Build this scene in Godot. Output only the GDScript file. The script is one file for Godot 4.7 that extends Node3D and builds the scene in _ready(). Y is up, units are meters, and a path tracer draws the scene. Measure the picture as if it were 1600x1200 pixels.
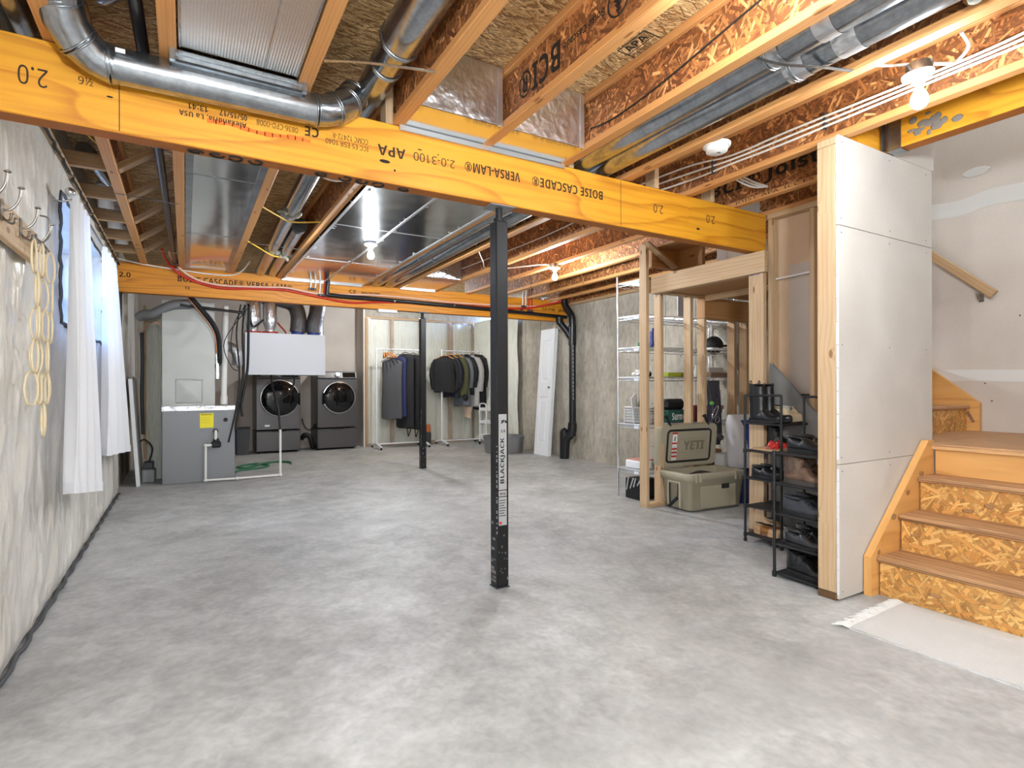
extends Node3D

var rng := RandomNumberGenerator.new()
var M := {}
var X := Transform3D.IDENTITY
var taken := {}

# ---------------------------------------------------------------- naming
func numbered(called: String) -> String:
	if not taken.has(called):
		taken[called] = 0
		return called
	taken[called] += 1
	return "%s_%03d" % [called, taken[called]]

func tag(o: Node, label: String, category: String, group := "") -> Node:
	o.set_meta("label", label)
	o.set_meta("category", category)
	o.set_meta("kind", "thing")
	if group != "":
		o.set_meta("group", group)
	return o

func thing(called: String, label: String, category: String, at := Vector3.ZERO, turn := 0.0, group := "") -> Node3D:
	var o := Node3D.new()
	o.name = numbered(called)
	add_child(o)
	o.position = at
	o.rotation.y = turn
	tag(o, label, category, group)
	return o

func part(called: String, st: SurfaceTool, m: Material, parent: Node, label := "") -> MeshInstance3D:
	var o := MeshInstance3D.new()
	o.name = called
	st.generate_normals()
	o.mesh = st.commit()
	o.material_override = m
	o.cast_shadow = GeometryInstance3D.SHADOW_CASTING_SETTING_ON
	parent.add_child(o, true)
	if label != "":
		o.set_meta("label", label)
	return o

func one(called: String, label: String, category: String, st: SurfaceTool, m: Material, group := "") -> MeshInstance3D:
	var o := part(numbered(called), st, m, self)
	tag(o, label, category, group)
	return o

func struct(called: String, st: SurfaceTool, m: Material) -> MeshInstance3D:
	var o := part(called, st, m, self)
	o.set_meta("kind", "structure")
	return o

func copy_of(o: Node, label: String, group := "") -> Node3D:
	var c: Node3D = o.duplicate()
	var stem: String = str(o.name)
	var k := stem.length() - 4
	if k > 0 and stem[k] == "_" and stem.substr(k + 1).is_valid_int():
		stem = stem.substr(0, k)
	c.name = numbered(stem)
	add_child(c)
	c.set_meta("label", label)
	if group != "":
		c.set_meta("group", group)
	return c

# ---------------------------------------------------------------- mesh helpers
func nst() -> SurfaceTool:
	var st := SurfaceTool.new()
	st.begin(Mesh.PRIMITIVE_TRIANGLES)
	st.set_smooth_group(-1)
	return st

func tri(st: SurfaceTool, a: Vector3, b: Vector3, c: Vector3, ua: Vector2, ub: Vector2, uc: Vector2) -> void:
	st.set_uv(ua)
	st.add_vertex(X * a)
	st.set_uv(uc)
	st.add_vertex(X * c)
	st.set_uv(ub)
	st.add_vertex(X * b)

func quad(st: SurfaceTool, a: Vector3, b: Vector3, c: Vector3, d: Vector3, ua: Vector2, ub: Vector2, uc: Vector2, ud: Vector2) -> void:
	tri(st, a, b, c, ua, ub, uc)
	tri(st, a, c, d, ua, uc, ud)

func poly_out(st: SurfaceTool, p: Array, mid: Vector3, uvs: Array) -> void:
	var n: Vector3 = (p[1] - p[0]).cross(p[2] - p[0])
	var c := Vector3.ZERO
	for q in p:
		c += q
	c /= p.size()
	var flip: bool = n.dot(c - mid) < 0.0
	for i in range(1, p.size() - 1):
		if flip:
			tri(st, p[0], p[i + 1], p[i], uvs[0], uvs[i + 1], uvs[i])
		else:
			tri(st, p[0], p[i], p[i + 1], uvs[0], uvs[i], uvs[i + 1])

func uvbox(p: Vector3, a: int, l: int, off: Vector2) -> Vector2:
	# the grain (u) runs along axis l
	if a == l:
		return Vector2(p[(l + 1) % 3] * 0.3, p[(l + 2) % 3]) + off
	var o := 3 - a - l
	return Vector2(p[l], p[o]) + off

# box with chamfered edges; uv in metres, u along the longest side
func bx(st: SurfaceTool, c: Vector3, s: Vector3, b := 0.0, grain := -1) -> void:
	st.set_smooth_group(-1)
	var h := s * 0.5
	b = min(b, min(h.x, min(h.y, h.z)) * 0.8)
	var l := grain
	if l < 0:
		l = 0 if s.x >= s.y and s.x >= s.z else (1 if s.y >= s.z else 2)
	var off := Vector2(rng.randf(), rng.randf())
	var hi := h - Vector3(b, b, b)
	for a in 3:
		var u := (a + 1) % 3
		var w := (a + 2) % 3
		for sg in [-1.0, 1.0]:
			var ps := []
			var us := []
			for k in [[-1, -1], [1, -1], [1, 1], [-1, 1]]:
				var p := Vector3.ZERO
				p[a] = sg * h[a]
				p[u] = k[0] * hi[u]
				p[w] = k[1] * hi[w]
				ps.append(c + p)
				us.append(uvbox(p, a, l, off))
			poly_out(st, ps, c, us)
	if b <= 0.0:
		return
	for a in 3:
		var u := (a + 1) % 3
		var w := (a + 2) % 3
		for su in [-1.0, 1.0]:
			for sw in [-1.0, 1.0]:
				var ps := []
				var us := []
				for k in [[-1, 0], [1, 0], [1, 1], [-1, 1]]:
					var p := Vector3.ZERO
					p[a] = k[0] * hi[a]
					p[u] = su * (h[u] if k[1] == 0 else hi[u])
					p[w] = sw * (hi[w] if k[1] == 0 else h[w])
					ps.append(c + p)
					us.append(uvbox(p, u if a == l else u, l if l != u else a, off))
				poly_out(st, ps, c, us)
	for sx in [-1.0, 1.0]:
		for sy in [-1.0, 1.0]:
			for sz in [-1.0, 1.0]:
				var q := Vector3(sx, sy, sz)
				var ps := [c + q * Vector3(h.x, hi.y, hi.z), c + q * Vector3(hi.x, h.y, hi.z), c + q * Vector3(hi.x, hi.y, h.z)]
				poly_out(st, ps, c, [off, off, off])

# box between two corners
func bb(st: SurfaceTool, a: Vector3, b: Vector3, ch := 0.0, grain := -1) -> void:
	bx(st, (a + b) * 0.5, (b - a).abs(), ch, grain)

# a bar of rectangular section w x d from p to q; up says which way d points
func bar(st: SurfaceTool, p: Vector3, q: Vector3, w: float, d: float, up := Vector3.UP, ch := 0.002) -> void:
	var t := (q - p).normalized()
	var s := t.cross(up).normalized()
	var n := s.cross(t)
	var keep := X
	X = keep * Transform3D(Basis(s, n, -t), (p + q) * 0.5)
	bx(st, Vector3.ZERO, Vector3(w, d, p.distance_to(q)), ch)
	X = keep

func smooth_path(pts: Array, n := 6) -> Array:
	var out := []
	for i in pts.size() - 1:
		var p0: Vector3 = pts[max(i - 1, 0)]
		var p1: Vector3 = pts[i]
		var p2: Vector3 = pts[i + 1]
		var p3: Vector3 = pts[min(i + 2, pts.size() - 1)]
		for k in n:
			out.append(p1.cubic_interpolate(p2, p0, p3, float(k) / n))
	out.append(pts[-1])
	return out

func tube(st: SurfaceTool, pts: Array, r, n := 10, caps := true, closed := false) -> void:
	var rings := []
	var m := pts.size()
	var nrm := Vector3.ZERO
	var ulen := 0.0
	var us := []
	for i in m:
		var t: Vector3
		if closed:
			t = (pts[(i + 1) % m] - pts[(i - 1 + m) % m]).normalized()
		else:
			t = (pts[min(i + 1, m - 1)] - pts[max(i - 1, 0)]).normalized()
		if i == 0:
			nrm = t.cross(Vector3.UP if absf(t.y) < 0.9 else Vector3.RIGHT).normalized()
		else:
			nrm = (nrm - t * nrm.dot(t)).normalized()
			ulen += pts[i].distance_to(pts[i - 1])
		var bn := t.cross(nrm)
		var rr: float = r[i] if r is Array else r
		var ring := []
		for j in n:
			var a := TAU * j / n
			ring.append(pts[i] + (nrm * cos(a) + bn * sin(a)) * rr)
		rings.append(ring)
		us.append(ulen)
	loft(st, rings, caps and not closed, closed, us)

# joins rings of equally many points, wound counter-clockwise seen against the direction of travel
func loft(st: SurfaceTool, rings: Array, caps := true, closed := false, us := [], sharp := false) -> void:
	var m := rings.size()
	var n: int = rings[0].size()
	st.set_smooth_group(-1 if sharp else 1)
	for i in (m if closed else m - 1):
		var A: Array = rings[i]
		var B: Array = rings[(i + 1) % m]
		var u0: float = us[i] if us.size() else float(i) / m
		var u1: float = us[(i + 1) % m] if us.size() else float(i + 1) / m
		for j in n:
			var k := (j + 1) % n
			var v0 := float(j) / n
			var v1 := float(j + 1) / n
			quad(st, A[j], A[k], B[k], B[j], Vector2(u0, v0), Vector2(u0, v1), Vector2(u1, v1), Vector2(u1, v0))
	if caps:
		st.set_smooth_group(-1)
		for e in [0, m - 1]:
			var c := Vector3.ZERO
			for p in rings[e]:
				c += p
			c /= n
			for j in n:
				var k := (j + 1) % n
				if e == 0:
					tri(st, c, rings[e][k], rings[e][j], Vector2.ZERO, Vector2(0, .1), Vector2(.1, 0))
				else:
					tri(st, c, rings[e][j], rings[e][k], Vector2.ZERO, Vector2(0, .1), Vector2(.1, 0))

# turned shape about y; profile of [radius, height] from the bottom up
func lathe(st: SurfaceTool, prof: Array, n := 24) -> void:
	var grp := 1
	for i in prof.size() - 1:
		var r0: float = prof[i][0]
		var y0: float = prof[i][1]
		var r1: float = prof[i + 1][0]
		var y1: float = prof[i + 1][1]
		if i > 0:
			var d0 := Vector2(r0 - prof[i - 1][0], y0 - prof[i - 1][1])
			var d1 := Vector2(r1 - r0, y1 - y0)
			if absf(d0.angle_to(d1)) > 0.6:
				grp += 1
		st.set_smooth_group(grp)
		for j in n:
			var a0 := TAU * j / n
			var a1 := TAU * (j + 1) / n
			var p := Vector3(r0 * cos(a0), y0, r0 * sin(a0))
			var q := Vector3(r1 * cos(a0), y1, r1 * sin(a0))
			var q2 := Vector3(r1 * cos(a1), y1, r1 * sin(a1))
			var p2 := Vector3(r0 * cos(a1), y0, r0 * sin(a1))
			var up := Vector2(float(j) / n, y0)
			var uq := Vector2(float(j) / n, y1)
			var uq2 := Vector2(float(j + 1) / n, y1)
			var up2 := Vector2(float(j + 1) / n, y0)
			if r1 > 1e-6:
				tri(st, p, q, q2, up, uq, uq2)
			if r0 > 1e-6:
				tri(st, p, q2, p2, up, uq2, up2)
	st.set_smooth_group(-1)

# straight extrusion of an outline in x, y from z0 to z1
func prism(st: SurfaceTool, poly: PackedVector2Array, z0: float, z1: float) -> void:
	st.set_smooth_group(-1)
	var area := 0.0
	for i in poly.size():
		area += poly[i].cross(poly[(i + 1) % poly.size()])
	if area < 0.0:
		poly.reverse()
	var t := Geometry2D.triangulate_polygon(poly)
	var off := Vector2(rng.randf(), rng.randf())
	for i in range(0, t.size(), 3):
		var a := poly[t[i]]
		var b := poly[t[i + 1]]
		var c := poly[t[i + 2]]
		if (b - a).cross(c - a) < 0.0:
			var s := b
			b = c
			c = s
		tri(st, Vector3(a.x, a.y, z1), Vector3(b.x, b.y, z1), Vector3(c.x, c.y, z1), a + off, b + off, c + off)
		tri(st, Vector3(a.x, a.y, z0), Vector3(c.x, c.y, z0), Vector3(b.x, b.y, z0), a + off, c + off, b + off)
	var l := 0.0
	for i in poly.size():
		var a := poly[i]
		var b := poly[(i + 1) % poly.size()]
		var m := l + a.distance_to(b)
		quad(st, Vector3(a.x, a.y, z0), Vector3(b.x, b.y, z0), Vector3(b.x, b.y, z1), Vector3(a.x, a.y, z1), Vector2(l, z0) + off, Vector2(m, z0) + off, Vector2(m, z1) + off, Vector2(l, z1) + off)
		l = m

# surface over u, v in 0..1; it faces du x dv
func sheet(st: SurfaceTool, f: Callable, nu: int, nv: int, skip = null) -> void:
	st.set_smooth_group(1)
	var g := []
	for i in nu + 1:
		var row := []
		for j in nv + 1:
			row.append(f.call(float(i) / nu, float(j) / nv))
		g.append(row)
	for i in nu:
		for j in nv:
			if skip != null and skip.call((i + 0.5) / nu, (j + 0.5) / nv):
				continue
			quad(st, g[i][j], g[i + 1][j], g[i + 1][j + 1], g[i][j + 1], Vector2(i, j) / Vector2(nu, nv), Vector2(i + 1, j) / Vector2(nu, nv), Vector2(i + 1, j + 1) / Vector2(nu, nv), Vector2(i, j + 1) / Vector2(nu, nv))

func ell(st: SurfaceTool, c: Vector3, r: Vector3, n := 14, m := 8) -> void:
	var keep := X
	X = keep * Transform3D(Basis.from_scale(r), c)
	var prof := []
	for i in m + 1:
		var a := -PI / 2 + PI * i / m
		prof.append([maxf(cos(a), 0.0), sin(a)])
	st.set_smooth_group(1)
	var g := prof
	for i in m:
		for j in n:
			var a0 := TAU * j / n
			var a1 := TAU * (j + 1) / n
			var p := Vector3(g[i][0] * cos(a0), g[i][1], g[i][0] * sin(a0))
			var q := Vector3(g[i + 1][0] * cos(a0), g[i + 1][1], g[i + 1][0] * sin(a0))
			var q2 := Vector3(g[i + 1][0] * cos(a1), g[i + 1][1], g[i + 1][0] * sin(a1))
			var p2 := Vector3(g[i][0] * cos(a1), g[i][1], g[i][0] * sin(a1))
			if i < m - 1:
				tri(st, p, q, q2, Vector2.ZERO, Vector2(0, 1), Vector2(1, 1))
			if i > 0:
				tri(st, p, q2, p2, Vector2.ZERO, Vector2(1, 1), Vector2(1, 0))
	X = keep
	st.set_smooth_group(-1)

func cyl(st: SurfaceTool, a: Vector3, b: Vector3, r: float, n := 12) -> void:
	tube(st, [a, b], r, n)

# flat lettering of a given width and height, centred at c
func lettering(parent: Node, text: String, c: Vector3, right: Vector3, up: Vector3, w: float, h: float, m: Material, bold := true, called := "printed_lettering", depth := 0.0006) -> MeshInstance3D:
	var t := TextMesh.new()
	var f := SystemFont.new()
	f.font_names = PackedStringArray(["Droid Sans"])
	if bold:
		f.font_weight = 700
	t.font = f
	t.font_size = 48
	t.pixel_size = 0.01
	t.depth = 0.1
	t.curve_step = 2.0
	t.text = text
	var box := t.get_aabb()
	var o := MeshInstance3D.new()
	o.name = called
	o.mesh = t
	o.material_override = m
	var n := right.cross(up)
	var sx := w / maxf(box.size.x, 1e-4)
	var sy := h / maxf(box.size.y, 1e-4)
	var b := Basis(right * sx, up * sy, n * (depth / 0.1))
	o.transform = Transform3D(b, c - b * box.get_center())
	parent.add_child(o, true)
	return o

# ---------------------------------------------------------------- textures
func seam(w: int, h: int, freq: float, sd: int, ow: int, oh: int, oct := 4, warp := 0.0) -> PackedByteArray:
	var n := FastNoiseLite.new()
	n.noise_type = FastNoiseLite.TYPE_SIMPLEX_SMOOTH
	n.seed = sd
	n.frequency = freq
	n.fractal_octaves = oct
	if warp > 0.0:
		n.domain_warp_enabled = true
		n.domain_warp_amplitude = warp
		n.domain_warp_frequency = freq * 0.8
	var im := n.get_seamless_image(w, h, false, false, 0.2, true)
	if ow != w or oh != h:
		im.resize(ow, oh, Image.INTERPOLATE_CUBIC)
	im.convert(Image.FORMAT_L8)
	return im.get_data()

func to_tex(w: int, h: int, d: PackedByteArray) -> ImageTexture:
	var im := Image.create_from_data(w, h, false, Image.FORMAT_RGB8, d)
	im.generate_mipmaps()
	return ImageTexture.create_from_image(im)

func tex_grain(w: int, h: int, k: float, warp: float, lw: int, lh: int, ca: Color, cb: Color, late_amt: float, fine_amt: float, knots: int, sd: int) -> ImageTexture:
	var low := seam(lw, lh, 0.03, sd, w, h, 3)
	var fine := seam(48, h, 0.06, sd + 1, w, h, 3)
	var d := PackedByteArray()
	d.resize(w * h * 3)
	var kn := []
	var r2 := RandomNumberGenerator.new()
	r2.seed = sd
	for i in knots:
		kn.append(Vector3(r2.randf() * w, r2.randf() * h, r2.randf_range(0.5, 1.0)))
	var i := 0
	for y in h:
		for x in w:
			var ph := float(y) / h * k + low[i] / 255.0 * warp
			var dark := 0.0
			for q in kn:
				var dx: float = absf(x - q.x)
				var dy: float = absf(y - q.y)
				if dx < 70.0 and dy < 40.0:
					var e: float = dx * dx / (190.0 * q.z) + dy * dy / (60.0 * q.z)
					ph += 1.6 / (1.0 + e * 0.6)
					if e < 1.0:
						dark = maxf(dark, 1.0 - e * e * 0.6)
			var t := ph - floorf(ph)
			var late := clampf((t - 0.45) / 0.45, 0.0, 1.0)
			late = late * late * (1.0 if t < 0.93 else (1.0 - t) / 0.07)
			var f := clampf(late * late_amt + (fine[i] / 255.0 - 0.45) * fine_amt, 0.0, 1.0)
			var c := ca.lerp(cb, f)
			if dark > 0.0:
				c = c.lerp(Color(0.46, 0.27, 0.14), dark * 0.6)
			d[i * 3] = int(c.r * 255.0)
			d[i * 3 + 1] = int(c.g * 255.0)
			d[i * 3 + 2] = int(c.b * 255.0)
			i += 1
	return to_tex(w, h, d)

# strand board: rotated wood strands laid over each other
func tex_osb(size: int, count: int, sl: float, sw: float, cols: Array, spread: float, sd: int) -> Array:
	var r := RandomNumberGenerator.new()
	r.seed = sd
	var big := Image.create(size, size, false, Image.FORMAT_RGBA8)
	big.fill(cols[0])
	var stamps := []
	for k in 56:
		var ln := sl * r.randf_range(0.5, 1.15)
		var wd := sw * r.randf_range(0.5, 1.3)
		var ang := r.randf_range(-spread, spread)
		var bw := int(absf(cos(ang)) * ln + absf(sin(ang)) * wd) + 3
		var bh := int(absf(sin(ang)) * ln + absf(cos(ang)) * wd) + 3
		var im := Image.create(bw, bh, false, Image.FORMAT_RGBA8)
		var col: Color = cols[r.randi() % cols.size()]
		col = col * r.randf_range(0.86, 1.12)
		var ca := cos(ang)
		var sa := sin(ang)
		var p1 := r.randf() * 9.0
		for y in bh:
			for x in bw:
				var dx := x - bw * 0.5
				var dy := y - bh * 0.5
				var u := dx * ca + dy * sa
				var v := -dx * sa + dy * ca
				var eu := ln * 0.5 - absf(u) + sin(v * 1.3 + p1) * 2.0
				var ev := wd * 0.5 - absf(v)
				if eu > 0.0 and ev > 0.0:
					var g := 1.0 + 0.07 * sin(v * 2.6 + p1) + 0.05 * sin(v * 0.9 + u * 0.06)
					if ev < 1.0 or eu < 1.0:
						g *= 0.74
					var c := col * g
					im.set_pixel(x, y, Color(clampf(c.r, 0, 1), clampf(c.g, 0, 1), clampf(c.b, 0, 1), clampf(ev, 0.0, 1.0)))
		stamps.append(im)
	for k in count:
		var im: Image = stamps[r.randi() % stamps.size()]
		var px := r.randi() % size
		var py := r.randi() % size
		var rect := Rect2i(0, 0, im.get_width(), im.get_height())
		for ox in [0, -size]:
			for oy in [0, -size]:
				if px + ox + rect.size.x > 0 and py + oy + rect.size.y > 0 and px + ox < size and py + oy < size:
					big.blend_rect(im, rect, Vector2i(px + ox, py + oy))
	big.convert(Image.FORMAT_RGB8)
	var bump := big.duplicate()
	bump.convert(Image.FORMAT_L8)
	big.generate_mipmaps()
	return [ImageTexture.create_from_image(big), ImageTexture.create_from_image(bump)]

func tex_blot(size: int, ca: Color, cb: Color, layers: Array, sd: int) -> ImageTexture:
	# layers of [source size, frequency, weight, warp]
	var acc := []
	for k in layers.size():
		var l: Array = layers[k]
		acc.append(seam(l[0], l[1], l[2], sd + k, size, size, 4, l[4]))
	var d := PackedByteArray()
	d.resize(size * size * 3)
	for i in size * size:
		var f := 0.5
		for k in layers.size():
			f += (acc[k][i] / 255.0 - 0.5) * layers[k][3]
		var c := ca.lerp(cb, clampf(f, 0.0, 1.0))
		d[i * 3] = int(c.r * 255.0)
		d[i * 3 + 1] = int(c.g * 255.0)
		d[i * 3 + 2] = int(c.b * 255.0)
	return to_tex(size, size, d)

func tex_crease(size: int, sd: int) -> ImageTexture:
	# ridged, stretched creases of slack plastic film
	var n := FastNoiseLite.new()
	n.noise_type = FastNoiseLite.TYPE_SIMPLEX_SMOOTH
	n.fractal_type = FastNoiseLite.FRACTAL_RIDGED
	n.fractal_octaves = 4
	n.seed = sd
	n.frequency = 0.011
	n.domain_warp_enabled = true
	n.domain_warp_amplitude = 26.0
	n.domain_warp_frequency = 0.012
	var im := n.get_seamless_image(size, size / 2, false, false, 0.2, true)
	im.resize(size, size, Image.INTERPOLATE_CUBIC)
	im.convert(Image.FORMAT_L8)
	im.generate_mipmaps()
	return ImageTexture.create_from_image(im)

func tex_noise(size: int, freq: float, sd: int, oct := 4, stretch := Vector2i.ONE) -> ImageTexture:
	var dta := seam(size / stretch.x, size / stretch.y, freq, sd, size, size, oct)
	var im := Image.create_from_data(size, size, false, Image.FORMAT_L8, dta)
	im.generate_mipmaps()
	return ImageTexture.create_from_image(im)

# ---------------------------------------------------------------- materials
func mat(c: Color, rough: float, metal := 0.0, tex: Texture2D = null, uvs := Vector3.ONE) -> StandardMaterial3D:
	var m := StandardMaterial3D.new()
	m.albedo_color = c
	m.roughness = rough
	m.metallic = metal
	if tex:
		m.albedo_texture = tex
		m.uv1_scale = uvs
	return m

func tri_map(m: StandardMaterial3D, s: float) -> StandardMaterial3D:
	m.uv1_triplanar = true
	m.uv1_world_triplanar = true
	m.uv1_scale = Vector3(s, s, s)
	return m

func relief(m: StandardMaterial3D, t: Texture2D, cm: float) -> StandardMaterial3D:
	m.heightmap_enabled = true
	m.heightmap_texture = t
	m.heightmap_scale = cm
	return m

func c8(r: int, g: int, b: int) -> Color:
	return Color(r / 255.0, g / 255.0, b / 255.0)

func materials() -> void:
	var spruce := tex_grain(768, 192, 13.0, 1.3, 20, 28, c8(228, 198, 158), c8(190, 146, 98), 0.36, 0.42, 4, 11)
	M.spruce = mat(c8(222, 219, 218), 0.62, 0, spruce, Vector3(0.62, 2.9, 1))
	M.spruce_dull = mat(c8(204, 194, 184), 0.66, 0, spruce, Vector3(0.55, 3.1, 1))
	M.spruce_aged = mat(c8(198, 168, 134), 0.66, 0, spruce, Vector3(0.5, 2.6, 1))
	M.flange = mat(c8(228, 190, 146), 0.6, 0, spruce, Vector3(0.5, 5.0, 1))
	M.cedar = mat(c8(235, 214, 190), 0.5, 0, spruce, Vector3(0.5, 2.2, 1))
	M.treated = mat(c8(110, 92, 66), 0.8, 0, spruce, Vector3(0.6, 3, 1))
	var lvl := tex_grain(1024, 256, 3.0, 2.6, 20, 40, c8(233, 168, 44), c8(178, 104, 18), 0.5, 0.55, 0, 23)
	M.lvl = mat(c8(245, 240, 235), 0.45, 0, lvl, Vector3(0.42, 1.7, 1))
	var lvl2 := tex_grain(1024, 256, 4.0, 3.0, 24, 48, c8(236, 163, 36), c8(166, 98, 20), 0.5, 0.6, 0, 29)
	M.lvl_far = mat(c8(240, 225, 205), 0.5, 0, lvl2, Vector3(0.5, 1.9, 1))
	M.lvl_edge = mat(c8(214, 178, 120), 0.6, 0, tex_grain(256, 128, 16.0, 0.3, 16, 16, c8(206, 146, 50), c8(132, 84, 26), 0.8, 0.4, 0, 31), Vector3(0.5, 10, 1))
	# webs of the joists: dark orange strands; decking: paler, finer strands
	var w := tex_osb(896, 7200, 62.0, 9.0, [c8(160, 118, 80), c8(188, 148, 106), c8(138, 98, 64), c8(212, 176, 134), c8(116, 78, 52), c8(178, 130, 86)], 1.5, 5)
	M.web = relief(mat(c8(255, 222, 186), 0.6, 0, w[0], Vector3(0.72, 0.72, 1)), w[1], 0.08)
	var dk := tex_osb(768, 6400, 70.0, 7.0, [c8(206, 172, 124), c8(222, 190, 142), c8(178, 140, 94), c8(236, 210, 166), c8(138, 102, 62)], 0.7, 7)
	M.deck = relief(tri_map(mat(c8(248, 238, 222), 0.7, 0, dk[0]), 1.1), dk[1], 0.15)
	var st := tex_osb(768, 3600, 82.0, 15.0, [c8(214, 172, 110), c8(220, 182, 122), c8(206, 162, 100), c8(226, 194, 138), c8(192, 146, 88)], 1.4, 9)
	M.riser = relief(mat(c8(246, 228, 200), 0.55, 0, st[0], Vector3(1.1, 1.1, 1)), st[1], 0.08)
	M.tread = mat(c8(226, 214, 202), 0.55, 0, tex_grain(768, 192, 8.0, 1.2, 24, 40, c8(206, 166, 124), c8(134, 98, 70), 0.55, 0.9, 0, 43), Vector3(0.8, 2.2, 1))
	M.stringer = mat(c8(240, 222, 196), 0.5, 0, tex_grain(768, 192, 4.0, 2.0, 20, 30, c8(232, 190, 130), c8(196, 146, 84), 0.5, 0.5, 0, 47), Vector3(0.6, 1.4, 1))
	# concrete
	var cf := tex_blot(1024, c8(146, 144, 140), c8(204, 203, 199), [[128, 128, 0.02, 0.55, 12.0], [768, 768, 0.02, 0.55, 45.0], [1024, 1024, 0.06, 0.4, 12.0]], 61)
	M.floor = relief(tri_map(mat(c8(248, 249, 252), 0.42, 0, cf), 0.31), tex_noise(512, 0.05, 62, 5), 0.35)
	M.floor.roughness_texture = tex_blot(256, c8(120, 120, 120), c8(220, 220, 220), [[128, 128, 0.03, 1.0, 10.0]], 64)
	M.floor.roughness = 0.8
	var cw := tex_blot(768, c8(144, 139, 130), c8(208, 203, 193), [[96, 48, 0.03, 0.6, 0.0], [768, 384, 0.03, 0.5, 10.0], [768, 768, 0.12, 0.35, 0.0]], 71)
	M.concrete = relief(tri_map(mat(c8(250, 246, 238), 0.8, 0, cw), 0.5), tex_noise(512, 0.09, 72, 4), 0.4)
	# drywall
	var dw := tex_blot(512, c8(214, 210, 205), c8(238, 236, 232), [[96, 96, 0.03, 0.7, 0.0], [512, 512, 0.2, 0.25, 0.0]], 81)
	M.drywall = tri_map(mat(c8(224, 221, 218), 0.7, 0, dw), 0.5)
	M.drywall_grey = tri_map(mat(c8(226, 218, 212), 0.75, 0, dw), 0.4)
	M.mud = mat(c8(208, 206, 203), 0.8)
	M.kraft = tri_map(mat(c8(236, 210, 182), 0.85, 0, dw), 0.7)
	M.gypsum = mat(c8(222, 224, 228), 0.9)
	# metals
	var gz := tex_blot(256, c8(160, 163, 166), c8(224, 227, 230), [[64, 64, 0.06, 0.7, 0.0], [256, 256, 0.08, 0.4, 0.0]], 91)
	M.galv = mat(c8(214, 218, 222), 0.26, 0.95, gz, Vector3(3, 1, 1))
	M.duct = mat(c8(222, 225, 228), 0.2, 0.95, gz, Vector3(2, 1, 1))
	M.plenum = relief(tri_map(mat(c8(158, 158, 154), 0.46, 0.85), 1.4), tex_noise(256, 0.012, 93, 1), 0.35)
	M.foil = relief(tri_map(mat(c8(216, 219, 222), 0.15, 1.0), 0.7), tex_noise(256, 0.012, 95, 2), 0.22)
	var rib := Image.create(64, 64, false, Image.FORMAT_L8)
	for y in 64:
		for x in 64:
			rib.set_pixel(x, y, Color.from_hsv(0, 0, 0.5 + 0.25 * sin(TAU * x / 4.0) + 0.2 * sin(TAU * y / 4.0)))
	M.foil_ribbed = relief(tri_map(mat(c8(186, 182, 178), 0.3, 0.95), 6.0), ImageTexture.create_from_image(rib), 0.25)
	M.foil_crinkle = relief(mat(c8(224, 226, 230), 0.36, 1.0), tex_noise(256, 0.05, 97, 3), 0.6)
	M.tape = mat(c8(224, 226, 228), 0.3, 0.9)
	M.chrome = mat(c8(216, 220, 226), 0.22, 0.95)
	M.chrome_wire = mat(c8(232, 235, 240), 0.4, 0.8)
	M.zinc = mat(c8(176, 180, 186), 0.4, 0.4)
	M.nickel = mat(c8(150, 146, 140), 0.3, 0.95)
	M.steel_black = mat(c8(26, 26, 28), 0.38, 0.3)
	M.rack_black = mat(c8(20, 20, 22), 0.5)
	M.abs = mat(c8(20, 20, 23), 0.34)
	M.black = mat(c8(16, 16, 18), 0.6)
	M.rubber = mat(c8(24, 24, 25), 0.75)
	M.ink = mat(c8(58, 40, 22), 0.8)
	M.ink_dark = mat(c8(32, 26, 20), 0.8)
	M.ink_faded = mat(c8(96, 62, 32), 0.8)
	M.white = mat(c8(236, 237, 239), 0.42)
	M.white_metal = mat(c8(232, 233, 236), 0.35)
	M.white_plastic = mat(c8(230, 228, 224), 0.45)
	M.cable = mat(c8(232, 228, 220), 0.5)
	M.yellow_cable = mat(c8(226, 178, 60), 0.5)
	M.red = mat(c8(196, 40, 28), 0.4)
	M.pink = mat(c8(236, 190, 168), 0.45)
	M.pvc = mat(c8(232, 230, 224), 0.35)
	M.foam = relief(mat(c8(232, 226, 206), 0.85), tex_noise(128, 0.1, 98, 3), 1.0)
	M.mastic = mat(c8(206, 206, 202), 0.6)
	M.grey_paint = mat(c8(128, 129, 132), 0.42, 0.2)
	M.grey_dark = mat(c8(62, 63, 66), 0.55)
	M.yellow_label = mat(c8(246, 228, 30), 0.5)
	M.blue = mat(c8(30, 62, 150), 0.45)
	M.stainless = mat(c8(98, 97, 98), 0.3, 0.85)
	M.glass_dark = mat(c8(10, 10, 14), 0.06)
	M.orange_mark = mat(c8(228, 110, 30), 0.7)
	# plastic film over insulation
	var fm := tex_blot(512, c8(206, 200, 190), c8(244, 243, 239), [[64, 24, 0.05, 0.8, 0.0], [512, 128, 0.04, 0.5, 16.0]], 101)
	M.film_wall = relief(tri_map(mat(c8(248, 246, 243), 0.3, 0, fm), 0.5), tex_crease(512, 103), 1.6)
	M.film_wall.cull_mode = BaseMaterial3D.CULL_DISABLED
	M.batt = relief(mat(c8(244, 244, 238), 0.8, 0, tex_blot(256, c8(230, 230, 220), c8(248, 248, 242), [[128, 64, 0.05, 0.9, 8.0]], 105), Vector3(1, 1, 1)), tex_noise(256, 0.04, 106, 4), 1.5)
	M.film = mat(Color(0.95, 0.95, 0.93, 0.2), 0.14)
	M.film.transparency = BaseMaterial3D.TRANSPARENCY_ALPHA
	M.film.cull_mode = BaseMaterial3D.CULL_DISABLED
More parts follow.
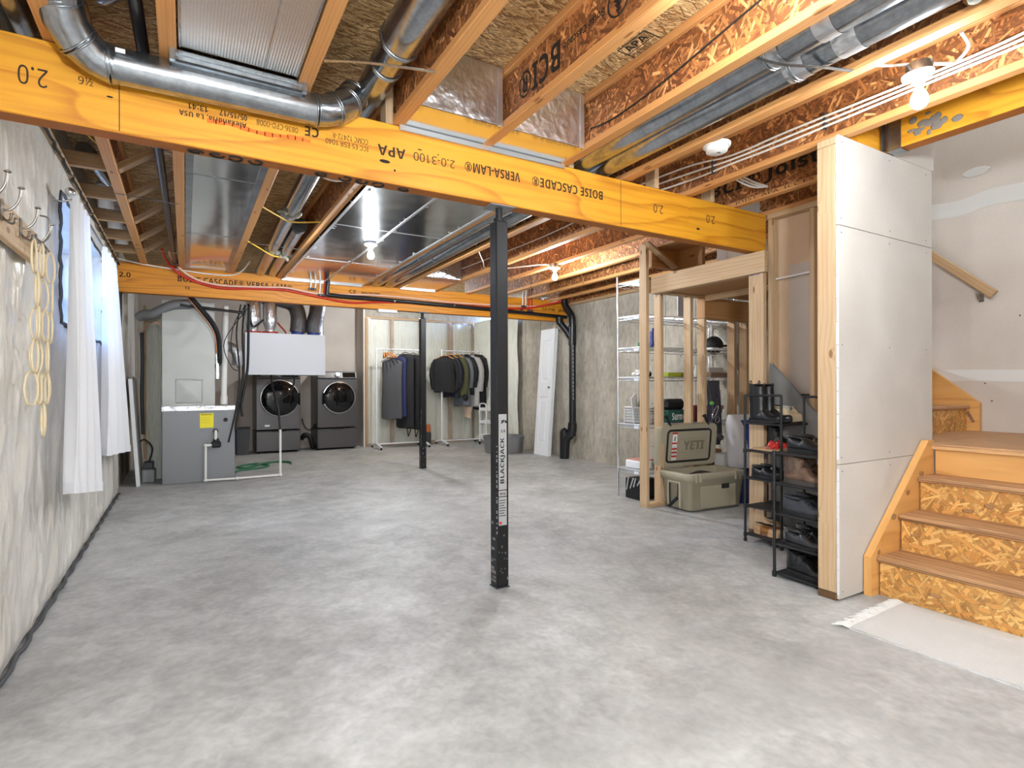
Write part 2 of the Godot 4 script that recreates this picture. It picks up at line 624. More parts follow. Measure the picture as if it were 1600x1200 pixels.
	M.sheer = mat(c8(244, 244, 246), 0.8)
	M.sheer.cull_mode = BaseMaterial3D.CULL_DISABLED
	M.sheer.backlight_enabled = true
	M.sheer.backlight = Color(0.7, 0.7, 0.72)
	M.pane = mat(Color(0.86, 0.92, 0.98, 0.12), 0.03)
	M.pane.transparency = BaseMaterial3D.TRANSPARENCY_ALPHA
	M.bulb = mat(c8(255, 252, 246), 0.3)
	M.bulb.emission_enabled = true
	M.bulb.emission = Color(1.0, 0.96, 0.9)
	M.bulb.emission_energy_multiplier = 9.0

# ================================================================= scene
func _ready() -> void:
	rng.seed = 20240611
	var cam := Camera3D.new()
	cam.name = "camera"
	add_child(cam)
	cam.position = Vector3(0, 1.11, 0)
	cam.rotation_degrees = Vector3(0, -30.4, -0.15)
	cam.projection = Camera3D.PROJECTION_FRUSTUM
	cam.near = 0.05
	cam.far = 60.0
	cam.size = 2.0 * 0.05 * 600.0 / 870.0
	cam.frustum_offset = Vector2(0, 0.05 * 3.0 / 870.0)
	cam.current = true

	var we := WorldEnvironment.new()
	we.name = "environment"
	var env := Environment.new()
	env.background_mode = Environment.BG_SKY
	var sky := Sky.new()
	var psky := ProceduralSkyMaterial.new()
	psky.sky_top_color = Color(0.42, 0.6, 0.9)
	psky.sky_horizon_color = Color(0.75, 0.85, 0.98)
	psky.ground_bottom_color = Color(0.4, 0.42, 0.42)
	psky.ground_horizon_color = Color(0.6, 0.64, 0.66)
	psky.energy_multiplier = 22.0
	sky.sky_material = psky
	env.sky = sky
	env.ambient_light_source = Environment.AMBIENT_SOURCE_DISABLED
	env.tonemap_mode = Environment.TONE_MAPPER_LINEAR
	env.tonemap_exposure = 1.05
	env.sdfgi_enabled = true
	env.ssao_enabled = true
	env.ssil_enabled = true
	we.environment = env
	add_child(we)

	materials()
	lamps()
	shell()
	beams_and_posts()
	joists()
	ducts()
	overhead_small()
	wall_left_things()
	framing()
	stairs()
	utility_corner()
	laundry()
	clothes()
	far_right()
	storage()
	shoe_racks()

# ---------------------------------------------------------------- lamps
const LAMP_COLOR := Color(0.925, 0.96, 0.985)

func lamp(at: Vector3, label: String, energy: float, tilt := 0.0) -> void:
	# porcelain lampholder with a bare bulb; at is the middle of the bulb
	var t := thing("bulb_lamp", label, "light bulb", at)
	var st := nst()
	lathe(st, [[0.0, 0.066], [0.02, 0.066], [0.024, 0.070], [0.027, 0.088], [0.054, 0.094], [0.057, 0.100], [0.057, 0.108], [0.05, 0.112], [0.0, 0.112]], 28)
	var h := part("lampholder", st, M.white, t)
	h.rotation.z = tilt
	st = nst()
	lathe(st, [[0.0, 0.112], [0.05, 0.112], [0.05, 0.148], [0.0, 0.148]], 8)
	part("junction_box", st, M.galv, t, "galvanized octagonal box")
	st = nst()
	lathe(st, [[0.013, 0.068], [0.013, 0.052], [0.0, 0.052]].map(func(p): return [p[0], 0.120 - p[1]]), 14)
	part("bulb_cap", st, M.nickel, t)
	st = nst()
	lathe(st, [[0.0, -0.033], [0.013, -0.031], [0.024, -0.023], [0.031, -0.010], [0.032, 0.003], [0.029, 0.018], [0.022, 0.034], [0.015, 0.046], [0.014, 0.058], [0.0, 0.058]], 20)
	part("bulb", st, M.bulb, t, "lit white bulb")
	var o := OmniLight3D.new()
	o.name = "bulb_light"
	o.position = Vector3(0, 0.0, 0)
	o.light_energy = energy
	o.light_color = LAMP_COLOR
	o.light_size = 0.03
	o.omni_range = 16.0
	o.omni_attenuation = 2.0
	o.shadow_enabled = true
	t.add_child(o)

func lamps() -> void:
	lamp(Vector3(2.57, 2.262, -1.11), "bare lit bulb in a white lampholder beside the three white cables", 0.65, 0.12)
	lamp(Vector3(1.43, 2.275, -4.92), "bare lit bulb hanging under the broad shiny foil duct panel", 2.1)
	lamp(Vector3(3.43, 2.275, -4.93), "bare lit bulb under the far strand board joists by the wire shelves", 2.3)
	lamp(Vector3(1.475, 2.362, -1.12), "bare lit bulb between the printed joist and its neighbour, above the picture", 0.9)
	lamp(Vector3(2.88, 2.555, -8.75), "unseen lit bulb above the far beam, lighting the laundry bay", 2.5)  # out of view behind the beam, placed to brighten the laundry
	lamp(Vector3(4.5, 4.72, -1.3), "added fill bulb high in the stairwell, out of view", 2.2)  # added fill, out of view, lightening the landing wall
	# added fill globes behind the camera, brightening the near floor and ceiling
	globe(Vector3(0.05, 1.78, 0.7), "added white fill globe behind the camera above the middle of the floor", 8.0)
	globe(Vector3(2.9, 1.78, 1.1), "added white fill globe behind the camera by the foot of the stairs", 0.4)

func globe(at: Vector3, label: String, energy: float) -> void:  # added fill lamp in the form of a hanging globe
	var t := thing("globe_lamp", label, "ceiling lamp", at)
	var st := nst()
	lathe(st, [[0.0, 0.11], [0.07, 0.11], [0.08, 0.14], [0.06, 0.17], [0.006, 0.18], [0.006, 0.62], [0.0, 0.62]], 24)
	part("lampholder", st, M.white, t)
	st = nst()
	ell(st, Vector3.ZERO, Vector3(0.13, 0.13, 0.13), 24, 16)
	part("globe_bulb", st, M.bulb, t, "lit white globe of the added lamp")
	var o := OmniLight3D.new()
	o.name = "globe_light"
	o.light_energy = energy
	o.light_color = LAMP_COLOR
	o.light_size = 0.12
	o.omni_range = 16.0
	o.omni_attenuation = 2.0
	o.shadow_enabled = true
	t.add_child(o)

# ---------------------------------------------------------------- shell
const WIN_Z0 := -5.76
const WIN_Z1 := -3.94
const WIN_Y0 := 1.47
const WIN_Y1 := 2.2

var slack: FastNoiseLite

func film_relief(z: float, y: float) -> float:
	# slack plastic film: bulging between the studs, drawn in on them, with soft creases
	if slack == null:
		slack = FastNoiseLite.new()
		slack.noise_type = FastNoiseLite.TYPE_SIMPLEX_SMOOTH
		slack.seed = 17
		slack.frequency = 1.0
		slack.fractal_octaves = 3
	var s := z / 0.61
	var f := s - floorf(s)
	return 0.012 * sin(PI * f) + 0.016 * slack.get_noise_2d(z * 3.2 + y * 0.8, y * 1.3) + 0.006 * slack.get_noise_2d(z * 9.0 - y * 3.0, y * 5.0 + 40.0)

func shell() -> void:
	var st := nst()
	bb(st, Vector3(-1.0, -0.2, -11.2), Vector3(5.5, 0, 2.6))
	struct("floor", st, M.floor)
	# floor deck of the storey above, open over the stair
	st = nst()
	bb(st, Vector3(-1.0, 2.702, -11.2), Vector3(3.43, 2.72, 2.6))
	bb(st, Vector3(3.43, 2.702, -11.2), Vector3(5.5, 2.72, -3.1))
	bb(st, Vector3(3.43, 2.702, -3.1), Vector3(3.9, 2.72, -1.68))
	bb(st, Vector3(3.43, 2.702, -0.5), Vector3(5.5, 2.72, 2.6))
	struct("ceiling", st, M.deck)
	# long outer wall with the window
	st = nst()
	bb(st, Vector3(-1.0, 0, -11.2), Vector3(-0.64, 2.72, WIN_Z0))
	bb(st, Vector3(-1.0, 0, WIN_Z1), Vector3(-0.64, 2.72, 2.6))
	bb(st, Vector3(-1.0, 0, WIN_Z0), Vector3(-0.64, WIN_Y0, WIN_Z1))
	bb(st, Vector3(-1.0, WIN_Y1, WIN_Z0), Vector3(-0.64, 2.72, WIN_Z1))
	var wl := struct("wall_left", st, M.concrete)
	st = nst()
	var z0 := 2.2
	var z1 := -7.05
	sheet(st, func(u: float, v: float) -> Vector3:
		var z: float = lerpf(z0, z1, u)
		var y: float = lerpf(0.015, 2.385, v)
		return Vector3(-0.612 + film_relief(z, y) * (1.0 if v > 0.02 and v < 0.99 else 0.3), y, z),
		460, 90, func(u: float, v: float) -> bool:
			var z: float = lerpf(z0, z1, u)
			var y: float = lerpf(0.015, 2.385, v)
			return z > WIN_Z0 and z < WIN_Z1 and y > WIN_Y0 and y < WIN_Y1)
	part("vapour_barrier", st, M.film_wall, wl, "slack milky plastic film over the insulation")
	# sealant bead and dirt along the foot and the head of the film
	st = nst()
	var bead := []
	for i in 120:
		bead.append(Vector3(-0.592 + 0.006 * sin(i * 1.7), 0.012 + 0.004 * sin(i * 2.3), lerpf(2.0, -7.0, i / 119.0)))
	tube(st, bead, 0.010, 6)
	part("foot_sealant", st, M.grey_dark, wl, "dark bead of sealant along the floor")
	st = nst()
	bead = []
	for i in 150:
		bead.append(Vector3(-0.590 + 0.005 * sin(i * 2.7), 2.385 + 0.006 * sin(i * 1.3) + 0.004 * sin(i * 4.1), lerpf(2.0, -7.05, i / 149.0)))
	tube(st, bead, 0.009, 6)
	part("head_sealant", st, M.black, wl, "dark wavy bead along the top of the film")
	st = nst()
	bb(st, Vector3(-0.64, 2.385, -7.1), Vector3(-0.58, 2.405, 2.2), 0.004)
	part("sill_plate", st, M.spruce_dull, wl)
	# loose film hanging past the far beam
	st = nst()
	sheet(st, func(u: float, v: float) -> Vector3:
		var z: float = lerpf(-7.25, -9.2, u)
		var y: float = lerpf(1.2, 2.36, v)
		return Vector3(-0.60 + 0.025 * sin(u * 23.0 + v * 2.0) * (0.4 + 0.6 * v) + 0.008 * sin(u * 51.0), y + 0.05 * sin(u * 17.0) * (1.0 - v), z), 70, 14)
	part("loose_film", st, M.film_wall, wl, "loose plastic film hanging past the far beam")
	# window
	st = nst()
	for r in [[WIN_Y0 - 0.0, WIN_Y0 + 0.05], [WIN_Y1 - 0.05, WIN_Y1], [1.80, 1.845]]:
		bb(st, Vector3(-0.93, r[0], WIN_Z0), Vector3(-0.87, r[1], WIN_Z1), 0.004)
	for z in [WIN_Z0, (WIN_Z0 + WIN_Z1) / 2 - 0.025, WIN_Z1 - 0.05]:
		bb(st, Vector3(-0.931, WIN_Y0, z), Vector3(-0.869, WIN_Y1, z + 0.05), 0.004)
	var win := struct("window_1", st, M.white)
	for k in 2:
		for j in 2:
			st = nst()
			var pz := WIN_Z0 + 0.05 + k * 0.885
			var py0: float = [1.52, 1.845][j]
			var py1: float = [1.80, 2.15][j]
			bb(st, Vector3(-0.905, py0, pz), Vector3(-0.899, py1, pz + 0.84))
			part("pane", st, M.pane, win, "clear window pane")
	# film tucked into the reveal, with its dark tape
	st = nst()
	for q in [[WIN_Z0, 0.012], [WIN_Z1, -0.012]]:
		bb(st, Vector3(-0.87, WIN_Y0, q[0]), Vector3(-0.60, WIN_Y1, q[0] + q[1]), 0.003)
	bb(st, Vector3(-0.87, WIN_Y1 - 0.012, WIN_Z0), Vector3(-0.60, WIN_Y1, WIN_Z1), 0.003)
	bb(st, Vector3(-0.87, WIN_Y0, WIN_Z0), Vector3(-0.60, WIN_Y0 + 0.012, WIN_Z1), 0.003)
	part("reveal_lining", st, M.film_wall, win)
	st = nst()
	var loop := []
	for i in 64:
		var a := i / 64.0 * 4.0
		var k := int(a)
		var f := a - k
		var zz: float = [lerpf(WIN_Z1, WIN_Z0, f), WIN_Z0, lerpf(WIN_Z0, WIN_Z1, f), WIN_Z1][k]
		var yy: float = [WIN_Y1, lerpf(WIN_Y1, WIN_Y0, f), WIN_Y0, lerpf(WIN_Y0, WIN_Y1, f)][k]
		loop.append(Vector3(-0.597 + 0.004 * sin(i * 2.1), yy + 0.008 * sin(i * 1.9), zz + 0.008 * sin(i * 2.7)))
	tube(st, loop, 0.009, 6, false, true)
	part("reveal_tape", st, M.grey_dark, win, "dark wavy tape round the window reveal")
	# outside: the corrugated well of the window
	st = nst()
	sheet(st, func(u: float, v: float) -> Vector3:
		var a := PI * u
		return Vector3(-1.0 - sin(a) * 0.75, lerpf(1.0, 1.95, v) , -4.85 + cos(a) * 1.15) + Vector3(-sin(a), 0, cos(a)) * 0.02 * sin(v * 60.0), 24, 40)
	var well := struct("window_well", st, M.galv)
	well.set_meta("label", "corrugated steel window well")
	st = nst()
	bb(st, Vector3(-2.0, 0.9, -6.2), Vector3(-1.0, 1.0, -3.5))
	struct("ground", st, M.concrete)
	# far walls
	st = nst()
	bb(st, Vector3(-1.0, 0, -10.9), Vector3(2.9, 2.72, -10.6))
	bb(st, Vector3(2.80, 0, -10.6), Vector3(2.835, 2.72, -10.13))
	struct("wall_back", st, M.drywall_grey)
	st = nst()
	bb(st, Vector3(2.835, 0, -10.6), Vector3(5.5, 2.72, -10.28))
	var wb := struct("wall_back_insulated", st, M.concrete)
	var xs := [2.86, 3.36, 3.95, 4.55, 5.08]
	for i in xs.size():
		st = nst()
		bb(st, Vector3(xs[i] - 0.022, 0.04, -10.275), Vector3(xs[i] + 0.022, 2.36, -10.15 if i else -10.10), 0.003)
		part("stud", st, M.spruce_dull, wb)
	st = nst()
	bb(st, Vector3(2.84, 0.0, -10.275), Vector3(5.14, 0.038, -10.15), 0.003)
	bb(st, Vector3(2.84, 2.36, -10.275), Vector3(5.14, 2.40, -10.15), 0.003)
	part("plate", st, M.spruce_dull, wb)
	for i in 4:
		st = nst()
		var xa: float = xs[i] + 0.024
		var xb: float = xs[i + 1] - 0.024
		sheet(st, func(u: float, v: float) -> Vector3:
			var e := minf(1.0, minf(u, 1.0 - u) * 6.0)
			return Vector3(lerpf(xa, xb, u), lerpf(0.05, 2.35, v), -10.235 + 0.065 * sqrt(e) * (0.85 + 0.15 * sin(v * 9.0 + i) * sin(u * 5.0 + v * 4.0))), 16, 40)
		part("insulation_batt", st, M.batt, wb, "pale fibre insulation batt between studs")
	st = nst()
	sheet(st, func(u: float, v: float) -> Vector3:
		var x: float = lerpf(2.86, 5.14, u)
		var y: float = lerpf(0.0, 2.37, v)
		return Vector3(x, y, -10.132 + 0.010 * sin(x * 9.0 + y * 3.0) * sin(y * 4.0 - x * 2.0) + 0.005 * sin(x * 37.0 + y * 21.0) * (0.5 + 0.5 * sin(y * 2.0 + x * 3.0))), 90, 70)
	part("vapour_barrier", st, M.film, wb, "clear wrinkled plastic film")
	# right concrete wall with formwork lines
	st = nst()
	bb(st, Vector3(5.15, 0, -10.6), Vector3(5.5, 2.345, -2.7))
	var wr := struct("wall_right", st, M.concrete)
	st = nst()
	for i in 12:
		var z := -8.3 + i * 0.47
		bb(st, Vector3(5.143, 0.01, z), Vector3(5.151, 2.34, z + 0.006 + 0.004 * (i % 3)))
	part("formwork_line", st, M.concrete, wr)
	st = nst()
	for i in 11:
		for j in 4:
			X = Transform3D(Basis(Vector3.FORWARD, PI / 2), Vector3(5.149, 0.35 + j * 0.55 + 0.02 * sin(i * 3.0), -8.05 + i * 0.47))
			lathe(st, [[0.011, 0.006], [0.008, 0.0], [0.0, 0.0]], 8)
	X = Transform3D.IDENTITY
	var ties := part("tie_stub", st, M.grey_dark, wr, "dark stubs of formwork ties")
	ties.set_meta("kind", "stuff")
	st = nst()
	bb(st, Vector3(5.10, 2.345, -8.3), Vector3(5.5, 2.385, -2.7), 0.004)
	part("sill_plate", st, M.spruce_dull, wr)
	st = nst()
	bb(st, Vector3(5.13, 2.385, -8.3), Vector3(5.5, 2.702, -2.7))
	part("rim_board", st, M.web, wr)
	# insulated stretch of that wall, in the far corner
	st = nst()
	bb(st, Vector3(5.02, 0, -9.25), Vector3(5.15, 2.40, -9.05), 0.003)
	bb(st, Vector3(5.04, 0, -8.95), Vector3(5.149, 2.40, -8.86), 0.003)
	part("stud", st, M.cedar, wr, "orange-brown stud in the far corner")
	st = nst()
	sheet(st, func(u: float, v: float) -> Vector3:
		return Vector3(5.06 - 0.05 * sin(PI * v) * sin(PI * u), lerpf(0.02, 2.38, u), lerpf(-8.86, -8.42, v) + 0.02 * sin(u * 14.0)), 30, 10)
	part("insulation_batt", st, M.batt, wr, "pale insulation edge beside bare concrete")
	st = nst()
	sheet(st, func(u: float, v: float) -> Vector3:
		return Vector3(5.05 - 0.03 * sin(PI * v), lerpf(0.02, 2.38, u), lerpf(-10.12, -9.25, v)), 30, 10)
	part("insulation_batt", st, M.batt, wr, "pale insulation in the far corner")
	# closing walls behind the camera and round the stair
	st = nst()
	bb(st, Vector3(-1.0, 0, 2.25), Vector3(5.5, 2.72, 2.6))
	struct("wall_front", st, M.drywall)
	st = nst()
	bb(st, Vector3(5.12, 0, -0.5), Vector3(5.5, 2.72, 2.6))
	struct("wall_right_near", st, M.drywall)

# ---------------------------------------------------------------- beams and posts
func beams_and_posts() -> void:
	var R := Vector3(-1, 0, 0)
	var D := Vector3(0, -1, 0)
	var st := nst()
	bb(st, Vector3(-0.66, 2.104, -2.693), Vector3(3.78, 2.394, -2.65), 0.003)
	var b := one("laminated_beam", "near yellow laminated beam with upside-down stamps on the black label post", "beam", st, M.lvl)
	st = nst()
	bb(st, Vector3(-0.66, 2.104, -2.740), Vector3(3.78, 2.394, -2.695), 0.003)
	part("rear_ply", st, M.lvl, b)
	st = nst()
	bb(st, Vector3(-0.66, 2.102, -2.735), Vector3(3.78, 2.104, -2.655))
	part("underside", st, M.lvl_edge, b, "brown edge of glued veneers")
	st = nst()
	for x in [-0.22, 2.345]:
		bb(st, Vector3(x - 0.0015, 2.11, -2.6502), Vector3(x + 0.0015, 2.39, -2.6492))
	part("veneer_joint", st, M.ink, b)
	var z := -2.6494
	var rows := [["2.0", -0.48, 2.25, 0.085, 0.07, false], ["Alexandria, La USA", 0.105, 2.235, 0.25, 0.026, true], ["05/15/17", 0.18, 2.268, 0.105, 0.024, true], ["13:41", 0.05, 2.268, 0.07, 0.024, true],
		["0836-CPD-0008", 0.355, 2.262, 0.17, 0.024, false], ["ICC ES ESR 1040", 0.66, 2.245, 0.2, 0.024, false], ["CCMC 12472-R", 0.675, 2.278, 0.165, 0.024, false],
		["2.0-3100", 1.10, 2.262, 0.225, 0.042, false], ["VERSA-LAM\u00ae", 1.44, 2.268, 0.34, 0.05, true], ["BOISE CASCADE\u00ae", 1.945, 2.268, 0.51, 0.052, true],
		["2.0", 2.665, 2.262, 0.085, 0.055, false], ["2.0", 3.165, 2.268, 0.085, 0.055, false]]
	for r in rows:
		lettering(b, r[0], Vector3(r[1], r[2], z), R, D, r[3], r[4], M.ink, r[5])
	lettering(b, "APA", Vector3(0.875, 2.258, z), R, D, 0.14, 0.05, M.ink, true)
	lettering(b, "CE", Vector3(0.50, 2.27, z), R, D, 0.06, 0.044, M.ink, true)
	lettering(b, "9\u00bd", Vector3(-0.325, 2.275, z), Vector3(1, 0, 0), Vector3(0, 1, 0), 0.045, 0.03, M.ink, false)
	st = nst()
	var mk := []
	for i in 14:
		var f := i / 13.0
		mk.append(Vector3(lerpf(0.08, 0.49, f), 2.222 + 0.006 * sin(f * 9.0), -2.6499))
	for i in 13:
		bar(st, mk[i], mk[i + 1] + Vector3(0.004, 0, 0), 0.018 + 0.004 * sin(i * 2.0), 0.001, Vector3(0, 0, 1), 0.0)
	part("marker_stroke", st, M.orange_mark, b, "orange marker stroke")
	# knots in the face veneer
	st = nst()
	for k in [[0.84, 2.205, 0.03, 0.009], [3.04, 2.185, 0.018, 0.008], [1.02, 2.30, 0.014, 0.003], [0.89, 2.17, 0.006, 0.006], [-0.25, 2.235, 0.012, 0.004], [1.12, 2.295, 0.004, 0.004]]:
		ell(st, Vector3(k[0], k[1], -2.6505), Vector3(k[2], k[3], 0.002), 10, 5)
	part("knot", st, M.ink_dark, b)
	# black marker on the lower edge
	st = nst()
	for k in [[0.04, 0.0], [0.12, 0.4], [0.19, 1.2], [0.27, 0.9], [0.55, 0.2], [0.66, 1.0], [0.74, 0.6], [0.82, 1.4], [0.95, 0.3]]:
		var c := Vector3(k[0], 2.1015, -2.695)
		var loop := []
		for i in 12:
			var a: float = TAU * i / 11.0 * 0.85 + k[1] * 3.0
			loop.append(c + Vector3(0.026 * cos(a), 0.0, 0.026 * sin(a) * (0.6 + 0.4 * k[1])))
		tube(st, loop, 0.006, 6)
	part("marker_scrawl", st, M.ink_dark, b, "black marker scrawl on the lower edge")

	st = nst()
	bb(st, Vector3(-0.70, 2.112, -7.145), Vector3(5.28, 2.425, -7.10), 0.003)
	var b2 := one("laminated_beam", "far yellow laminated beam with red water lines clipped along it", "beam", st, M.lvl_far)
	st = nst()
	bb(st, Vector3(-0.70, 2.112, -7.19), Vector3(5.28, 2.425, -7.147), 0.003)
	part("rear_ply", st, M.lvl_far, b2)
	st = nst()
	bb(st, Vector3(-0.66, 2.108, -7.185), Vector3(5.15, 2.112, -7.105))
	part("underside", st, M.lvl_edge, b2)
	z = -7.0994
	for r in [["2.0", -0.545, 2.29, 0.1, 0.055], ["BOISE CASCADE\u00ae VERSA-LAM\u00ae", 0.52, 2.295, 1.18, 0.062], ["CE", 1.83, 2.31, 0.09, 0.045], ["0836-CPD-0008", 2.06, 2.305, 0.24, 0.03], ["2.0-3100", 4.82, 2.285, 0.24, 0.045], ["APA", 5.06, 2.28, 0.12, 0.05], ["13", 0.02, 2.2, 0.05, 0.03]]:
		lettering(b2, r[0], Vector3(r[1], r[2], z), Vector3(1, 0, 0), Vector3(0, 1, 0), r[3], r[4], M.ink, true)

	post(Vector3(1.503, 0, -2.702), 2.102, "near black steel post with a silver label below the near beam", true)
	post(Vector3(2.765, 0, -7.10), 2.108, "far black steel post under the far beam before the coats", false)

func post(at: Vector3, top: float, label: String, sticker: bool) -> void:
	var t := thing("steel_post", label, "post", at)
	var st := nst()
	var h := 0.038
	bb(st, Vector3(-h, 0.006, -h), Vector3(h, top - 0.085, h), 0.006)
	part("tube", st, M.steel_black, t)
	st = nst()
	bb(st, Vector3(-0.042, 0, -0.042), Vector3(0.042, 0.006, 0.042), 0.001)
	part("base_plate", st, M.grey_dark, t)
	st = nst()
	lathe(st, [[0.0, top - 0.095], [0.03, top - 0.095], [0.03, top - 0.066], [0.019, top - 0.064], [0.019, top - 0.008], [0.0, top - 0.008]], 16)
	part("screw_jack", st, M.black, t)
	st = nst()
	bb(st, Vector3(-0.075, top - 0.008, -0.055), Vector3(0.075, top - 0.001, 0.055), 0.001)
	part("top_plate", st, M.grey_paint, t)
	# worn paint low on the shaft
	st = nst()
	for k in 26:
		var y := 0.02 + rng.randf() * 0.2 * (1.0 if k % 3 else 1.9)
		var s := rng.randf_range(0.002, 0.006)
		if k % 2:
			bb(st, Vector3(-h - 0.0006, y, rng.randf_range(-0.03, 0.03)), Vector3(-h + 0.001, y + s * rng.randf_range(1, 4), rng.randf_range(-0.03, 0.03)))
		else:
			var x0 := rng.randf_range(-0.032, 0.026)
			bb(st, Vector3(x0, y, h - 0.001), Vector3(x0 + s * 1.5, y + s * rng.randf_range(1, 4), h + 0.0006))
	for k in 18:
		var y := 0.3 + k * 0.028
		bb(st, Vector3(-h - 0.001, y, h - 0.005), Vector3(-h + 0.004, y + 0.02 * rng.randf(), h + 0.001))
	var scr := part("scuffed_paint", st, M.grey_paint, t, "pale scuffs in the black paint")
	scr.set_meta("kind", "stuff")
	if not sticker:
		return
	st = nst()
	bb(st, Vector3(-0.026, 0.54, h - 0.0005), Vector3(0.024, 0.955, h + 0.0012))
	bb(st, Vector3(-0.026, 0.345, h - 0.0005), Vector3(0.024, 0.50, h + 0.0012))
	bb(st, Vector3(-0.026, 0.505, h - 0.0005), Vector3(0.024, 0.535, h + 0.0010))
	var lab := part("label_sticker", st, mat(c8(186, 188, 190), 0.35, 0.5), t, "silver label running up the shaft")
	var zf := h + 0.0016
	lettering(lab, "BLACKJACK", Vector3(-0.001, 0.70, zf), Vector3(0, 1, 0), Vector3(-1, 0, 0), 0.25, 0.03, M.black, true)
	lettering(lab, "3.0", Vector3(0.0, 0.862, zf), Vector3(1, 0, 0), Vector3(0, 1, 0), 0.028, 0.016, M.black, true)
	lettering(lab, "MiTek", Vector3(0.0, 0.519, zf), Vector3(1, 0, 0), Vector3(0, 1, 0), 0.036, 0.013, M.black, true)
	st = nst()
	X = Transform3D(Basis(Vector3.FORWARD, 0.8), Vector3(0, 0.915, 0))
	for k in [[-0.012, -0.004, 0.02, 0.006], [-0.004, -0.014, 0.008, 0.026], [0.006, 0.006, 0.016, 0.012]]:
		bb(st, Vector3(k[0], k[1], zf - 0.001), Vector3(k[0] + k[2], k[1] + k[3], zf + 0.0003))
	X = Transform3D.IDENTITY
	for k in 7:
		bb(st, Vector3(-0.022, 0.48 - k * 0.014, zf - 0.001), Vector3(0.018 - 0.005 * (k % 3), 0.484 - k * 0.014, zf + 0.0002))
	part("printed_mark", st, M.black, lab)
	st = nst()
	bb(st, Vector3(-0.022, 0.352, zf - 0.001), Vector3(-0.008, 0.366, zf + 0.0002))
	part("printed_mark", st, M.red, lab)

# ---------------------------------------------------------------- joists
func joist(x: float, za: float, zb: float, label: String, y := 2.398) -> Node3D:
	var t := thing("floor_joist", label, "joist", Vector3(x, y, (za + zb) / 2))
	var hl := absf(za - zb) / 2
	var st := nst()
	bb(st, Vector3(-0.029, 0, -hl), Vector3(0.029, 0.036, hl), 0.003)
	part("bottom_flange", st, M.flange, t)
	st = nst()
	bb(st, Vector3(-0.029, 0.266, -hl), Vector3(0.029, 0.302, hl), 0.003)
	part("top_flange", st, M.flange, t)
	st = nst()
	bb(st, Vector3(-0.005, 0.036, -hl), Vector3(0.005, 0.266, hl), 0.0, 2)
	part("web", st, M.web, t, "strand board web")
	return t

func squash(x: float, z: float, label: String) -> void:
	var st := nst()
	bb(st, Vector3(x - 0.019, 2.396, z - 0.045), Vector3(x + 0.019, 2.70, z + 0.045), 0.003)
	one("squash_block", label, "wood block", st, M.spruce, "squash blocks standing on the near beam")

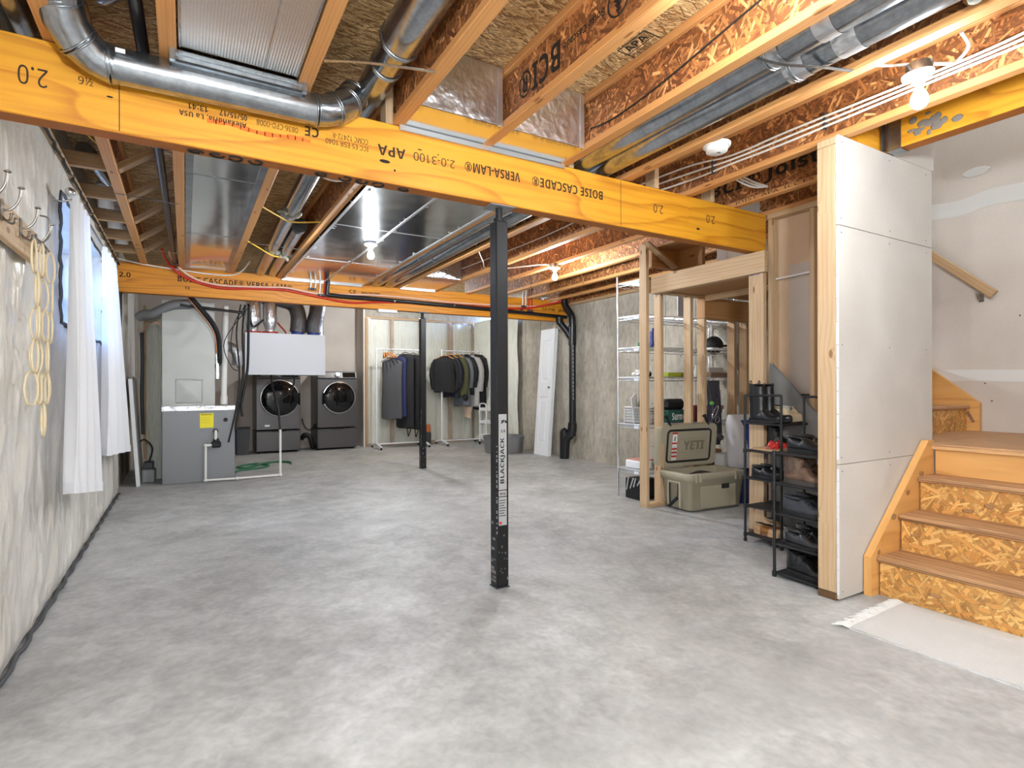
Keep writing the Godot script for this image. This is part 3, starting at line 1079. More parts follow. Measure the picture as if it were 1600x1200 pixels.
func joists() -> void:
	var nx := [-0.425, -0.055, 0.445, 0.91, 1.40, 1.91, 2.39, 2.96]
	var nl := ["near joist beside the plastic film wall", "near joist edging the ribbed foil panel by the black pipe", "near joist between the ribbed foil panel and the round duct elbow", "near joist beside the large round duct", "near joist stamped with large black letters",
		"near joist between the printed joist and the twin silver ducts", "near joist beside the white smoke detector", "near joist with white cables stapled along its web"]
	var made := []
	for i in nx.size():
		made.append(joist(nx[i], 2.24, -2.735, nl[i]))
	made.append(joist(3.45, -1.70, -2.735, "short printed joist above the end of the near beam"))
	made.append(joist(3.83, -1.70, -2.735, "short joist above the drywall stud frame"))
	var e: Node3D = made[4]
	var zc := (2.24 - 2.735) / 2
	var F := Vector3(0, 0, -1)
	var N := Vector3(0, 0, 1)
	for r in [["BCI\u00ae", -2.13, 0.145, 0.34, 0.125, M.ink_dark, true], ["Boise Cascade", -1.80, 0.155, 0.27, 0.034, M.ink_dark, true], ["BCI\u00ae", 0.1, 0.145, 0.34, 0.125, M.ink_dark, true]]:
		lettering(e, r[0], Vector3(-0.0055, r[2], r[1] - zc), F, Vector3(0, -1, 0), r[3], r[4], r[5], r[6])
	# round tree emblem beside the lettering
	var st := nst()
	var ring := []
	for i in 28:
		var a := TAU * i / 28
		ring.append(Vector3(-0.0055, 0.15 + 0.058 * sin(a), -1.585 - zc + 0.058 * cos(a)))
	tube(st, ring, 0.004, 5, false, true)
	for k in 4:
		var w := 0.04 - k * 0.008
		X = Transform3D(Basis.IDENTITY, Vector3(-0.0055, 0.18 - k * 0.02, -1.585 - zc))
		poly_out(st, [Vector3(-0.0008, 0.0, -w), Vector3(-0.0008, 0.0, w), Vector3(-0.0008, -0.026, 0)], Vector3(1, 0, 0), [Vector2.ZERO, Vector2.ZERO, Vector2.ZERO])
	X = Transform3D.IDENTITY
	part("printed_emblem", st, M.ink_dark, e, "black round tree emblem")
	var j: Node3D = made[8]
	zc = (-1.70 - 2.735) / 2
	lettering(j, "BCI\u00ae Joist", Vector3(-0.0055, 0.160, -2.46 - zc), N, Vector3(0, 1, 0), 0.84, 0.12, M.ink_dark, true)
	lettering(j, "JOIST  APA  ICC ES ESR 1336", Vector3(-0.0295, 0.018, -2.2 - zc), N, Vector3(0, 1, 0), 0.9, 0.024, M.ink_dark, false)
	# grade stamp on the deck
	st = nst()
	for k in [[1.775, 1.781, -2.03, -1.85], [1.905, 1.911, -2.03, -1.85], [1.84, 1.844, -2.03, -1.85]]:
		bb(st, Vector3(k[0], 2.7012, k[2]), Vector3(k[1], 2.7022, k[3]))
	for k in [-2.03, -1.855]:
		bb(st, Vector3(1.775, 2.7012, k), Vector3(1.911, 2.7022, k + 0.006))
	var stamp := one("grade_stamp", "black boxed stamp printed on the deck beside the printed joist", "stamp", st, M.ink_dark)
	lettering(stamp, "APA", Vector3(1.81, 2.7012, -1.94), N, Vector3(-1, 0, 0), 0.13, 0.045, M.ink_dark)
	lettering(stamp, "PRG-108  23/32", Vector3(1.865, 2.7012, -1.94), N, Vector3(-1, 0, 0), 0.15, 0.018, M.ink_dark, false)
	lettering(stamp, "SIZED FOR SPACING", Vector3(1.89, 2.7012, -1.94), N, Vector3(-1, 0, 0), 0.15, 0.014, M.ink_dark, false)
	# beyond the near beam
	var fx := [-0.375, -0.03, 0.455, 0.96, 1.46, 1.99, 2.42, 2.96, 3.45, 3.93, 4.42, 4.86]
	var fl := ["far joist nailed to the row of short blocks beside the film wall", "far joist between the black pipe and the smooth foil panel", "far joist between the foil panel and the pair of round pipes", "far joist edging the broad foil panel over the hanging pipes", "far joist hidden above the broad foil panel",
		"far joist between the broad foil panel and the twin ducts", "far joist on the shelf side of the twin ducts", "far joist with the strip of foil near the far beam", "far joist holding the far bulb", "far joist just past the far bulb", "far joist above the wire shelves", "far joist nearest the concrete wall"]
	for i in fx.size():
		made.append(joist(fx[i], -2.742, -7.2, fl[i], 2.40 if i < 4 else 2.404))
	for q in [[0.865, "block standing on the near beam beside the large round duct"], [1.965, "block standing on the near beam by the twin silver ducts"], [2.655, "block standing on the near beam behind the cables by the smoke detector"], [3.19, "block standing on the near beam at its drywall end"]]:
		squash(q[0], -2.695, q[1])
	# short blocks beside the first far joist, flat on the bottom
	var zs := [-4.10, -4.72, -5.33, -5.95, -6.50]
	var ord := ["nearest the near beam", "second from the near beam", "midway between the beams", "second from the far beam", "nearest the far beam"]
	for i in zs.size():
		var st2 := nst()
		bb(st2, Vector3(-0.64, 2.402, zs[i] - 0.02), Vector3(-0.404, 2.488, zs[i] + 0.02), 0.003)
		one("blocking", "short level wooden block between film wall and first far joist, " + ord[i], "blocking", st2, M.spruce_dull)
		st2 = nst()
		bar(st2, Vector3(-0.352, 2.425, zs[i]), Vector3(-0.052, 2.655, zs[i]), 0.075, 0.038, Vector3.UP, 0.003)
		one("bridging", "slanting wooden bridging piece rising past the black pipe, " + ord[i], "bridging", st2, M.spruce_dull)
	# beam and header round the stair opening
	st = nst()
	bb(st, Vector3(3.342, 2.398, -1.60), Vector3(3.43, 2.70, 2.24), 0.003)
	var tb := one("laminated_beam", "yellow laminated beam on the edge of the stair opening above the drywall", "beam", st, M.lvl)
	st = nst()
	bb(st, Vector3(3.345, 2.396, -1.598), Vector3(3.428, 2.398, 2.2))
	part("underside", st, M.lvl_edge, tb)
	lettering(tb, "BOISE CASCADE\u00ae VERSA-LAM\u00ae", Vector3(3.3412, 2.59, -0.55), N, Vector3(0, 1, 0), 1.1, 0.06, M.ink_faded)
	st = nst()
	for k in 24:
		ell(st, Vector3(3.3418, 2.46 + rng.randfn() * 0.022, -1.40 + rng.randfn() * 0.05), Vector3(0.002, rng.randf_range(0.008, 0.022), rng.randf_range(0.008, 0.028)), 8, 5)
	part("grey_stain", st, mat(c8(120, 112, 104), 0.8), tb, "grey smear on the yellow face")
	st = nst()
	bb(st, Vector3(2.99, 2.398, -1.70), Vector3(3.86, 2.70, -1.626), 0.003)
	one("laminated_beam", "short yellow header over the top of the drywall panel", "beam", st, M.lvl)
	st = nst()
	bb(st, Vector3(3.336, 2.394, -1.60), Vector3(3.342, 2.62, -1.53), 0.001)
	bb(st, Vector3(3.336, 2.390, -1.60), Vector3(3.436, 2.396, -1.53), 0.001)
	bb(st, Vector3(3.30, 2.40, -1.612), Vector3(3.342, 2.60, -1.608), 0.0)
	one("joist_hanger", "galvanized hanger where the yellow beam meets the drywall", "hanger", st, M.galv)

# ---------------------------------------------------------------- ducts
var pending := []

func rings(t: Node3D) -> void:
	for s in pending:
		part("bead_ring", s, M.galv, t)
	pending = []

func collar(_st: SurfaceTool, p: Vector3, dir: Vector3, r: float) -> void:
	var t := dir.normalized()
	var st := nst()
	pending.append(st)
	for k in [-0.006, 0.006]:
		tube(st, [p + t * (k - 0.004), p + t * (k - 0.002), p + t * (k + 0.002), p + t * (k + 0.004)], [r, r + 0.005, r + 0.005, r], 20, false)

func ducts() -> void:
	# round duct along the face of the near beam, with a gored elbow at each end
	var t := thing("round_duct", "elbowed round silver duct hugging the top of the near beam", "duct", Vector3(0.1, 2.33, -2.575))
	var o := -t.position
	var st := nst()
	tube(st, [o + Vector3(-0.235, 2.325, -2.572), o + Vector3(0.13, 2.332, -2.572), o + Vector3(0.50, 2.338, -2.572)], 0.066, 28)
	part("straight_pipe", st, M.duct, t)
	st = nst()
	tube(st, [o + Vector3(-0.235, 2.325, -2.572), o + Vector3(-0.285, 2.335, -2.562), o + Vector3(-0.33, 2.362, -2.535)], [0.068, 0.068, 0.069], 28)
	tube(st, [o + Vector3(-0.33, 2.362, -2.535), o + Vector3(-0.362, 2.405, -2.495), o + Vector3(-0.375, 2.455, -2.45)], [0.069, 0.07, 0.071], 28)
	tube(st, [o + Vector3(-0.375, 2.455, -2.45), o + Vector3(-0.365, 2.52, -2.36), o + Vector3(-0.34, 2.55, -2.2), o + Vector3(-0.28, 2.555, -0.6), o + Vector3(-0.26, 2.555, 2.1)], 0.073, 28)
	part("elbow", st, M.duct, t)
	st = nst()
	tube(st, [o + Vector3(0.50, 2.338, -2.572), o + Vector3(0.545, 2.346, -2.575), o + Vector3(0.585, 2.368, -2.585)], 0.067, 28)
	tube(st, [o + Vector3(0.585, 2.368, -2.585), o + Vector3(0.625, 2.395, -2.60), o + Vector3(0.655, 2.43, -2.62)], 0.067, 28)
	tube(st, [o + Vector3(0.655, 2.43, -2.62), o + Vector3(0.69, 2.48, -2.645)], 0.067, 28)
	part("elbow", st, M.duct, t)
	st = nst()
	collar(st, o + Vector3(-0.245, 2.326, -2.571), Vector3(1, 0.1, 0), 0.067)
	collar(st, o + Vector3(-0.33, 2.362, -2.535), Vector3(-1, 0.8, 0.8), 0.069)
	collar(st, o + Vector3(-0.375, 2.455, -2.45), Vector3(-0.2, 0.8, 0.8), 0.071)
	collar(st, o + Vector3(0.505, 2.338, -2.572), Vector3(1, 0.1, 0), 0.066)
	collar(st, o + Vector3(0.585, 2.368, -2.585), Vector3(1, 0.6, -0.2), 0.067)
	collar(st, o + Vector3(0.655, 2.43, -2.62), Vector3(0.8, 1, -0.4), 0.067)
	collar(st, o + Vector3(0.69, 2.48, -2.645), Vector3(0.7, 1, -0.5), 0.068)
	rings(t)
	st = nst()
	X = Transform3D(Basis(Vector3.RIGHT, 0.35), o + Vector3(-0.205, 2.345, -2.512))
	bx(st, Vector3.ZERO, Vector3(0.03, 0.035, 0.002), 0.0)
	X = Transform3D.IDENTITY
	part("paper_label", st, M.white, t)

	# a second elbow above it in the same bay
	t = thing("duct_elbow", "dark shiny elbow fitting squeezed above the long beam duct", "duct", Vector3(-0.2, 2.52, -2.3))
	st = nst()
	tube(st, [Vector3(-0.06, 0.02, -0.16), Vector3(-0.02, 0.02, -0.06), Vector3(0.0, 0.03, 0.05), Vector3(-0.01, 0.08, 0.16), Vector3(-0.02, 0.16, 0.22)], [0.06, 0.075, 0.08, 0.08, 0.08], 22)
	part("elbow", st, M.duct, t)
	st = nst()
	collar(st, Vector3(-0.02, 0.02, -0.06), Vector3(0.3, 0, 1), 0.076)
	collar(st, Vector3(0.0, 0.03, 0.05), Vector3(0, 0.2, 1), 0.081)
	rings(t)

	st = nst()
	tube(st, [Vector3(-0.545, 2.50, 2.1), Vector3(-0.54, 2.49, -2.3), Vector3(-0.53, 2.485, -2.75)], 0.052, 22)
	one("round_duct", "round silver duct between the film wall and the first near joist", "duct", st, M.duct)
	for k in 2:
		st = nst()
		var zz: float = [-3.35, -4.35][k]
		tube(st, [Vector3(-0.52, 2.53, zz + 0.18), Vector3(-0.48, 2.52, zz), Vector3(-0.44, 2.50, zz - 0.22)], 0.05, 20)
		one("duct_stub", "short silver duct stub above the wall blocks, " + ["just past the near beam", "farther along the film wall"][k], "duct", st, M.duct)
	for k in 3:
		st = nst()
		X = Transform3D(Basis(Vector3.RIGHT, 0.25), Vector3(-0.5, 2.52, [-5.02, -5.62, -6.2][k]))
		lathe(st, [[0.0, -0.1], [0.05, -0.1], [0.056, -0.02], [0.062, 0.0], [0.062, 0.07], [0.05, 0.08], [0.05, 0.19], [0.0, 0.19]], 20)
		X = Transform3D.IDENTITY
		one("vent_fitting", "pale round pipe fitting above the wall blocks, " + ["third from the far beam", "second from the far beam", "nearest the far beam"][k], "pipe fitting", st, M.white_plastic)

	# the large round duct in the next bay
	t = thing("round_duct", "large round silver duct running over the near beam behind the elbow", "duct", Vector3(0.765, 2.53, -0.5))
	o = -t.position
	st = nst()
	tube(st, [o + Vector3(0.765, 2.53, 2.1), o + Vector3(0.765, 2.53, -2.20)], 0.082, 28)
	part("wide_pipe", st, M.duct, t)
	st = nst()
	tube(st, [o + Vector3(0.765, 2.53, -2.20), o + Vector3(0.765, 2.523, -2.26), o + Vector3(0.765, 2.515, -2.78)], [0.08, 0.068, 0.068], 28)
	part("narrow_pipe", st, M.duct, t)
	st = nst()
	collar(st, o + Vector3(0.765, 2.53, -2.20), Vector3(0, 0, 1), 0.083)
	collar(st, o + Vector3(0.765, 2.52, -2.38), Vector3(0, 0, 1), 0.069)
	rings(t)

	# two pipes beyond the beam with mastic at their joints
	t = thing("round_duct", "thin round duct with white mastic lumps beside the small foil panel", "duct", Vector3(0.70, 2.46, -5.0))
	o = -t.position
	st = nst()
	tube(st, [o + Vector3(0.68, 2.465, -2.8), o + Vector3(0.70, 2.462, -4.55), o + Vector3(0.765, 2.46, -7.25)], 0.058, 24)
	part("pipe", st, M.duct, t)
	mastic(t, [o + Vector3(0.70, 2.445, -4.55), o + Vector3(0.735, 2.445, -5.85)])
	t = thing("round_duct", "short round duct with an open dark end beside the broad foil panel", "duct", Vector3(0.86, 2.46, -6.0))
	o = -t.position
	st = nst()
	tube(st, [o + Vector3(0.835, 2.465, -4.95), o + Vector3(0.895, 2.46, -7.25)], 0.058, 24)
	part("pipe", st, M.duct, t)
	st = nst()
	tube(st, [o + Vector3(0.834, 2.465, -4.93), o + Vector3(0.836, 2.465, -5.0)], 0.062, 24)
	part("end_cap", st, M.grey_dark, t, "dark end cap")
	mastic(t, [o + Vector3(0.865, 2.445, -5.95)])

	# twin ducts along the bay with the smoke detector
	for k in 2:
		var x: float = [2.065, 2.235][k]
		t = thing("round_duct", ["twin silver duct on the printed joist side of the pair", "twin silver duct on the smoke detector side of the pair"][k], "duct", Vector3(x, 2.478, -2.5))
		o = -t.position
		st = nst()
		tube(st, [o + Vector3(x, 2.478, 2.1), o + Vector3(x, 2.478, -2.6), o + Vector3(x + 0.03, 2.47, -4.9), o + Vector3(x + 0.06, 2.465, -7.25)], 0.075, 26)
		part("pipe", st, M.duct, t)
		st = nst()
		for z in [-0.35, -1.42, -3.9, -5.4]:
			collar(st, o + Vector3(x + (0.0 if z > -2.6 else 0.03), 2.476, z), Vector3(0, 0, 1), 0.076)
		rings(t)
		for z in [-1.36, -1.15]:
			st = nst()
			tube(st, [o + Vector3(x, 2.478, z), o + Vector3(x, 2.478, z - 0.07 - 0.02 * k)], 0.0768, 24, false)
			part("foil_tape", st, M.foil_crinkle, t, "crinkled foil tape")
		if k == 1:
			mastic(t, [o + Vector3(x + 0.05, 2.455, -0.80)])

	# ribbed foil panel near the camera
	t = thing("foil_pan_duct", "near ribbed foil panel closing the bay beside the black pipe", "duct panel", Vector3(0.195, 2.408, -0.15))
	st = nst()
	bb(st, Vector3(-0.215, 0, -2.32), Vector3(0.215, 0.006, 2.35), 0.001)
	part("sheet", st, M.foil_ribbed, t)
	st = nst()
	bb(st, Vector3(-0.212, -0.003, -2.32), Vector3(-0.206, 0.03, 2.35), 0.001)
	bb(st, Vector3(0.206, -0.003, -2.32), Vector3(0.212, 0.03, 2.35), 0.001)
	bb(st, Vector3(0.085, -0.0015, -2.32), Vector3(0.088, 0.001, 2.35), 0.0)
	part("edge_fold", st, M.galv, t)
	st = nst()
	bb(st, Vector3(-0.24, -0.05, -2.345), Vector3(0.245, -0.004, -2.335), 0.002)
	bb(st, Vector3(-0.24, -0.05, -2.40), Vector3(0.245, -0.042, -2.335), 0.002)
	bb(st, Vector3(-0.24, -0.028, -2.336), Vector3(0.245, -0.018, -2.328), 0.002)
	bb(st, Vector3(-0.245, -0.052, -2.35), Vector3(-0.225, 0.005, -2.325), 0.001)
	bb(st, Vector3(0.235, -0.052, -2.35), Vector3(0.255, 0.012, -2.325), 0.001)
	part("end_strip", st, M.galv, t, "folded galvanized strip")

	# foil boots on the near beam
	var bays := [[0.94, 1.37, "near foil boot beside the large round duct and the printed joist"], [1.43, 1.88, "near foil boot between the printed joist and the twin ducts"]]
	for b in bays:
		t = thing("foil_boot", b[2], "duct panel", Vector3((b[0] + b[1]) / 2, 2.40, -2.5))
		var hw: float = (b[1] - b[0]) / 2
		st = nst()
		bb(st, Vector3(-hw, 0.004, 0.075), Vector3(hw, 0.30, 0.080), 0.001)
		part("end_panel", st, M.foil_crinkle, t)
		st = nst()
		bb(st, Vector3(-hw, 0.002, -0.145), Vector3(hw, 0.006, 0.08), 0.0)
		part("bottom_panel", st, M.foil, t)
		st = nst()
		bb(st, Vector3(-hw - 0.03, -0.028, -0.148), Vector3(hw + 0.03, 0.001, -0.136), 0.004)
		bb(st, Vector3(hw - 0.03, 0.0, 0.080), Vector3(hw - 0.002, 0.29, 0.087), 0.002)
		part("edge_strip", st, M.tape, t, "bright folded metal edge")

	# foil panels beyond the near beam
	t = thing("foil_pan_duct", "narrow smooth foil panel between two joists past the black pipe", "duct panel", Vector3(0.215, 2.404, -4.85))
	st = nst()
	bb(st, Vector3(-0.212, 0, -2.22), Vector3(0.212, 0.004, 2.08), 0.0)
	part("sheet", st, M.foil, t)
	st = nst()
	for z in [0.95, -0.55, -1.85]:
		bb(st, Vector3(-0.212, -0.003, z), Vector3(0.212, 0.0, z + 0.012), 0.001)
	bb(st, Vector3(-0.212, -0.003, -2.2), Vector3(-0.170, 0.0, 2.08), 0.001)
	bb(st, Vector3(0.170, -0.003, -2.2), Vector3(0.212, 0.0, 2.08), 0.001)
	part("seam_strip", st, M.galv, t, "raised seam")
	t = thing("foil_pan_duct", "broad shiny foil panel across two bays with the lit bulb under it", "duct panel", Vector3(1.475, 2.392, -4.85))
	st = nst()
	bb(st, Vector3(-0.475, 0, -2.22), Vector3(0.475, 0.005, 2.08), 0.0)
	part("sheet", st, M.foil, t)
	st = nst()
	for z in [0.35, -0.98]:
		bb(st, Vector3(-0.475, -0.003, z), Vector3(0.475, 0.0, z + 0.014), 0.001)
	for x in [-0.475, -0.012, 0.452]:
		bb(st, Vector3(x, -0.0035, -2.2), Vector3(x + 0.024, 0.0, 2.08), 0.001)
	for k in 60:
		var xx: float = [-0.455, 0.0, 0.455][k % 3] + rng.randf_range(-0.03, 0.03)
		ell(st, Vector3(xx, -0.002, rng.randf_range(-2.1, 2.0)), Vector3(0.016, 0.003, 0.005), 6, 4)
	part("seam_strip", st, M.tape, t, "taped seam")
	st = nst()
	bb(st, Vector3(-0.49, -0.022, -2.236), Vector3(0.47, 0.004, -2.224), 0.004)
	part("edge_strip", st, M.tape, t, "bright folded metal edge")
	t = thing("foil_boot", "far foil boot on the far beam beside the red water manifold", "duct panel", Vector3(2.69, 2.404, -6.6))
	st = nst()
	bb(st, Vector3(-0.23, 0.004, 0.40), Vector3(0.23, 0.29, 0.405), 0.0)
	part("end_panel", st, M.foil_crinkle, t)
	st = nst()
	bb(st, Vector3(-0.23, 0.0, -0.46), Vector3(0.23, 0.005, 0.405), 0.0)
	part("bottom_panel", st, M.foil, t)
	st = nst()
	bb(st, Vector3(-0.25, -0.02, -0.475), Vector3(0.25, 0.003, -0.46), 0.003)
	part("edge_strip", st, M.tape, t)

func mastic(t: Node3D, spots: Array) -> void:
	var st := nst()
	for p in spots:
		for k in 26:
			var d := Vector3(rng.randfn() * 0.035, rng.randfn() * 0.014 - 0.012, rng.randfn() * 0.032)
			ell(st, p + d, Vector3(rng.randf_range(0.016, 0.03), rng.randf_range(0.014, 0.024), rng.randf_range(0.016, 0.032)), 9, 6)
	part("mastic_lump", st, M.foam, t, "white foam sealant at the joint")

# ---------------------------------------------------------------- small things overhead
func wire(called: String, label: String, cat: String, pts: Array, r: float, m: Material, group := "", n := 8) -> MeshInstance3D:
	var st := nst()
	tube(st, smooth_path(pts), r, n)
	return one(called, label, cat, st, m, group)

func overhead_small() -> void:
	# smoke detector
	var t := thing("smoke_detector", "round white smoke detector between joist and cables above the beam", "smoke detector", Vector3(2.475, 2.405, -2.03))
	var st := nst()
	lathe(st, [[0.0, -0.045], [0.038, -0.044], [0.055, -0.036], [0.058, -0.012], [0.07, -0.010], [0.073, -0.002], [0.073, 0.006], [0.06, 0.012], [0.0, 0.012]], 32)
	part("body", st, M.white_plastic, t)
	st = nst()
	bb(st, Vector3(-0.012, -0.047, 0.01), Vector3(0.008, -0.043, 0.024), 0.001)
	part("test_button", st, M.grey_paint, t)
	st = nst()
	lathe(st, [[0.0, 0.012], [0.045, 0.012], [0.045, 0.04], [0.0, 0.04]], 8)
	part("junction_box", st, M.galv, t)
	# cables along the joist
	var ys := [2.545, 2.515, 2.485]
	for k in 3:
		var y: float = ys[k]
		var pts := [Vector3(2.942, y + 0.01, 2.1), Vector3(2.944, y - 0.01, 0.6), Vector3(2.943, y + 0.005, -0.6), Vector3(2.93, y - 0.02 + 0.012 * k, -1.1), Vector3(2.942, y, -1.9), Vector3(2.944, y + 0.004 * k, -2.3), Vector3(2.936, y + 0.05 - 0.02 * k, -2.7), Vector3(2.92, y + 0.07, -3.6)]
		wire("white_cable", "white cable clipped along the joist web, " + ["uppermost of the three", "middle of the three", "lowest of the three"][k], "cable", pts, 0.0065, M.cable)
	for q in 3:
		wire("white_cable", "white cable drooping through the short printed joist, " + ["upper loop", "middle loop", "lower loop"][q], "cable", [Vector3(2.97, 2.55 + 0.01 * q, -2.35), Vector3(3.12, 2.53 - 0.02 * q, -2.43), Vector3(3.30, 2.49 - 0.02 * q, -2.42), Vector3(3.44, 2.47, -2.40)], 0.0065, M.cable)
	for k in 3:
		st = nst()
		var z: float = [-2.45, -1.72, -0.62][k]
		bb(st, Vector3(2.935, 2.475, z), Vector3(2.956, 2.56, z + 0.012), 0.001)
		one("cable_staple", "dark staple round the three white cables, " + ["nearest the yellow beam", "just past the lit bulb", "between the bulb and the camera side"][k], "staple", st, M.grey_dark)
	wire("white_cable", "white cable hooked behind the bulb by the stair", "cable", [Vector3(2.42, 2.44, -1.25), Vector3(2.5, 2.43, -1.2), Vector3(2.58, 2.42, -1.12), Vector3(2.68, 2.42, -1.06), Vector3(2.74, 2.44, -1.05), Vector3(2.72, 2.47, -1.0), Vector3(2.6, 2.48, -0.98)], 0.0065, M.cable)
	wire("dark_cord", "thin dark cord sagging along the web beside the twin ducts", "cord", [Vector3(1.895, 2.64, -0.5), Vector3(1.897, 2.60, -1.2), Vector3(1.89, 2.50, -1.85), Vector3(1.895, 2.48, -2.2), Vector3(1.893, 2.50, -2.38)], 0.004, M.ink_dark)
	# straps
	st = nst()
	var p := smooth_path([Vector3(0.475, 2.396, -2.27), Vector3(0.60, 2.40, -2.215), Vector3(0.74, 2.40, -2.17), Vector3(0.88, 2.388, -2.11)])
	for i in p.size() - 1:
		bar(st, p[i], p[i + 1], 0.016, 0.003, Vector3(0, 1, 0), 0.0)
	one("duct_strap", "thin metal strap under the large round duct", "strap", st, M.galv)
	st = nst()
	p = smooth_path([Vector3(1.94, 2.398, -1.40), Vector3(2.06, 2.392, -1.37), Vector3(2.2, 2.392, -1.31), Vector3(2.37, 2.40, -1.26)])
	for i in p.size() - 1:
		bar(st, p[i], p[i + 1], 0.016, 0.003, Vector3(0, 1, 0), 0.0)
	one("duct_strap", "thin metal strap under the twin silver ducts", "strap", st, M.galv)
	for k in 3:
		st = nst()
		var z: float = [-4.55, -6.25, -5.5][k]
		bar(st, Vector3(-0.40 if k < 2 else 0.46, 2.397, z + 0.02), Vector3(-0.04 if k < 2 else 0.95, 2.397, z - 0.02), 0.012, 0.002, Vector3.UP, 0.0)
		one("duct_strap", ["grey strap crossing the black pipe near the beam", "grey strap crossing the black pipe at the far beam", "grey strap under the two mastic-jointed pipes"][k], "strap", st, M.galv)
	# coiled cable
	st = nst()
	var pts := []
	for i in 90:
		var a := i * 0.42
		pts.append(Vector3(0.80 + cos(a) * (0.075 + 0.006 * sin(i * 0.7)), 2.46 + 0.012 * sin(i * 0.31), -3.62 + sin(a) * 0.075) + Vector3(0, 0.015 * cos(i * 0.13), 0))
	tube(st, pts, 0.006, 7)
	one("cable_coil", "coil of white cable hanging behind the near beam", "cable", st, M.cable)
	# yellow cables
	wire("yellow_cable", "yellow cable crossing the pipes at the nearer mastic lump", "cable", [Vector3(0.46, 2.41, -4.35), Vector3(0.60, 2.395, -4.5), Vector3(0.72, 2.385, -4.58), Vector3(0.93, 2.41, -4.55)], 0.006, M.yellow_cable)
	wire("yellow_cable", "yellow cable crossing the pipes at the farther mastic lumps", "cable", [Vector3(0.48, 2.43, -5.55), Vector3(0.60, 2.41, -5.7), Vector3(0.74, 2.39, -5.88), Vector3(0.87, 2.40, -5.95)], 0.006, M.yellow_cable)
	wire("white_cable", "white cable through the webs above the first row of blocks", "cable", [Vector3(-0.55, 2.50, -3.3), Vector3(-0.38, 2.52, -3.55), Vector3(-0.2, 2.49, -3.75), Vector3(-0.03, 2.47, -3.85)], 0.006, M.cable)
	wire("yellow_cable", "yellow cable above the blocks by the film wall", "cable", [Vector3(-0.62, 2.47, -3.05), Vector3(-0.5, 2.46, -3.5), Vector3(-0.4, 2.46, -3.9)], 0.006, M.yellow_cable)
	wire("white_cable", "white cable swinging from the far joist to the far bulb", "cable", [Vector3(2.3, 2.46, -4.6), Vector3(2.75, 2.45, -5.3), Vector3(3.0, 2.44, -5.6), Vector3(3.3, 2.42, -5.05), Vector3(3.42, 2.41, -4.95)], 0.006, M.cable)
	wire("white_cable", "thin white cable along the web past the near beam", "cable", [Vector3(2.95, 2.53, -3.0), Vector3(2.945, 2.55, -3.6), Vector3(2.944, 2.53, -4.6), Vector3(2.944, 2.56, -6.4)], 0.006, M.cable)
	wire("white_cable", "white cable looped along the top of the far beam", "cable", [Vector3(-0.6, 2.42, -6.9), Vector3(-0.35, 2.40, -7.03), Vector3(-0.05, 2.385, -7.07), Vector3(0.2, 2.37, -7.08), Vector3(0.45, 2.375, -7.07), Vector3(0.56, 2.42, -6.95), Vector3(0.62, 2.5, -6.8)], 0.008, M.cable)
	# black drain through the bay
	t = thing("drain_pipe", "long black drain pipe running above the blocks", "pipe", Vector3(-0.13, 2.43, -4.9))
	st = nst()
	tube(st, [Vector3(-0.03, 0.03, 4.6), Vector3(-0.02, 0.035, 2.6), Vector3(0.0, 0.02, 1.5), Vector3(0.03, 0.0, -1.4), Vector3(0.045, 0.0, -2.1)], 0.023, 16)
	part("pipe", st, M.abs, t)
	st = nst()
	tube(st, [Vector3(-0.025, 0.032, 2.72), Vector3(-0.022, 0.035, 2.62)], 0.034, 18)
	tube(st, [Vector3(0.045, 0.0, -1.95), Vector3(0.045, 0.0, -2.12)], 0.032, 18)
	part("coupling", st, M.abs, t)
	# water lines on the far beam
	wire("water_line", "red plastic water line sagging along the far beam", "pipe", [Vector3(-0.2, 2.49, -6.6), Vector3(-0.16, 2.44, -6.98), Vector3(0.0, 2.31, -7.075), Vector3(0.32, 2.225, -7.08), Vector3(0.7, 2.245, -7.08), Vector3(1.02, 2.255, -7.08), Vector3(1.42, 2.205, -7.08), Vector3(1.8, 2.165, -7.08), Vector3(2.2, 2.20, -7.08), Vector3(2.9, 2.235, -7.08), Vector3(3.5, 2.24, -7.08), Vector3(4.2, 2.25, -7.08), Vector3(4.6, 2.31, -7.06), Vector3(5.0, 2.42, -6.9), Vector3(5.08, 2.5, -6.7)], 0.0135, M.red)
	wire("water_line", "pale pink water line above the red one on the far beam", "pipe", [Vector3(-0.14, 2.49, -6.7), Vector3(-0.08, 2.42, -7.0), Vector3(0.1, 2.30, -7.075), Vector3(0.36, 2.255, -7.08), Vector3(0.75, 2.27, -7.08), Vector3(1.05, 2.285, -7.08), Vector3(1.42, 2.245, -7.08), Vector3(2.0, 2.28, -7.08), Vector3(2.5, 2.285, -7.08), Vector3(3.2, 2.27, -7.08), Vector3(4.0, 2.285, -7.08), Vector3(4.5, 2.31, -7.08), Vector3(4.75, 2.35, -7.04), Vector3(5.0, 2.46, -6.9)], 0.012, M.pink)
	t = thing("drain_pipe", "black drain pipe strapped along the lower face of the far beam", "pipe", Vector3(3.2, 2.22, -7.06))
	st = nst()
	tube(st, smooth_path([Vector3(-1.68, 0.30, 0.02), Vector3(-1.68, 0.20, 0.01), Vector3(-1.69, 0.06, 0.0), Vector3(-1.62, 0.015, 0.0), Vector3(-0.9, 0.012, 0.0), Vector3(0.5, -0.008, 0.0), Vector3(1.93, -0.04, 0.0)], 5), 0.026, 16)
	part("pipe", st, M.abs, t)
	st = nst()
	for x in [-0.85, 0.0, 1.1]:
		tube(st, [Vector3(x, 0.005, 0.0), Vector3(x + 0.02, 0.005, 0.0)], 0.0275, 16)
	part("strap", st, M.galv, t)
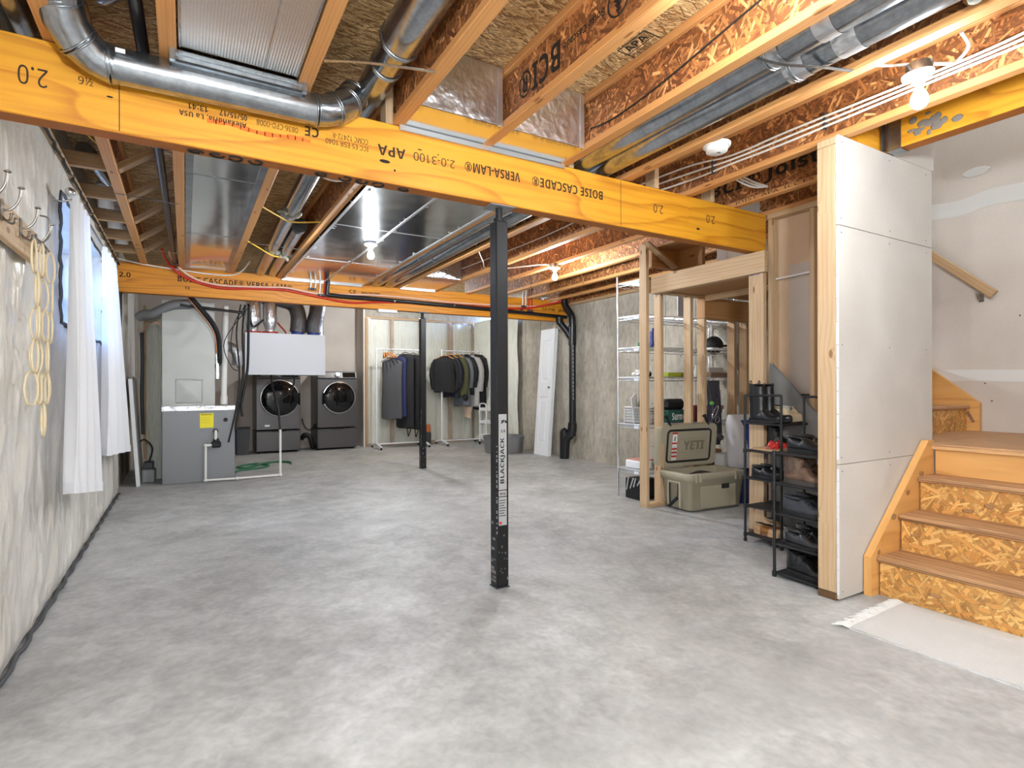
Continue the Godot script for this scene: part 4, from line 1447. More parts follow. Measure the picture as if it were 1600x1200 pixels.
	for k in 2:
		var x: float = [1.40, 4.42][k]
		t = thing("water_manifold", ["copper-ringed water manifold over the white laundry box", "red and white water manifold at the stack end of the far beam"][k], "manifold", Vector3(x, 2.30, -7.075))
		for i in 4:
			st = nst()
			var px := -0.09 + i * 0.055
			tube(st, smooth_path([Vector3(px, -0.06 if i > 1 else 0.0, 0.0), Vector3(px + 0.01, 0.06, 0.0), Vector3(px - 0.005, 0.13, 0.02), Vector3(px, 0.25, 0.04)], 4), 0.011, 8)
			part("line", st, (M.red if i > 1 else M.cable) if k == 1 else (M.red if i == 3 else M.cable), t)
		st = nst()
		tube(st, [Vector3(-0.11, -0.005, 0.003), Vector3(-0.02, -0.005, 0.003)], 0.015, 10)
		tube(st, [Vector3(0.0, -0.07, 0.003), Vector3(0.1, -0.07, 0.003)], 0.015, 10)
		part("fitting", st, M.grey_dark, t)
		st = nst()
		for i in 4:
			tube(st, [Vector3(-0.105 + i * 0.065, -0.005 if i < 2 else -0.07, 0.003), Vector3(-0.095 + i * 0.065, -0.005 if i < 2 else -0.07, 0.003)], 0.018, 10)
		part("crimp_ring", st, M.nickel, t)
	st = nst()
	for i in 18:
		ell(st, Vector3(4.62 + rng.randfn() * 0.05, 2.46 + rng.randfn() * 0.02, -7.0 + rng.randfn() * 0.03), Vector3(0.03, 0.025, 0.03), 8, 5)
	one("plastic_bag", "scrap of white plastic stuffed above the far beam by the red manifold", "bag", st, M.white_plastic)
	st = nst()
	bb(st, Vector3(2.15, 2.07, -7.13), Vector3(2.40, 2.11, -7.06), 0.004)
	one("metal_bracket", "small pale bracket under the far beam by the laundry corner", "bracket", st, M.white_metal)

# ---------------------------------------------------------------- things on the film wall
func hook(label: String, z: float, y: float) -> void:
	var t := thing("coat_hook", label, "coat hook", Vector3(-0.558, y, z))
	var st := nst()
	bb(st, Vector3(0, -0.045, -0.011), Vector3(0.004, 0.03, 0.011), 0.001)
	part("back_plate", st, M.nickel, t)
	st = nst()
	tube(st, smooth_path([Vector3(0.0, -0.008, 0), Vector3(0.024, -0.002, 0), Vector3(0.045, 0.03, 0), Vector3(0.052, 0.075, 0)]), 0.0042, 8)
	part("upper_arm", st, M.nickel, t)
	st = nst()
	ell(st, Vector3(0.053, 0.078, 0), Vector3(0.011, 0.005, 0.011))
	part("arm_tip", st, M.nickel, t)
	for s in [-1.0, 1.0]:
		st = nst()
		tube(st, smooth_path([Vector3(0.0, -0.03, 0), Vector3(0.012, -0.045, 0.010 * s), Vector3(0.026, -0.046, 0.024 * s), Vector3(0.032, -0.028, 0.030 * s)]), 0.004, 8)
		ell(st, Vector3(0.032, -0.026, 0.030 * s), Vector3(0.007, 0.004, 0.007), 8, 5)
		part("lower_prong", st, M.nickel, t)

func torus(st: SurfaceTool, c: Vector3, ax: Vector3, ay: Vector3, rx: float, ry: float, r: float, n := 22) -> void:
	var p := []
	for i in n:
		var a := TAU * i / n
		p.append(c + ax * rx * cos(a) + ay * ry * sin(a))
	tube(st, p, r, 7, false, true)

func curtain(label: String, z0t: float, z1t: float, z0b: float, z1b: float, yt0: float, yt1: float, yb0: float, yb1: float, folds: float) -> void:
	var st := nst()
	sheet(st, func(u: float, v: float) -> Vector3:
		var z: float = lerpf(lerpf(z0t, z0b, pow(v, 0.85)), lerpf(z1t, z1b, pow(v, 0.85)), u)
		var y: float = lerpf(lerpf(yt0, yt1, u), lerpf(yb0, yb1, u), v)
		var amp := 0.022 + 0.02 * v
		return Vector3(-0.515 + amp * sin(u * TAU * folds + 0.8 * sin(v * 2.6)) + 0.008 * sin(u * 47.0 + v * 3.0) + 0.035 * v, y, z), 120, 40)
	var c := one("sheer_curtain", label, "curtain", st, M.sheer)
	st = nst()
	sheet(st, func(u: float, v: float) -> Vector3:
		var z: float = lerpf(z0b, z1b, u)
		var y: float = lerpf(yb0, yb1, u) + 0.055 * (1.0 - v)
		return Vector3(-0.477 + 0.042 * sin(u * TAU * folds + 0.8 * sin(2.6)) + 0.008 * sin(u * 47.0 + 3.0), y, z), 120, 2)
	part("hem", st, M.sheer, c)

func wall_left_things() -> void:
	var t := thing("hook_board", "pale pine board with coat hooks fixed to the plastic film wall", "hook board", Vector3(-0.572, 1.715, -2.2))
	var st := nst()
	bb(st, Vector3(-0.014, -0.068, -0.96), Vector3(0.012, 0.068, 1.3), 0.004)
	part("board", st, M.spruce, t)
	st = nst()
	for z in [-0.88, -0.25, 0.4, 1.1]:
		ell(st, Vector3(0.0125, 0.04, z), Vector3(0.002, 0.005, 0.005), 8, 5)
		ell(st, Vector3(0.0125, -0.04, z), Vector3(0.002, 0.005, 0.005), 8, 5)
	part("screw_head", st, M.nickel, t)
	hook("nickel coat hook at the window end of the pine board", -3.13, 1.745)
	hook("nickel coat hook second from the window end of the pine board", -2.87, 1.745)
	hook("nickel coat hook third from the window end of the pine board", -2.61, 1.745)
	hook("nickel coat hook at the picture's edge, fourth from the window", -2.43, 1.745)
	hook("nickel coat hook on the pine board beside the camera", -1.9, 1.745)
	# scarf hanger of joined rings
	t = thing("ring_hanger", "beige scarf hanger of joined rings dangling from the pine board", "scarf hanger", Vector3(-0.53, 1.72, -3.10))
	for r in 6:
		for k in 4:
			if r == 5 and (k == 0 or k == 3):
				continue
			st = nst()
			var zz := 0.16 - k * 0.092 + 0.006 * sin(r * 2.0 + k)
			torus(st, Vector3(0.012 * sin(k * 2.3 + r), -0.075 - r * 0.135, zz), Vector3(0.35 * sin(k * 1.9 + r * 1.1), 0, 1).normalized(), Vector3(0, 1, 0), 0.044, 0.069, 0.0045)
			part("ring", st, mat(c8(222, 204, 168), 0.7) if r + k == 0 else t.get_child(0).material_override, t)
	st = nst()
	tube(st, smooth_path([Vector3(-0.01, 0.13, -0.0), Vector3(0.02, 0.12, 0.0), Vector3(0.02, 0.06, 0.0), Vector3(0.0, 0.02, 0.0)]), 0.004, 6)
	tube(st, [Vector3(0, 0.0, 0.18), Vector3(0, 0.012, 0.0), Vector3(0, 0.0, -0.16)], 0.005, 6)
	part("hanger_hook", st, M.nickel, t)
	# curtain rod
	t = thing("curtain_rod", "thin curtain rod with round finial over the basement window", "curtain rod", Vector3(-0.52, 2.135, -4.8))
	st = nst()
	cyl(st, Vector3(0, 0, -1.02), Vector3(0, 0, 1.08), 0.008)
	part("rod", st, M.nickel, t)
	for s in [-1.0, 1.0]:
		st = nst()
		ell(st, Vector3(0, 0, 0.03 + s * 1.07), Vector3(0.024, 0.024, 0.024))
		part("finial", st, M.chrome, t)
		st = nst()
		tube(st, [Vector3(-0.085, -0.03, 0.02 + s * 0.99), Vector3(-0.04, -0.03, 0.02 + s * 0.99), Vector3(0, -0.01, 0.02 + s * 0.99)], 0.005, 7)
		part("bracket", st, M.nickel, t)
	curtain("sheer white curtain nearer the pine hook board", -3.72, -4.20, -3.36, -4.38, 2.13, 2.12, 0.60, 0.45, 4.0)
	curtain("sheer white curtain nearer the far beam", -4.98, -5.72, -4.66, -6.55, 2.13, 2.13, 0.64, 0.49, 4.0)

# ---------------------------------------------------------------- stud framing
func stud(label: String, a: Vector3, b: Vector3, m: Material, called := "wall_stud", cat := "stud") -> MeshInstance3D:
	var st := nst()
	bb(st, a, b, 0.003)
	return one(called, label, cat, st, m)

func framing() -> void:
	var zA := -3.815
	var zB := -3.726
	stud("tall stud at the open corner of the shelf closet", Vector3(3.593, 0.038, zA), Vector3(3.631, 2.396, zB), M.spruce)
	stud("stud just behind the tall corner stud", Vector3(3.775, 0.038, zA), Vector3(3.813, 1.965, zB), M.spruce)
	stud("stud rising behind the middle of the open cooler lid", Vector3(4.165, 0.038, zA), Vector3(4.203, 1.965, zB), M.spruce)
	stud("stud under the lower header beside the black cap shelf", Vector3(4.355, 0.038, zA), Vector3(4.393, 1.765, zB), M.spruce)
	stud("stud behind the white and blue sack", Vector3(4.80, 0.038, zA), Vector3(4.838, 1.765, zB), M.spruce_dull)
	stud("stud nearest the back of the main opening post", Vector3(4.99, 0.038, zA), Vector3(5.028, 1.765, zB), M.spruce_dull)
	stud("bottom plate on the floor under the tall corner stud", Vector3(3.593, 0.0, zA), Vector3(5.14, 0.038, zB), M.spruce, "bottom_plate", "plate")
	stud("short doubled stud along the back of the opening post", Vector3(3.640, 0.038, -2.700), Vector3(3.70, 1.93, -2.664), M.spruce, "wall_stud", "stud")
	stud("opening post under the header with a blue chalk line", Vector3(3.633, 0.038, -2.660), Vector3(3.671, 1.932, -2.571), M.spruce)
	stud("plate under the opening post", Vector3(3.633, 0.0, -2.70), Vector3(3.671, 0.038, -2.571), M.treated, "bottom_plate", "plate")
	var h := stud("broad header board over the closet opening by the cooler", Vector3(3.626, 1.935, -3.70), Vector3(3.664, 2.092, -2.555), M.spruce, "header_board", "header")
	var st := nst()
	bb(st, Vector3(3.666, 1.935, -3.70), Vector3(3.704, 2.092, -2.60), 0.003)
	part("inner_ply", st, M.spruce_dull, h)
	st = nst()
	bb(st, Vector3(3.6325, 1.925, -2.684), Vector3(3.6335, 1.929, -2.60))
	part("chalk_line", st, M.blue, h, "blue chalk line")
	stud("header across the shelf wall from the tall corner stud", Vector3(3.633, 1.967, zA), Vector3(4.40, 2.10, zB), M.spruce_dull, "header_board", "header")
	stud("lower deep header beside the underside of the landing box", Vector3(4.355, 1.767, zA), Vector3(5.14, 1.965, zB + 0.01), M.spruce_aged, "header_board", "header")
	st = nst()
	bb(st, Vector3(3.706, 1.985, -3.724), Vector3(5.09, 2.0, -2.72), 0.0)
	var under := one("landing_deck", "brown board underside of the box over the closet opening", "deck board", st, M.spruce_aged)
	st = nst()
	bb(st, Vector3(4.36, 1.93, -3.72), Vector3(4.398, 1.985, -2.74), 0.002)
	part("joist_strip", st, M.spruce, under)
	st = nst()
	bb(st, Vector3(3.706, 2.0, -2.76), Vector3(5.09, 2.09, -2.72), 0.002)
	part("rim", st, M.spruce_dull, under)
	st = nst()
	bar(st, Vector3(3.56, 2.392, -3.69), Vector3(3.92, 2.20, -3.69), 0.02, 0.07, Vector3(0, 0, 1))
	one("diagonal_brace", "thin diagonal strip from the tall corner stud to the header", "brace", st, M.spruce_dull)
	st = nst()
	bb(st, Vector3(3.70, 2.20, -3.80), Vector3(4.05, 2.39, -3.76), 0.003)
	var bl := one("plywood_block", "brown plywood blocking box above the header corner", "blocking", st, M.spruce_aged)
	st = nst()
	bb(st, Vector3(4.01, 2.20, -3.76), Vector3(4.05, 2.39, -3.45), 0.003)
	bb(st, Vector3(3.70, 2.37, -3.76), Vector3(4.01, 2.39, -3.40), 0.003)
	part("side_board", st, M.spruce_aged, bl)
	# frame beside the stair, its drywall seen from the back
	stud("frame stud at the end of the near yellow beam", Vector3(3.785, 0.038, -2.640), Vector3(3.861, 2.355, -2.602), M.spruce)
	stud("frame stud seen over the shoe racks beside the drywall end", Vector3(3.785, 0.038, -2.318), Vector3(3.861, 2.355, -2.280), M.spruce)
	stud("frame stud hidden behind the drywall end post", Vector3(3.785, 0.038, -1.93), Vector3(3.861, 2.355, -1.892), M.spruce)
	stud("top plate of the frame over the shoe racks", Vector3(3.785, 2.357, -2.645), Vector3(3.861, 2.395, -1.735), M.spruce, "top_plate", "plate")
	stud("bottom plate of the frame behind the shoe racks", Vector3(3.785, 0.0, -2.645), Vector3(3.861, 0.038, -1.735), M.treated, "bottom_plate", "plate")
	st = nst()
	bb(st, Vector3(3.864, 0.01, -2.66), Vector3(3.876, 2.395, -1.73))
	var sw := struct("wall_stair_inner", st, M.kraft)
	st = nst()
	bb(st, Vector3(3.8625, 0.6, -2.52), Vector3(3.8645, 2.0, -2.34))
	part("paper_seam", st, M.drywall_grey, sw)
	st = nst()
	bar(st, Vector3(3.825, 1.905, -2.60), Vector3(3.825, 1.915, -2.325), 0.012, 0.012)
	one("white_strip", "thin white strip across the frame between two studs", "strip", st, M.white)
	# the short wall with the drywall panels
	stud("end post of the drywall panel with clear knots", Vector3(2.882, 0.04, -1.722), Vector3(2.920, 2.352, -1.626), M.spruce)
	stud("second post inside the drywall panel wall", Vector3(3.36, 0.04, -1.722), Vector3(3.398, 2.352, -1.626), M.spruce)
	stud("third post inside the drywall panel wall", Vector3(3.83, 0.04, -1.722), Vector3(3.868, 2.352, -1.626), M.spruce)
	stud("top plate above the drywall end post", Vector3(2.882, 2.354, -1.722), Vector3(3.868, 2.392, -1.626), M.spruce, "top_plate", "plate")
	stud("dark treated plate under the drywall end post", Vector3(2.882, 0.0, -1.722), Vector3(3.868, 0.038, -1.626), M.treated, "bottom_plate", "plate")
	var panels := [[0.012, 0.70], [0.703, 1.93], [1.933, 2.394]]
	var names := ["lowest", "middle", "top"]
	for i in 3:
		var lab: String = names[i] + " drywall panel beside the stair, its edge on the end post"
		st = nst()
		var y0: float = panels[i][0]
		var y1: float = panels[i][1]
		bb(st, Vector3(2.884, y0, -1.624), Vector3(3.876, y1, -1.610), 0.0015)
		var d := one("drywall_panel", lab, "drywall", st, M.drywall)
		st = nst()
		for k in 10:
			var yy := lerpf(y0 + 0.02, y1 - 0.02, (k + 0.5) / 10.0)
			if yy > y1:
				continue
			bx(st, Vector3(2.8835 + rng.randf() * 0.001, yy, -1.617), Vector3(0.003, (y1 - y0) / 11.0, 0.010 + rng.randf() * 0.004))
		part("raw_edge", st, M.gypsum, d, "crumbly grey gypsum edge")
		st = nst()
		for x in [2.905, 3.38, 3.80]:
			var n := 3 if y1 - y0 > 1.0 else 2
			for k in n:
				ell(st, Vector3(x + rng.randf() * 0.01, lerpf(y0 + 0.035, y1 - 0.035, float(k) / (n - 1)) , -1.6098), Vector3(0.004, 0.004, 0.001), 7, 4)
		part("screw_head", st, M.grey_dark, d)
	# upper stretch of that wall in the stairwell
	st = nst()
	bb(st, Vector3(3.435, 2.72, -1.72), Vector3(3.876, 5.0, -1.610))
	bb(st, Vector3(3.435, 2.395, -1.624), Vector3(3.876, 2.72, -1.610))
	bb(st, Vector3(3.876, 2.40, -3.1), Vector3(3.90, 5.0, -1.61))
	struct("wall_stair_return", st, M.drywall)

# ---------------------------------------------------------------- stairs
func stairs() -> void:
	# stair walls
	var st := nst()
	bb(st, Vector3(5.10, 0.0, -2.58), Vector3(5.5, 5.0, -0.5))
	bb(st, Vector3(5.10, 2.092, -3.2), Vector3(5.5, 5.0, -2.58))
	var w := struct("wall_stair_far", st, M.drywall_grey)
	st = nst()
	sheet(st, func(u: float, v: float) -> Vector3:
		var z: float = lerpf(-0.5, -2.55, u)
		return Vector3(5.099 - 0.0012 * sin(PI * v), lerpf(2.415, 2.535, v) + 0.012 * sin(z * 7.0) + 0.008 * sin(z * 17.0), z), 60, 4)
	sheet(st, func(u: float, v: float) -> Vector3:
		var z: float = lerpf(-0.5, -2.55, u)
		return Vector3(5.0985 - 0.001 * sin(PI * v), lerpf(1.135, 1.22, v) + 0.004 * sin(z * 9.0), z), 60, 4)
	ell(st, Vector3(5.0995, 2.70, -1.83), Vector3(0.0012, 0.035, 0.09), 14, 5)
	part("joint_compound", st, M.mud, w, "white bands of joint compound")
	st = nst()
	for q in [[1.12, -1.78], [0.99, -1.74], [1.6, -1.58]]:
		ell(st, Vector3(5.0985, q[0], q[1]), Vector3(0.001, 0.006, 0.006), 7, 4)
	part("screw_head", st, M.grey_dark, w)
	st = nst()
	bb(st, Vector3(3.16, 0, -0.5), Vector3(5.5, 2.70, -0.4))
	bb(st, Vector3(3.435, 2.70, -0.5), Vector3(5.5, 5.0, -0.4))
	struct("wall_stair_near", st, M.drywall)
	st = nst()
	bb(st, Vector3(3.37, 2.72, -1.72), Vector3(3.43, 5.0, -0.4))
	bb(st, Vector3(3.90, 2.092, -3.2), Vector3(5.10, 5.0, -3.1))
	struct("wall_stair_upper", st, M.drywall)
	st = nst()
	bb(st, Vector3(3.37, 5.0, -3.2), Vector3(5.5, 5.1, -0.4))
	struct("ceiling_stairwell", st, M.drywall)
	# lower flight
	var t := thing("staircase", "unfinished wooden stair of strand board risers and worn treads", "stairs", Vector3(3.9, 0, -1.05))
	var o := -t.position
	var nose := [3.148, 3.372, 3.586]
	var ytop := [0.205, 0.40, 0.59]
	for i in 3:
		st = nst()
		bb(st, o + Vector3(nose[i] + 0.022, ytop[i] - 0.20 if i else 0.0, -1.558), o + Vector3(nose[i] + 0.036, ytop[i] - 0.03, -0.51), 0.0, 2)
		part("riser", st, M.riser, t, "strand board riser")
		st = nst()
		bb(st, o + Vector3(nose[i], ytop[i] - 0.030, -1.566), o + Vector3(nose[i] + 0.25, ytop[i], -0.51), 0.006, 2)
		part("tread", st, M.tread, t, "worn scuffed tread")
		st = nst()
		bb(st, o + Vector3(nose[i] - 0.0015, ytop[i] - 0.02, -1.564), o + Vector3(nose[i] + 0.002, ytop[i] - 0.017, -0.515))
		part("ply_line", st, M.ink_faded, t)
	st = nst()
	bb(st, o + Vector3(3.79, 0.59, -1.558), o + Vector3(3.804, 0.735, -0.51), 0.0, 2)
	part("riser", st, M.stringer, t, "smooth plywood top riser")
	st = nst()
	bb(st, o + Vector3(3.765, 0.735, -1.60), o + Vector3(5.098, 0.766, -0.51), 0.006, 2)
	bb(st, o + Vector3(3.905, 0.735, -1.90), o + Vector3(5.098, 0.766, -1.60), 0.0, 2)
	part("landing", st, M.tread, t, "worn wooden landing")
	st = nst()
	bb(st, o + Vector3(3.7625, 0.735, -1.57), o + Vector3(3.7655, 0.752, -0.52))
	part("landing_nosing", st, M.cedar, t)
	st = nst()
	prism(st, PackedVector2Array([Vector2(o.x + 3.10, 0.0), Vector2(o.x + 3.10, 0.205), Vector2(o.x + 3.725, 0.785), Vector2(o.x + 3.79, 0.785), Vector2(o.x + 3.79, 0.0)]), o.z - 1.604, o.z - 1.566)
	part("stringer", st, M.stringer, t, "pale wooden stringer against the drywall")
	st = nst()
	for k in 11:
		var i := k % 3
		var xx: float = nose[i] + 0.0215
		ell(st, o + Vector3(xx, lerpf(ytop[i] - 0.17, ytop[i] - 0.05, rng.randf()), lerpf(-1.5, -0.6, rng.randf())), Vector3(0.001, rng.randf_range(0.004, 0.016), rng.randf_range(0.006, 0.03)), 8, 4)
	for k in 4:
		var f := 0.08 + k * 0.27
		ell(st, o + Vector3(lerpf(3.13, 3.7, f), lerpf(0.19, 0.70, f) + rng.randfn() * 0.02, -1.5655), Vector3(rng.randf_range(0.01, 0.03), rng.randf_range(0.006, 0.02), 0.0008), 8, 4)
	var sc := part("scuff_mark", st, mat(c8(164, 122, 80), 0.8), t, "grey-brown scuffs")
	sc.set_meta("kind", "stuff")
	# upper flight, turning away behind the drywall
	t = thing("staircase", "upper stair turning off the landing behind the drywall", "stairs", Vector3(4.5, 0.76, -2.2))
	o = -t.position
	for i in 3:
		var z := -1.88 - i * 0.25
		var y := 0.766 + i * 0.19
		st = nst()
		bb(st, o + Vector3(3.905, y, z - 0.014), o + Vector3(5.055, y + 0.165, z), 0.0, 0)
		part("riser", st, M.riser, t)
		st = nst()
		bb(st, o + Vector3(3.905, y + 0.165, z - 0.26), o + Vector3(5.055, y + 0.19, z + 0.024), 0.005, 0)
		part("tread", st, M.tread, t)
	st = nst()
	X = Transform3D(Basis(Vector3(0, 0, 1), Vector3(0, 1, 0), Vector3(-1, 0, 0)), o)
	prism(st, PackedVector2Array([Vector2(-1.80, 0.768), Vector2(-1.80, 0.975), Vector2(-2.55, 1.60), Vector2(-2.55, 0.768)]), -5.097, -5.058)
	X = Transform3D.IDENTITY
	part("stringer", st, M.stringer, t)
	st = nst()
	for k in 4:
		ell(st, o + Vector3(5.0575, 0.84 + 0.02 * k, -1.84 - 0.01 * k), Vector3(0.001, 0.014, 0.012), 8, 4)
	part("scuff_mark", st, mat(c8(140, 104, 74), 0.8), t)
	# handrail
	t = thing("handrail", "short pale wooden handrail on the stair wall", "handrail", Vector3(5.03, 1.95, -1.9))
	st = nst()
	bar(st, Vector3(0, -0.19, 0.20), Vector3(0, 0.38, -0.42), 0.036, 0.062, Vector3.UP, 0.005)
	part("rail", st, M.spruce_dull, t)
	for k in 2:
		st = nst()
		var c := Vector3(0.0, -0.135 + k * 0.36, 0.1 - k * 0.40)
		tube(st, smooth_path([c, c + Vector3(0.0, -0.05, 0), c + Vector3(0.03, -0.075, 0), c + Vector3(0.068, -0.06, 0)]), 0.006, 8)
		bb(st, c + Vector3(0.062, -0.09, -0.016), c + Vector3(0.07, -0.03, 0.016), 0.002)
		part("bracket", st, M.nickel, t)
	# rug
	t = thing("rug", "white woven cotton rug with a fringe before the stair", "rug", Vector3(2.885, 0, -0.85), 0.035)
	st = nst()
	sheet(st, func(u: float, v: float) -> Vector3:
		var x: float = lerpf(-0.265, 0.265, u)
		var z: float = lerpf(0.85, -0.57, v)
		return Vector3(x, 0.009 + 0.0015 * sin(z * 9.0) + 0.001 * sin(x * 23.0 + z * 3.0), z), 24, 50)
	bb(st, Vector3(-0.265, 0.0005, -0.57), Vector3(0.265, 0.0075, 0.85), 0.0)
	var rw := mat(c8(222, 220, 217), 0.9)
	relief(rw, tex_noise(256, 0.2, 131, 2, Vector2i(1, 4)), 0.5)
	rw.uv1_scale = Vector3(3, 12, 1)
	part("woven_cloth", st, rw, t)
	st = nst()
	for k in 64:
		var x := lerpf(-0.262, 0.262, k / 63.0)
		var dx := rng.randfn() * 0.014
		tube(st, [Vector3(x, 0.008, -0.568), Vector3(x + dx * 0.4, 0.010 + rng.randf() * 0.006, -0.595), Vector3(x + dx, 0.005, -0.62 - rng.randf() * 0.02)], [0.005, 0.0055, 0.003], 6)
	var fr := part("fringe", st, mat(c8(226, 224, 221), 0.9), t, "knotted white fringe")
	fr.set_meta("kind", "stuff")

# ---------------------------------------------------------------- furnace corner
func utility_corner() -> void:
	var t := thing("furnace", "grey furnace cabinet under a tall galvanized plenum", "furnace", Vector3(0.14, 0, -7.68))
	var o := -t.position
	var st := nst()
	bb(st, o + Vector3(-0.23, 0.0, -7.95), o + Vector3(0.51, 0.875, -7.415), 0.006)
	part("cabinet", st, M.grey_paint, t)
	st = nst()
	bb(st, o + Vector3(-0.235, 0.83, -7.42), o + Vector3(0.515, 0.89, -7.408), 0.004)
	part("foil_tape_edge", st, M.foil_crinkle, t)
	st = nst()
	var folds := [[0.885, 0.0], [1.19, 0.004], [1.55, 0.010], [1.86, 0.004], [2.10, -0.012]]
	for i in 4:
		var a: Array = folds[i]
		var b: Array = folds[i + 1]
		var r0 := []
		var r1 := []
		for k in [[-0.225, -7.92], [0.30, -7.92], [0.30, -7.415], [-0.225, -7.415]]:
			r0.append(o + Vector3(k[0], a[0], k[1] + (a[1] if k[1] > -7.6 else 0.0)))
			r1.append(o + Vector3(k[0], b[0], k[1] + (b[1] if k[1] > -7.6 else 0.0)))
		r0.reverse()
		r1.reverse()
		loft(st, [r0, r1], true, false, [], true)
	part("plenum", st, M.plenum, t, "dented galvanized plenum")
	st = nst()
	var c := o + Vector3(0.04, 1.06, -7.402)
	X = Transform3D(Basis.IDENTITY, c)
	for q in [[[-0.13, -0.13], [0.13, -0.13]], [[0.13, -0.13], [0.13, 0.13]], [[0.13, 0.13], [-0.13, 0.13]], [[-0.13, 0.13], [-0.13, -0.13]]]:
		poly_out(st, [Vector3(q[0][0], q[0][1], 0.0), Vector3(q[1][0], q[1][1], 0.0), Vector3.FORWARD * -0.007], Vector3(0, 0, -1), [Vector2.ZERO, Vector2.RIGHT, Vector2.ONE])
	for q in [[[-0.135, -0.135], [0.135, -0.125]], [[-0.135, 0.125], [0.135, 0.135]], [[-0.135, -0.135], [-0.125, 0.135]], [[0.125, -0.135], [0.135, 0.135]]]:
		bb(st, Vector3(q[0][0], q[0][1], -0.004), Vector3(q[1][0], q[1][1], 0.008), 0.002)
	X = Transform3D.IDENTITY
	part("access_panel", st, M.plenum, t, "raised square access panel")
	st = nst()
	bb(st, o + Vector3(0.145, 0.63, -7.415), o + Vector3(0.285, 0.80, -7.411))
	var yl := part("warning_label", st, M.yellow_label, t, "yellow label")
	lettering(yl, "IMPORTANT", o + Vector3(0.215, 0.785, -7.4105), Vector3.RIGHT, Vector3.UP, 0.12, 0.016, M.black)
	for k in 4:
		lettering(yl, ["Keep this area clear", "See installation guide", "Inspect filter monthly", "Service yearly"][k], o + Vector3(0.20, 0.75 - k * 0.02, -7.4105), Vector3.RIGHT, Vector3.UP, 0.09, 0.006, M.ink_faded, false)
	st = nst()
	cyl(st, o + Vector3(0.305, 0.59, -7.42), o + Vector3(0.305, 0.59, -7.385), 0.028)
	part("port_ring", st, M.black, t)
	st = nst()
	bb(st, o + Vector3(0.26, 0.40, -7.414), o + Vector3(0.36, 0.47, -7.34), 0.012)
	ell(st, o + Vector3(0.31, 0.47, -7.37), Vector3(0.035, 0.05, 0.03))
	part("trap", st, M.black, t, "black condensate trap")
	st = nst()
	cyl(st, o + Vector3(0.41, 0.72, -7.42), o + Vector3(0.41, 0.72, -7.39), 0.024)
	part("port_cap", st, M.black, t)
	st = nst()
	tube(st, smooth_path([o + Vector3(0.305, 0.59, -7.39), o + Vector3(0.305, 0.585, -7.36), o + Vector3(0.305, 0.55, -7.36), o + Vector3(0.305, 0.49, -7.36)], 4), 0.016, 10)
	part("trap_inlet", st, M.pvc, t)

	t = thing("vent_pipe", "white plastic vent pipe rising beside the furnace plenum", "pipe", Vector3(0.395, 0.88, -7.47))
	st = nst()
	tube(st, [Vector3(0, 0.02, 0), Vector3(0, 0.1, 0), Vector3(0.01, 0.7, 0), Vector3(0.03, 1.2, -0.1)], 0.034, 14)
	part("pipe", st, M.pvc, t)
	st = nst()
	tube(st, [Vector3(0, 0.02, 0), Vector3(0, 0.12, 0)], 0.041, 14)
	tube(st, [Vector3(0.008, 0.66, 0), Vector3(0.01, 0.74, 0)], 0.041, 14)
	part("coupling", st, M.pvc, t)

	wire("refrigerant_line", "thick black insulated line curving down beside the plenum", "pipe", [Vector3(0.05, 2.14, -7.36), Vector3(0.15, 2.02, -7.36), Vector3(0.27, 1.86, -7.37), Vector3(0.335, 1.7, -7.38), Vector3(0.35, 1.45, -7.40), Vector3(0.34, 1.38, -7.44), Vector3(0.30, 1.35, -7.5)], 0.026, M.rubber)
	wire("copper_line", "thin copper line beside the black insulated line", "pipe", [Vector3(0.02, 2.13, -7.34), Vector3(0.12, 2.0, -7.345), Vector3(0.24, 1.83, -7.35), Vector3(0.30, 1.7, -7.36), Vector3(0.32, 1.5, -7.38)], 0.007, mat(c8(190, 130, 100), 0.35, 0.8))
	st = nst()
	bb(st, Vector3(0.31, 1.20, -7.43), Vector3(0.345, 1.62, -7.405), 0.003)
	one("metal_strip", "bright metal filter rail on the plenum side", "rail", st, M.galv)
	st = nst()
	cyl(st, Vector3(-0.05, 2.04, -7.36), Vector3(0.62, 1.99, -7.36), 0.016)
	one("gas_pipe", "black gas pipe crossing above the furnace", "pipe", st, M.abs)
	st = nst()
	tube(st, smooth_path([Vector3(-0.45, 1.9, -7.6), Vector3(-0.40, 1.93, -7.55), Vector3(-0.33, 1.93, -7.5), Vector3(-0.25, 1.97, -7.46), Vector3(-0.12, 2.04, -7.42), Vector3(0.05, 2.06, -7.4)]), 0.055, 14)
	one("vent_pipe", "grey plastic pipe elbow under the far beam over the furnace", "pipe", st, M.grey_paint)
	wire("copper_line", "copper loop beneath the grey pipe elbow", "pipe", [Vector3(-0.42, 1.72, -7.5), Vector3(-0.36, 1.80, -7.45), Vector3(-0.28, 1.84, -7.44), Vector3(-0.24, 1.80, -7.45)], 0.008, mat(c8(190, 140, 116), 0.35, 0.8))
	for k in 3:
		var x := 0.53 + k * 0.045
		wire("black_cable", ["thin black cable drooping left of the white box to the furnace", "black cable hanging between the furnace and the white box", "black cable tied beside the white box"][k], "cable", [Vector3(x + 0.05, 2.1, -7.45), Vector3(x + 0.02 * k, 1.75, -7.42), Vector3(x + 0.03, 1.3, -7.41 - 0.03 * k), Vector3(x - 0.02 * k, 0.9, -7.40), Vector3(x - 0.09 + 0.03 * k, 0.45 + 0.15 * k, -7.385)], 0.009 + 0.003 * k, M.black)
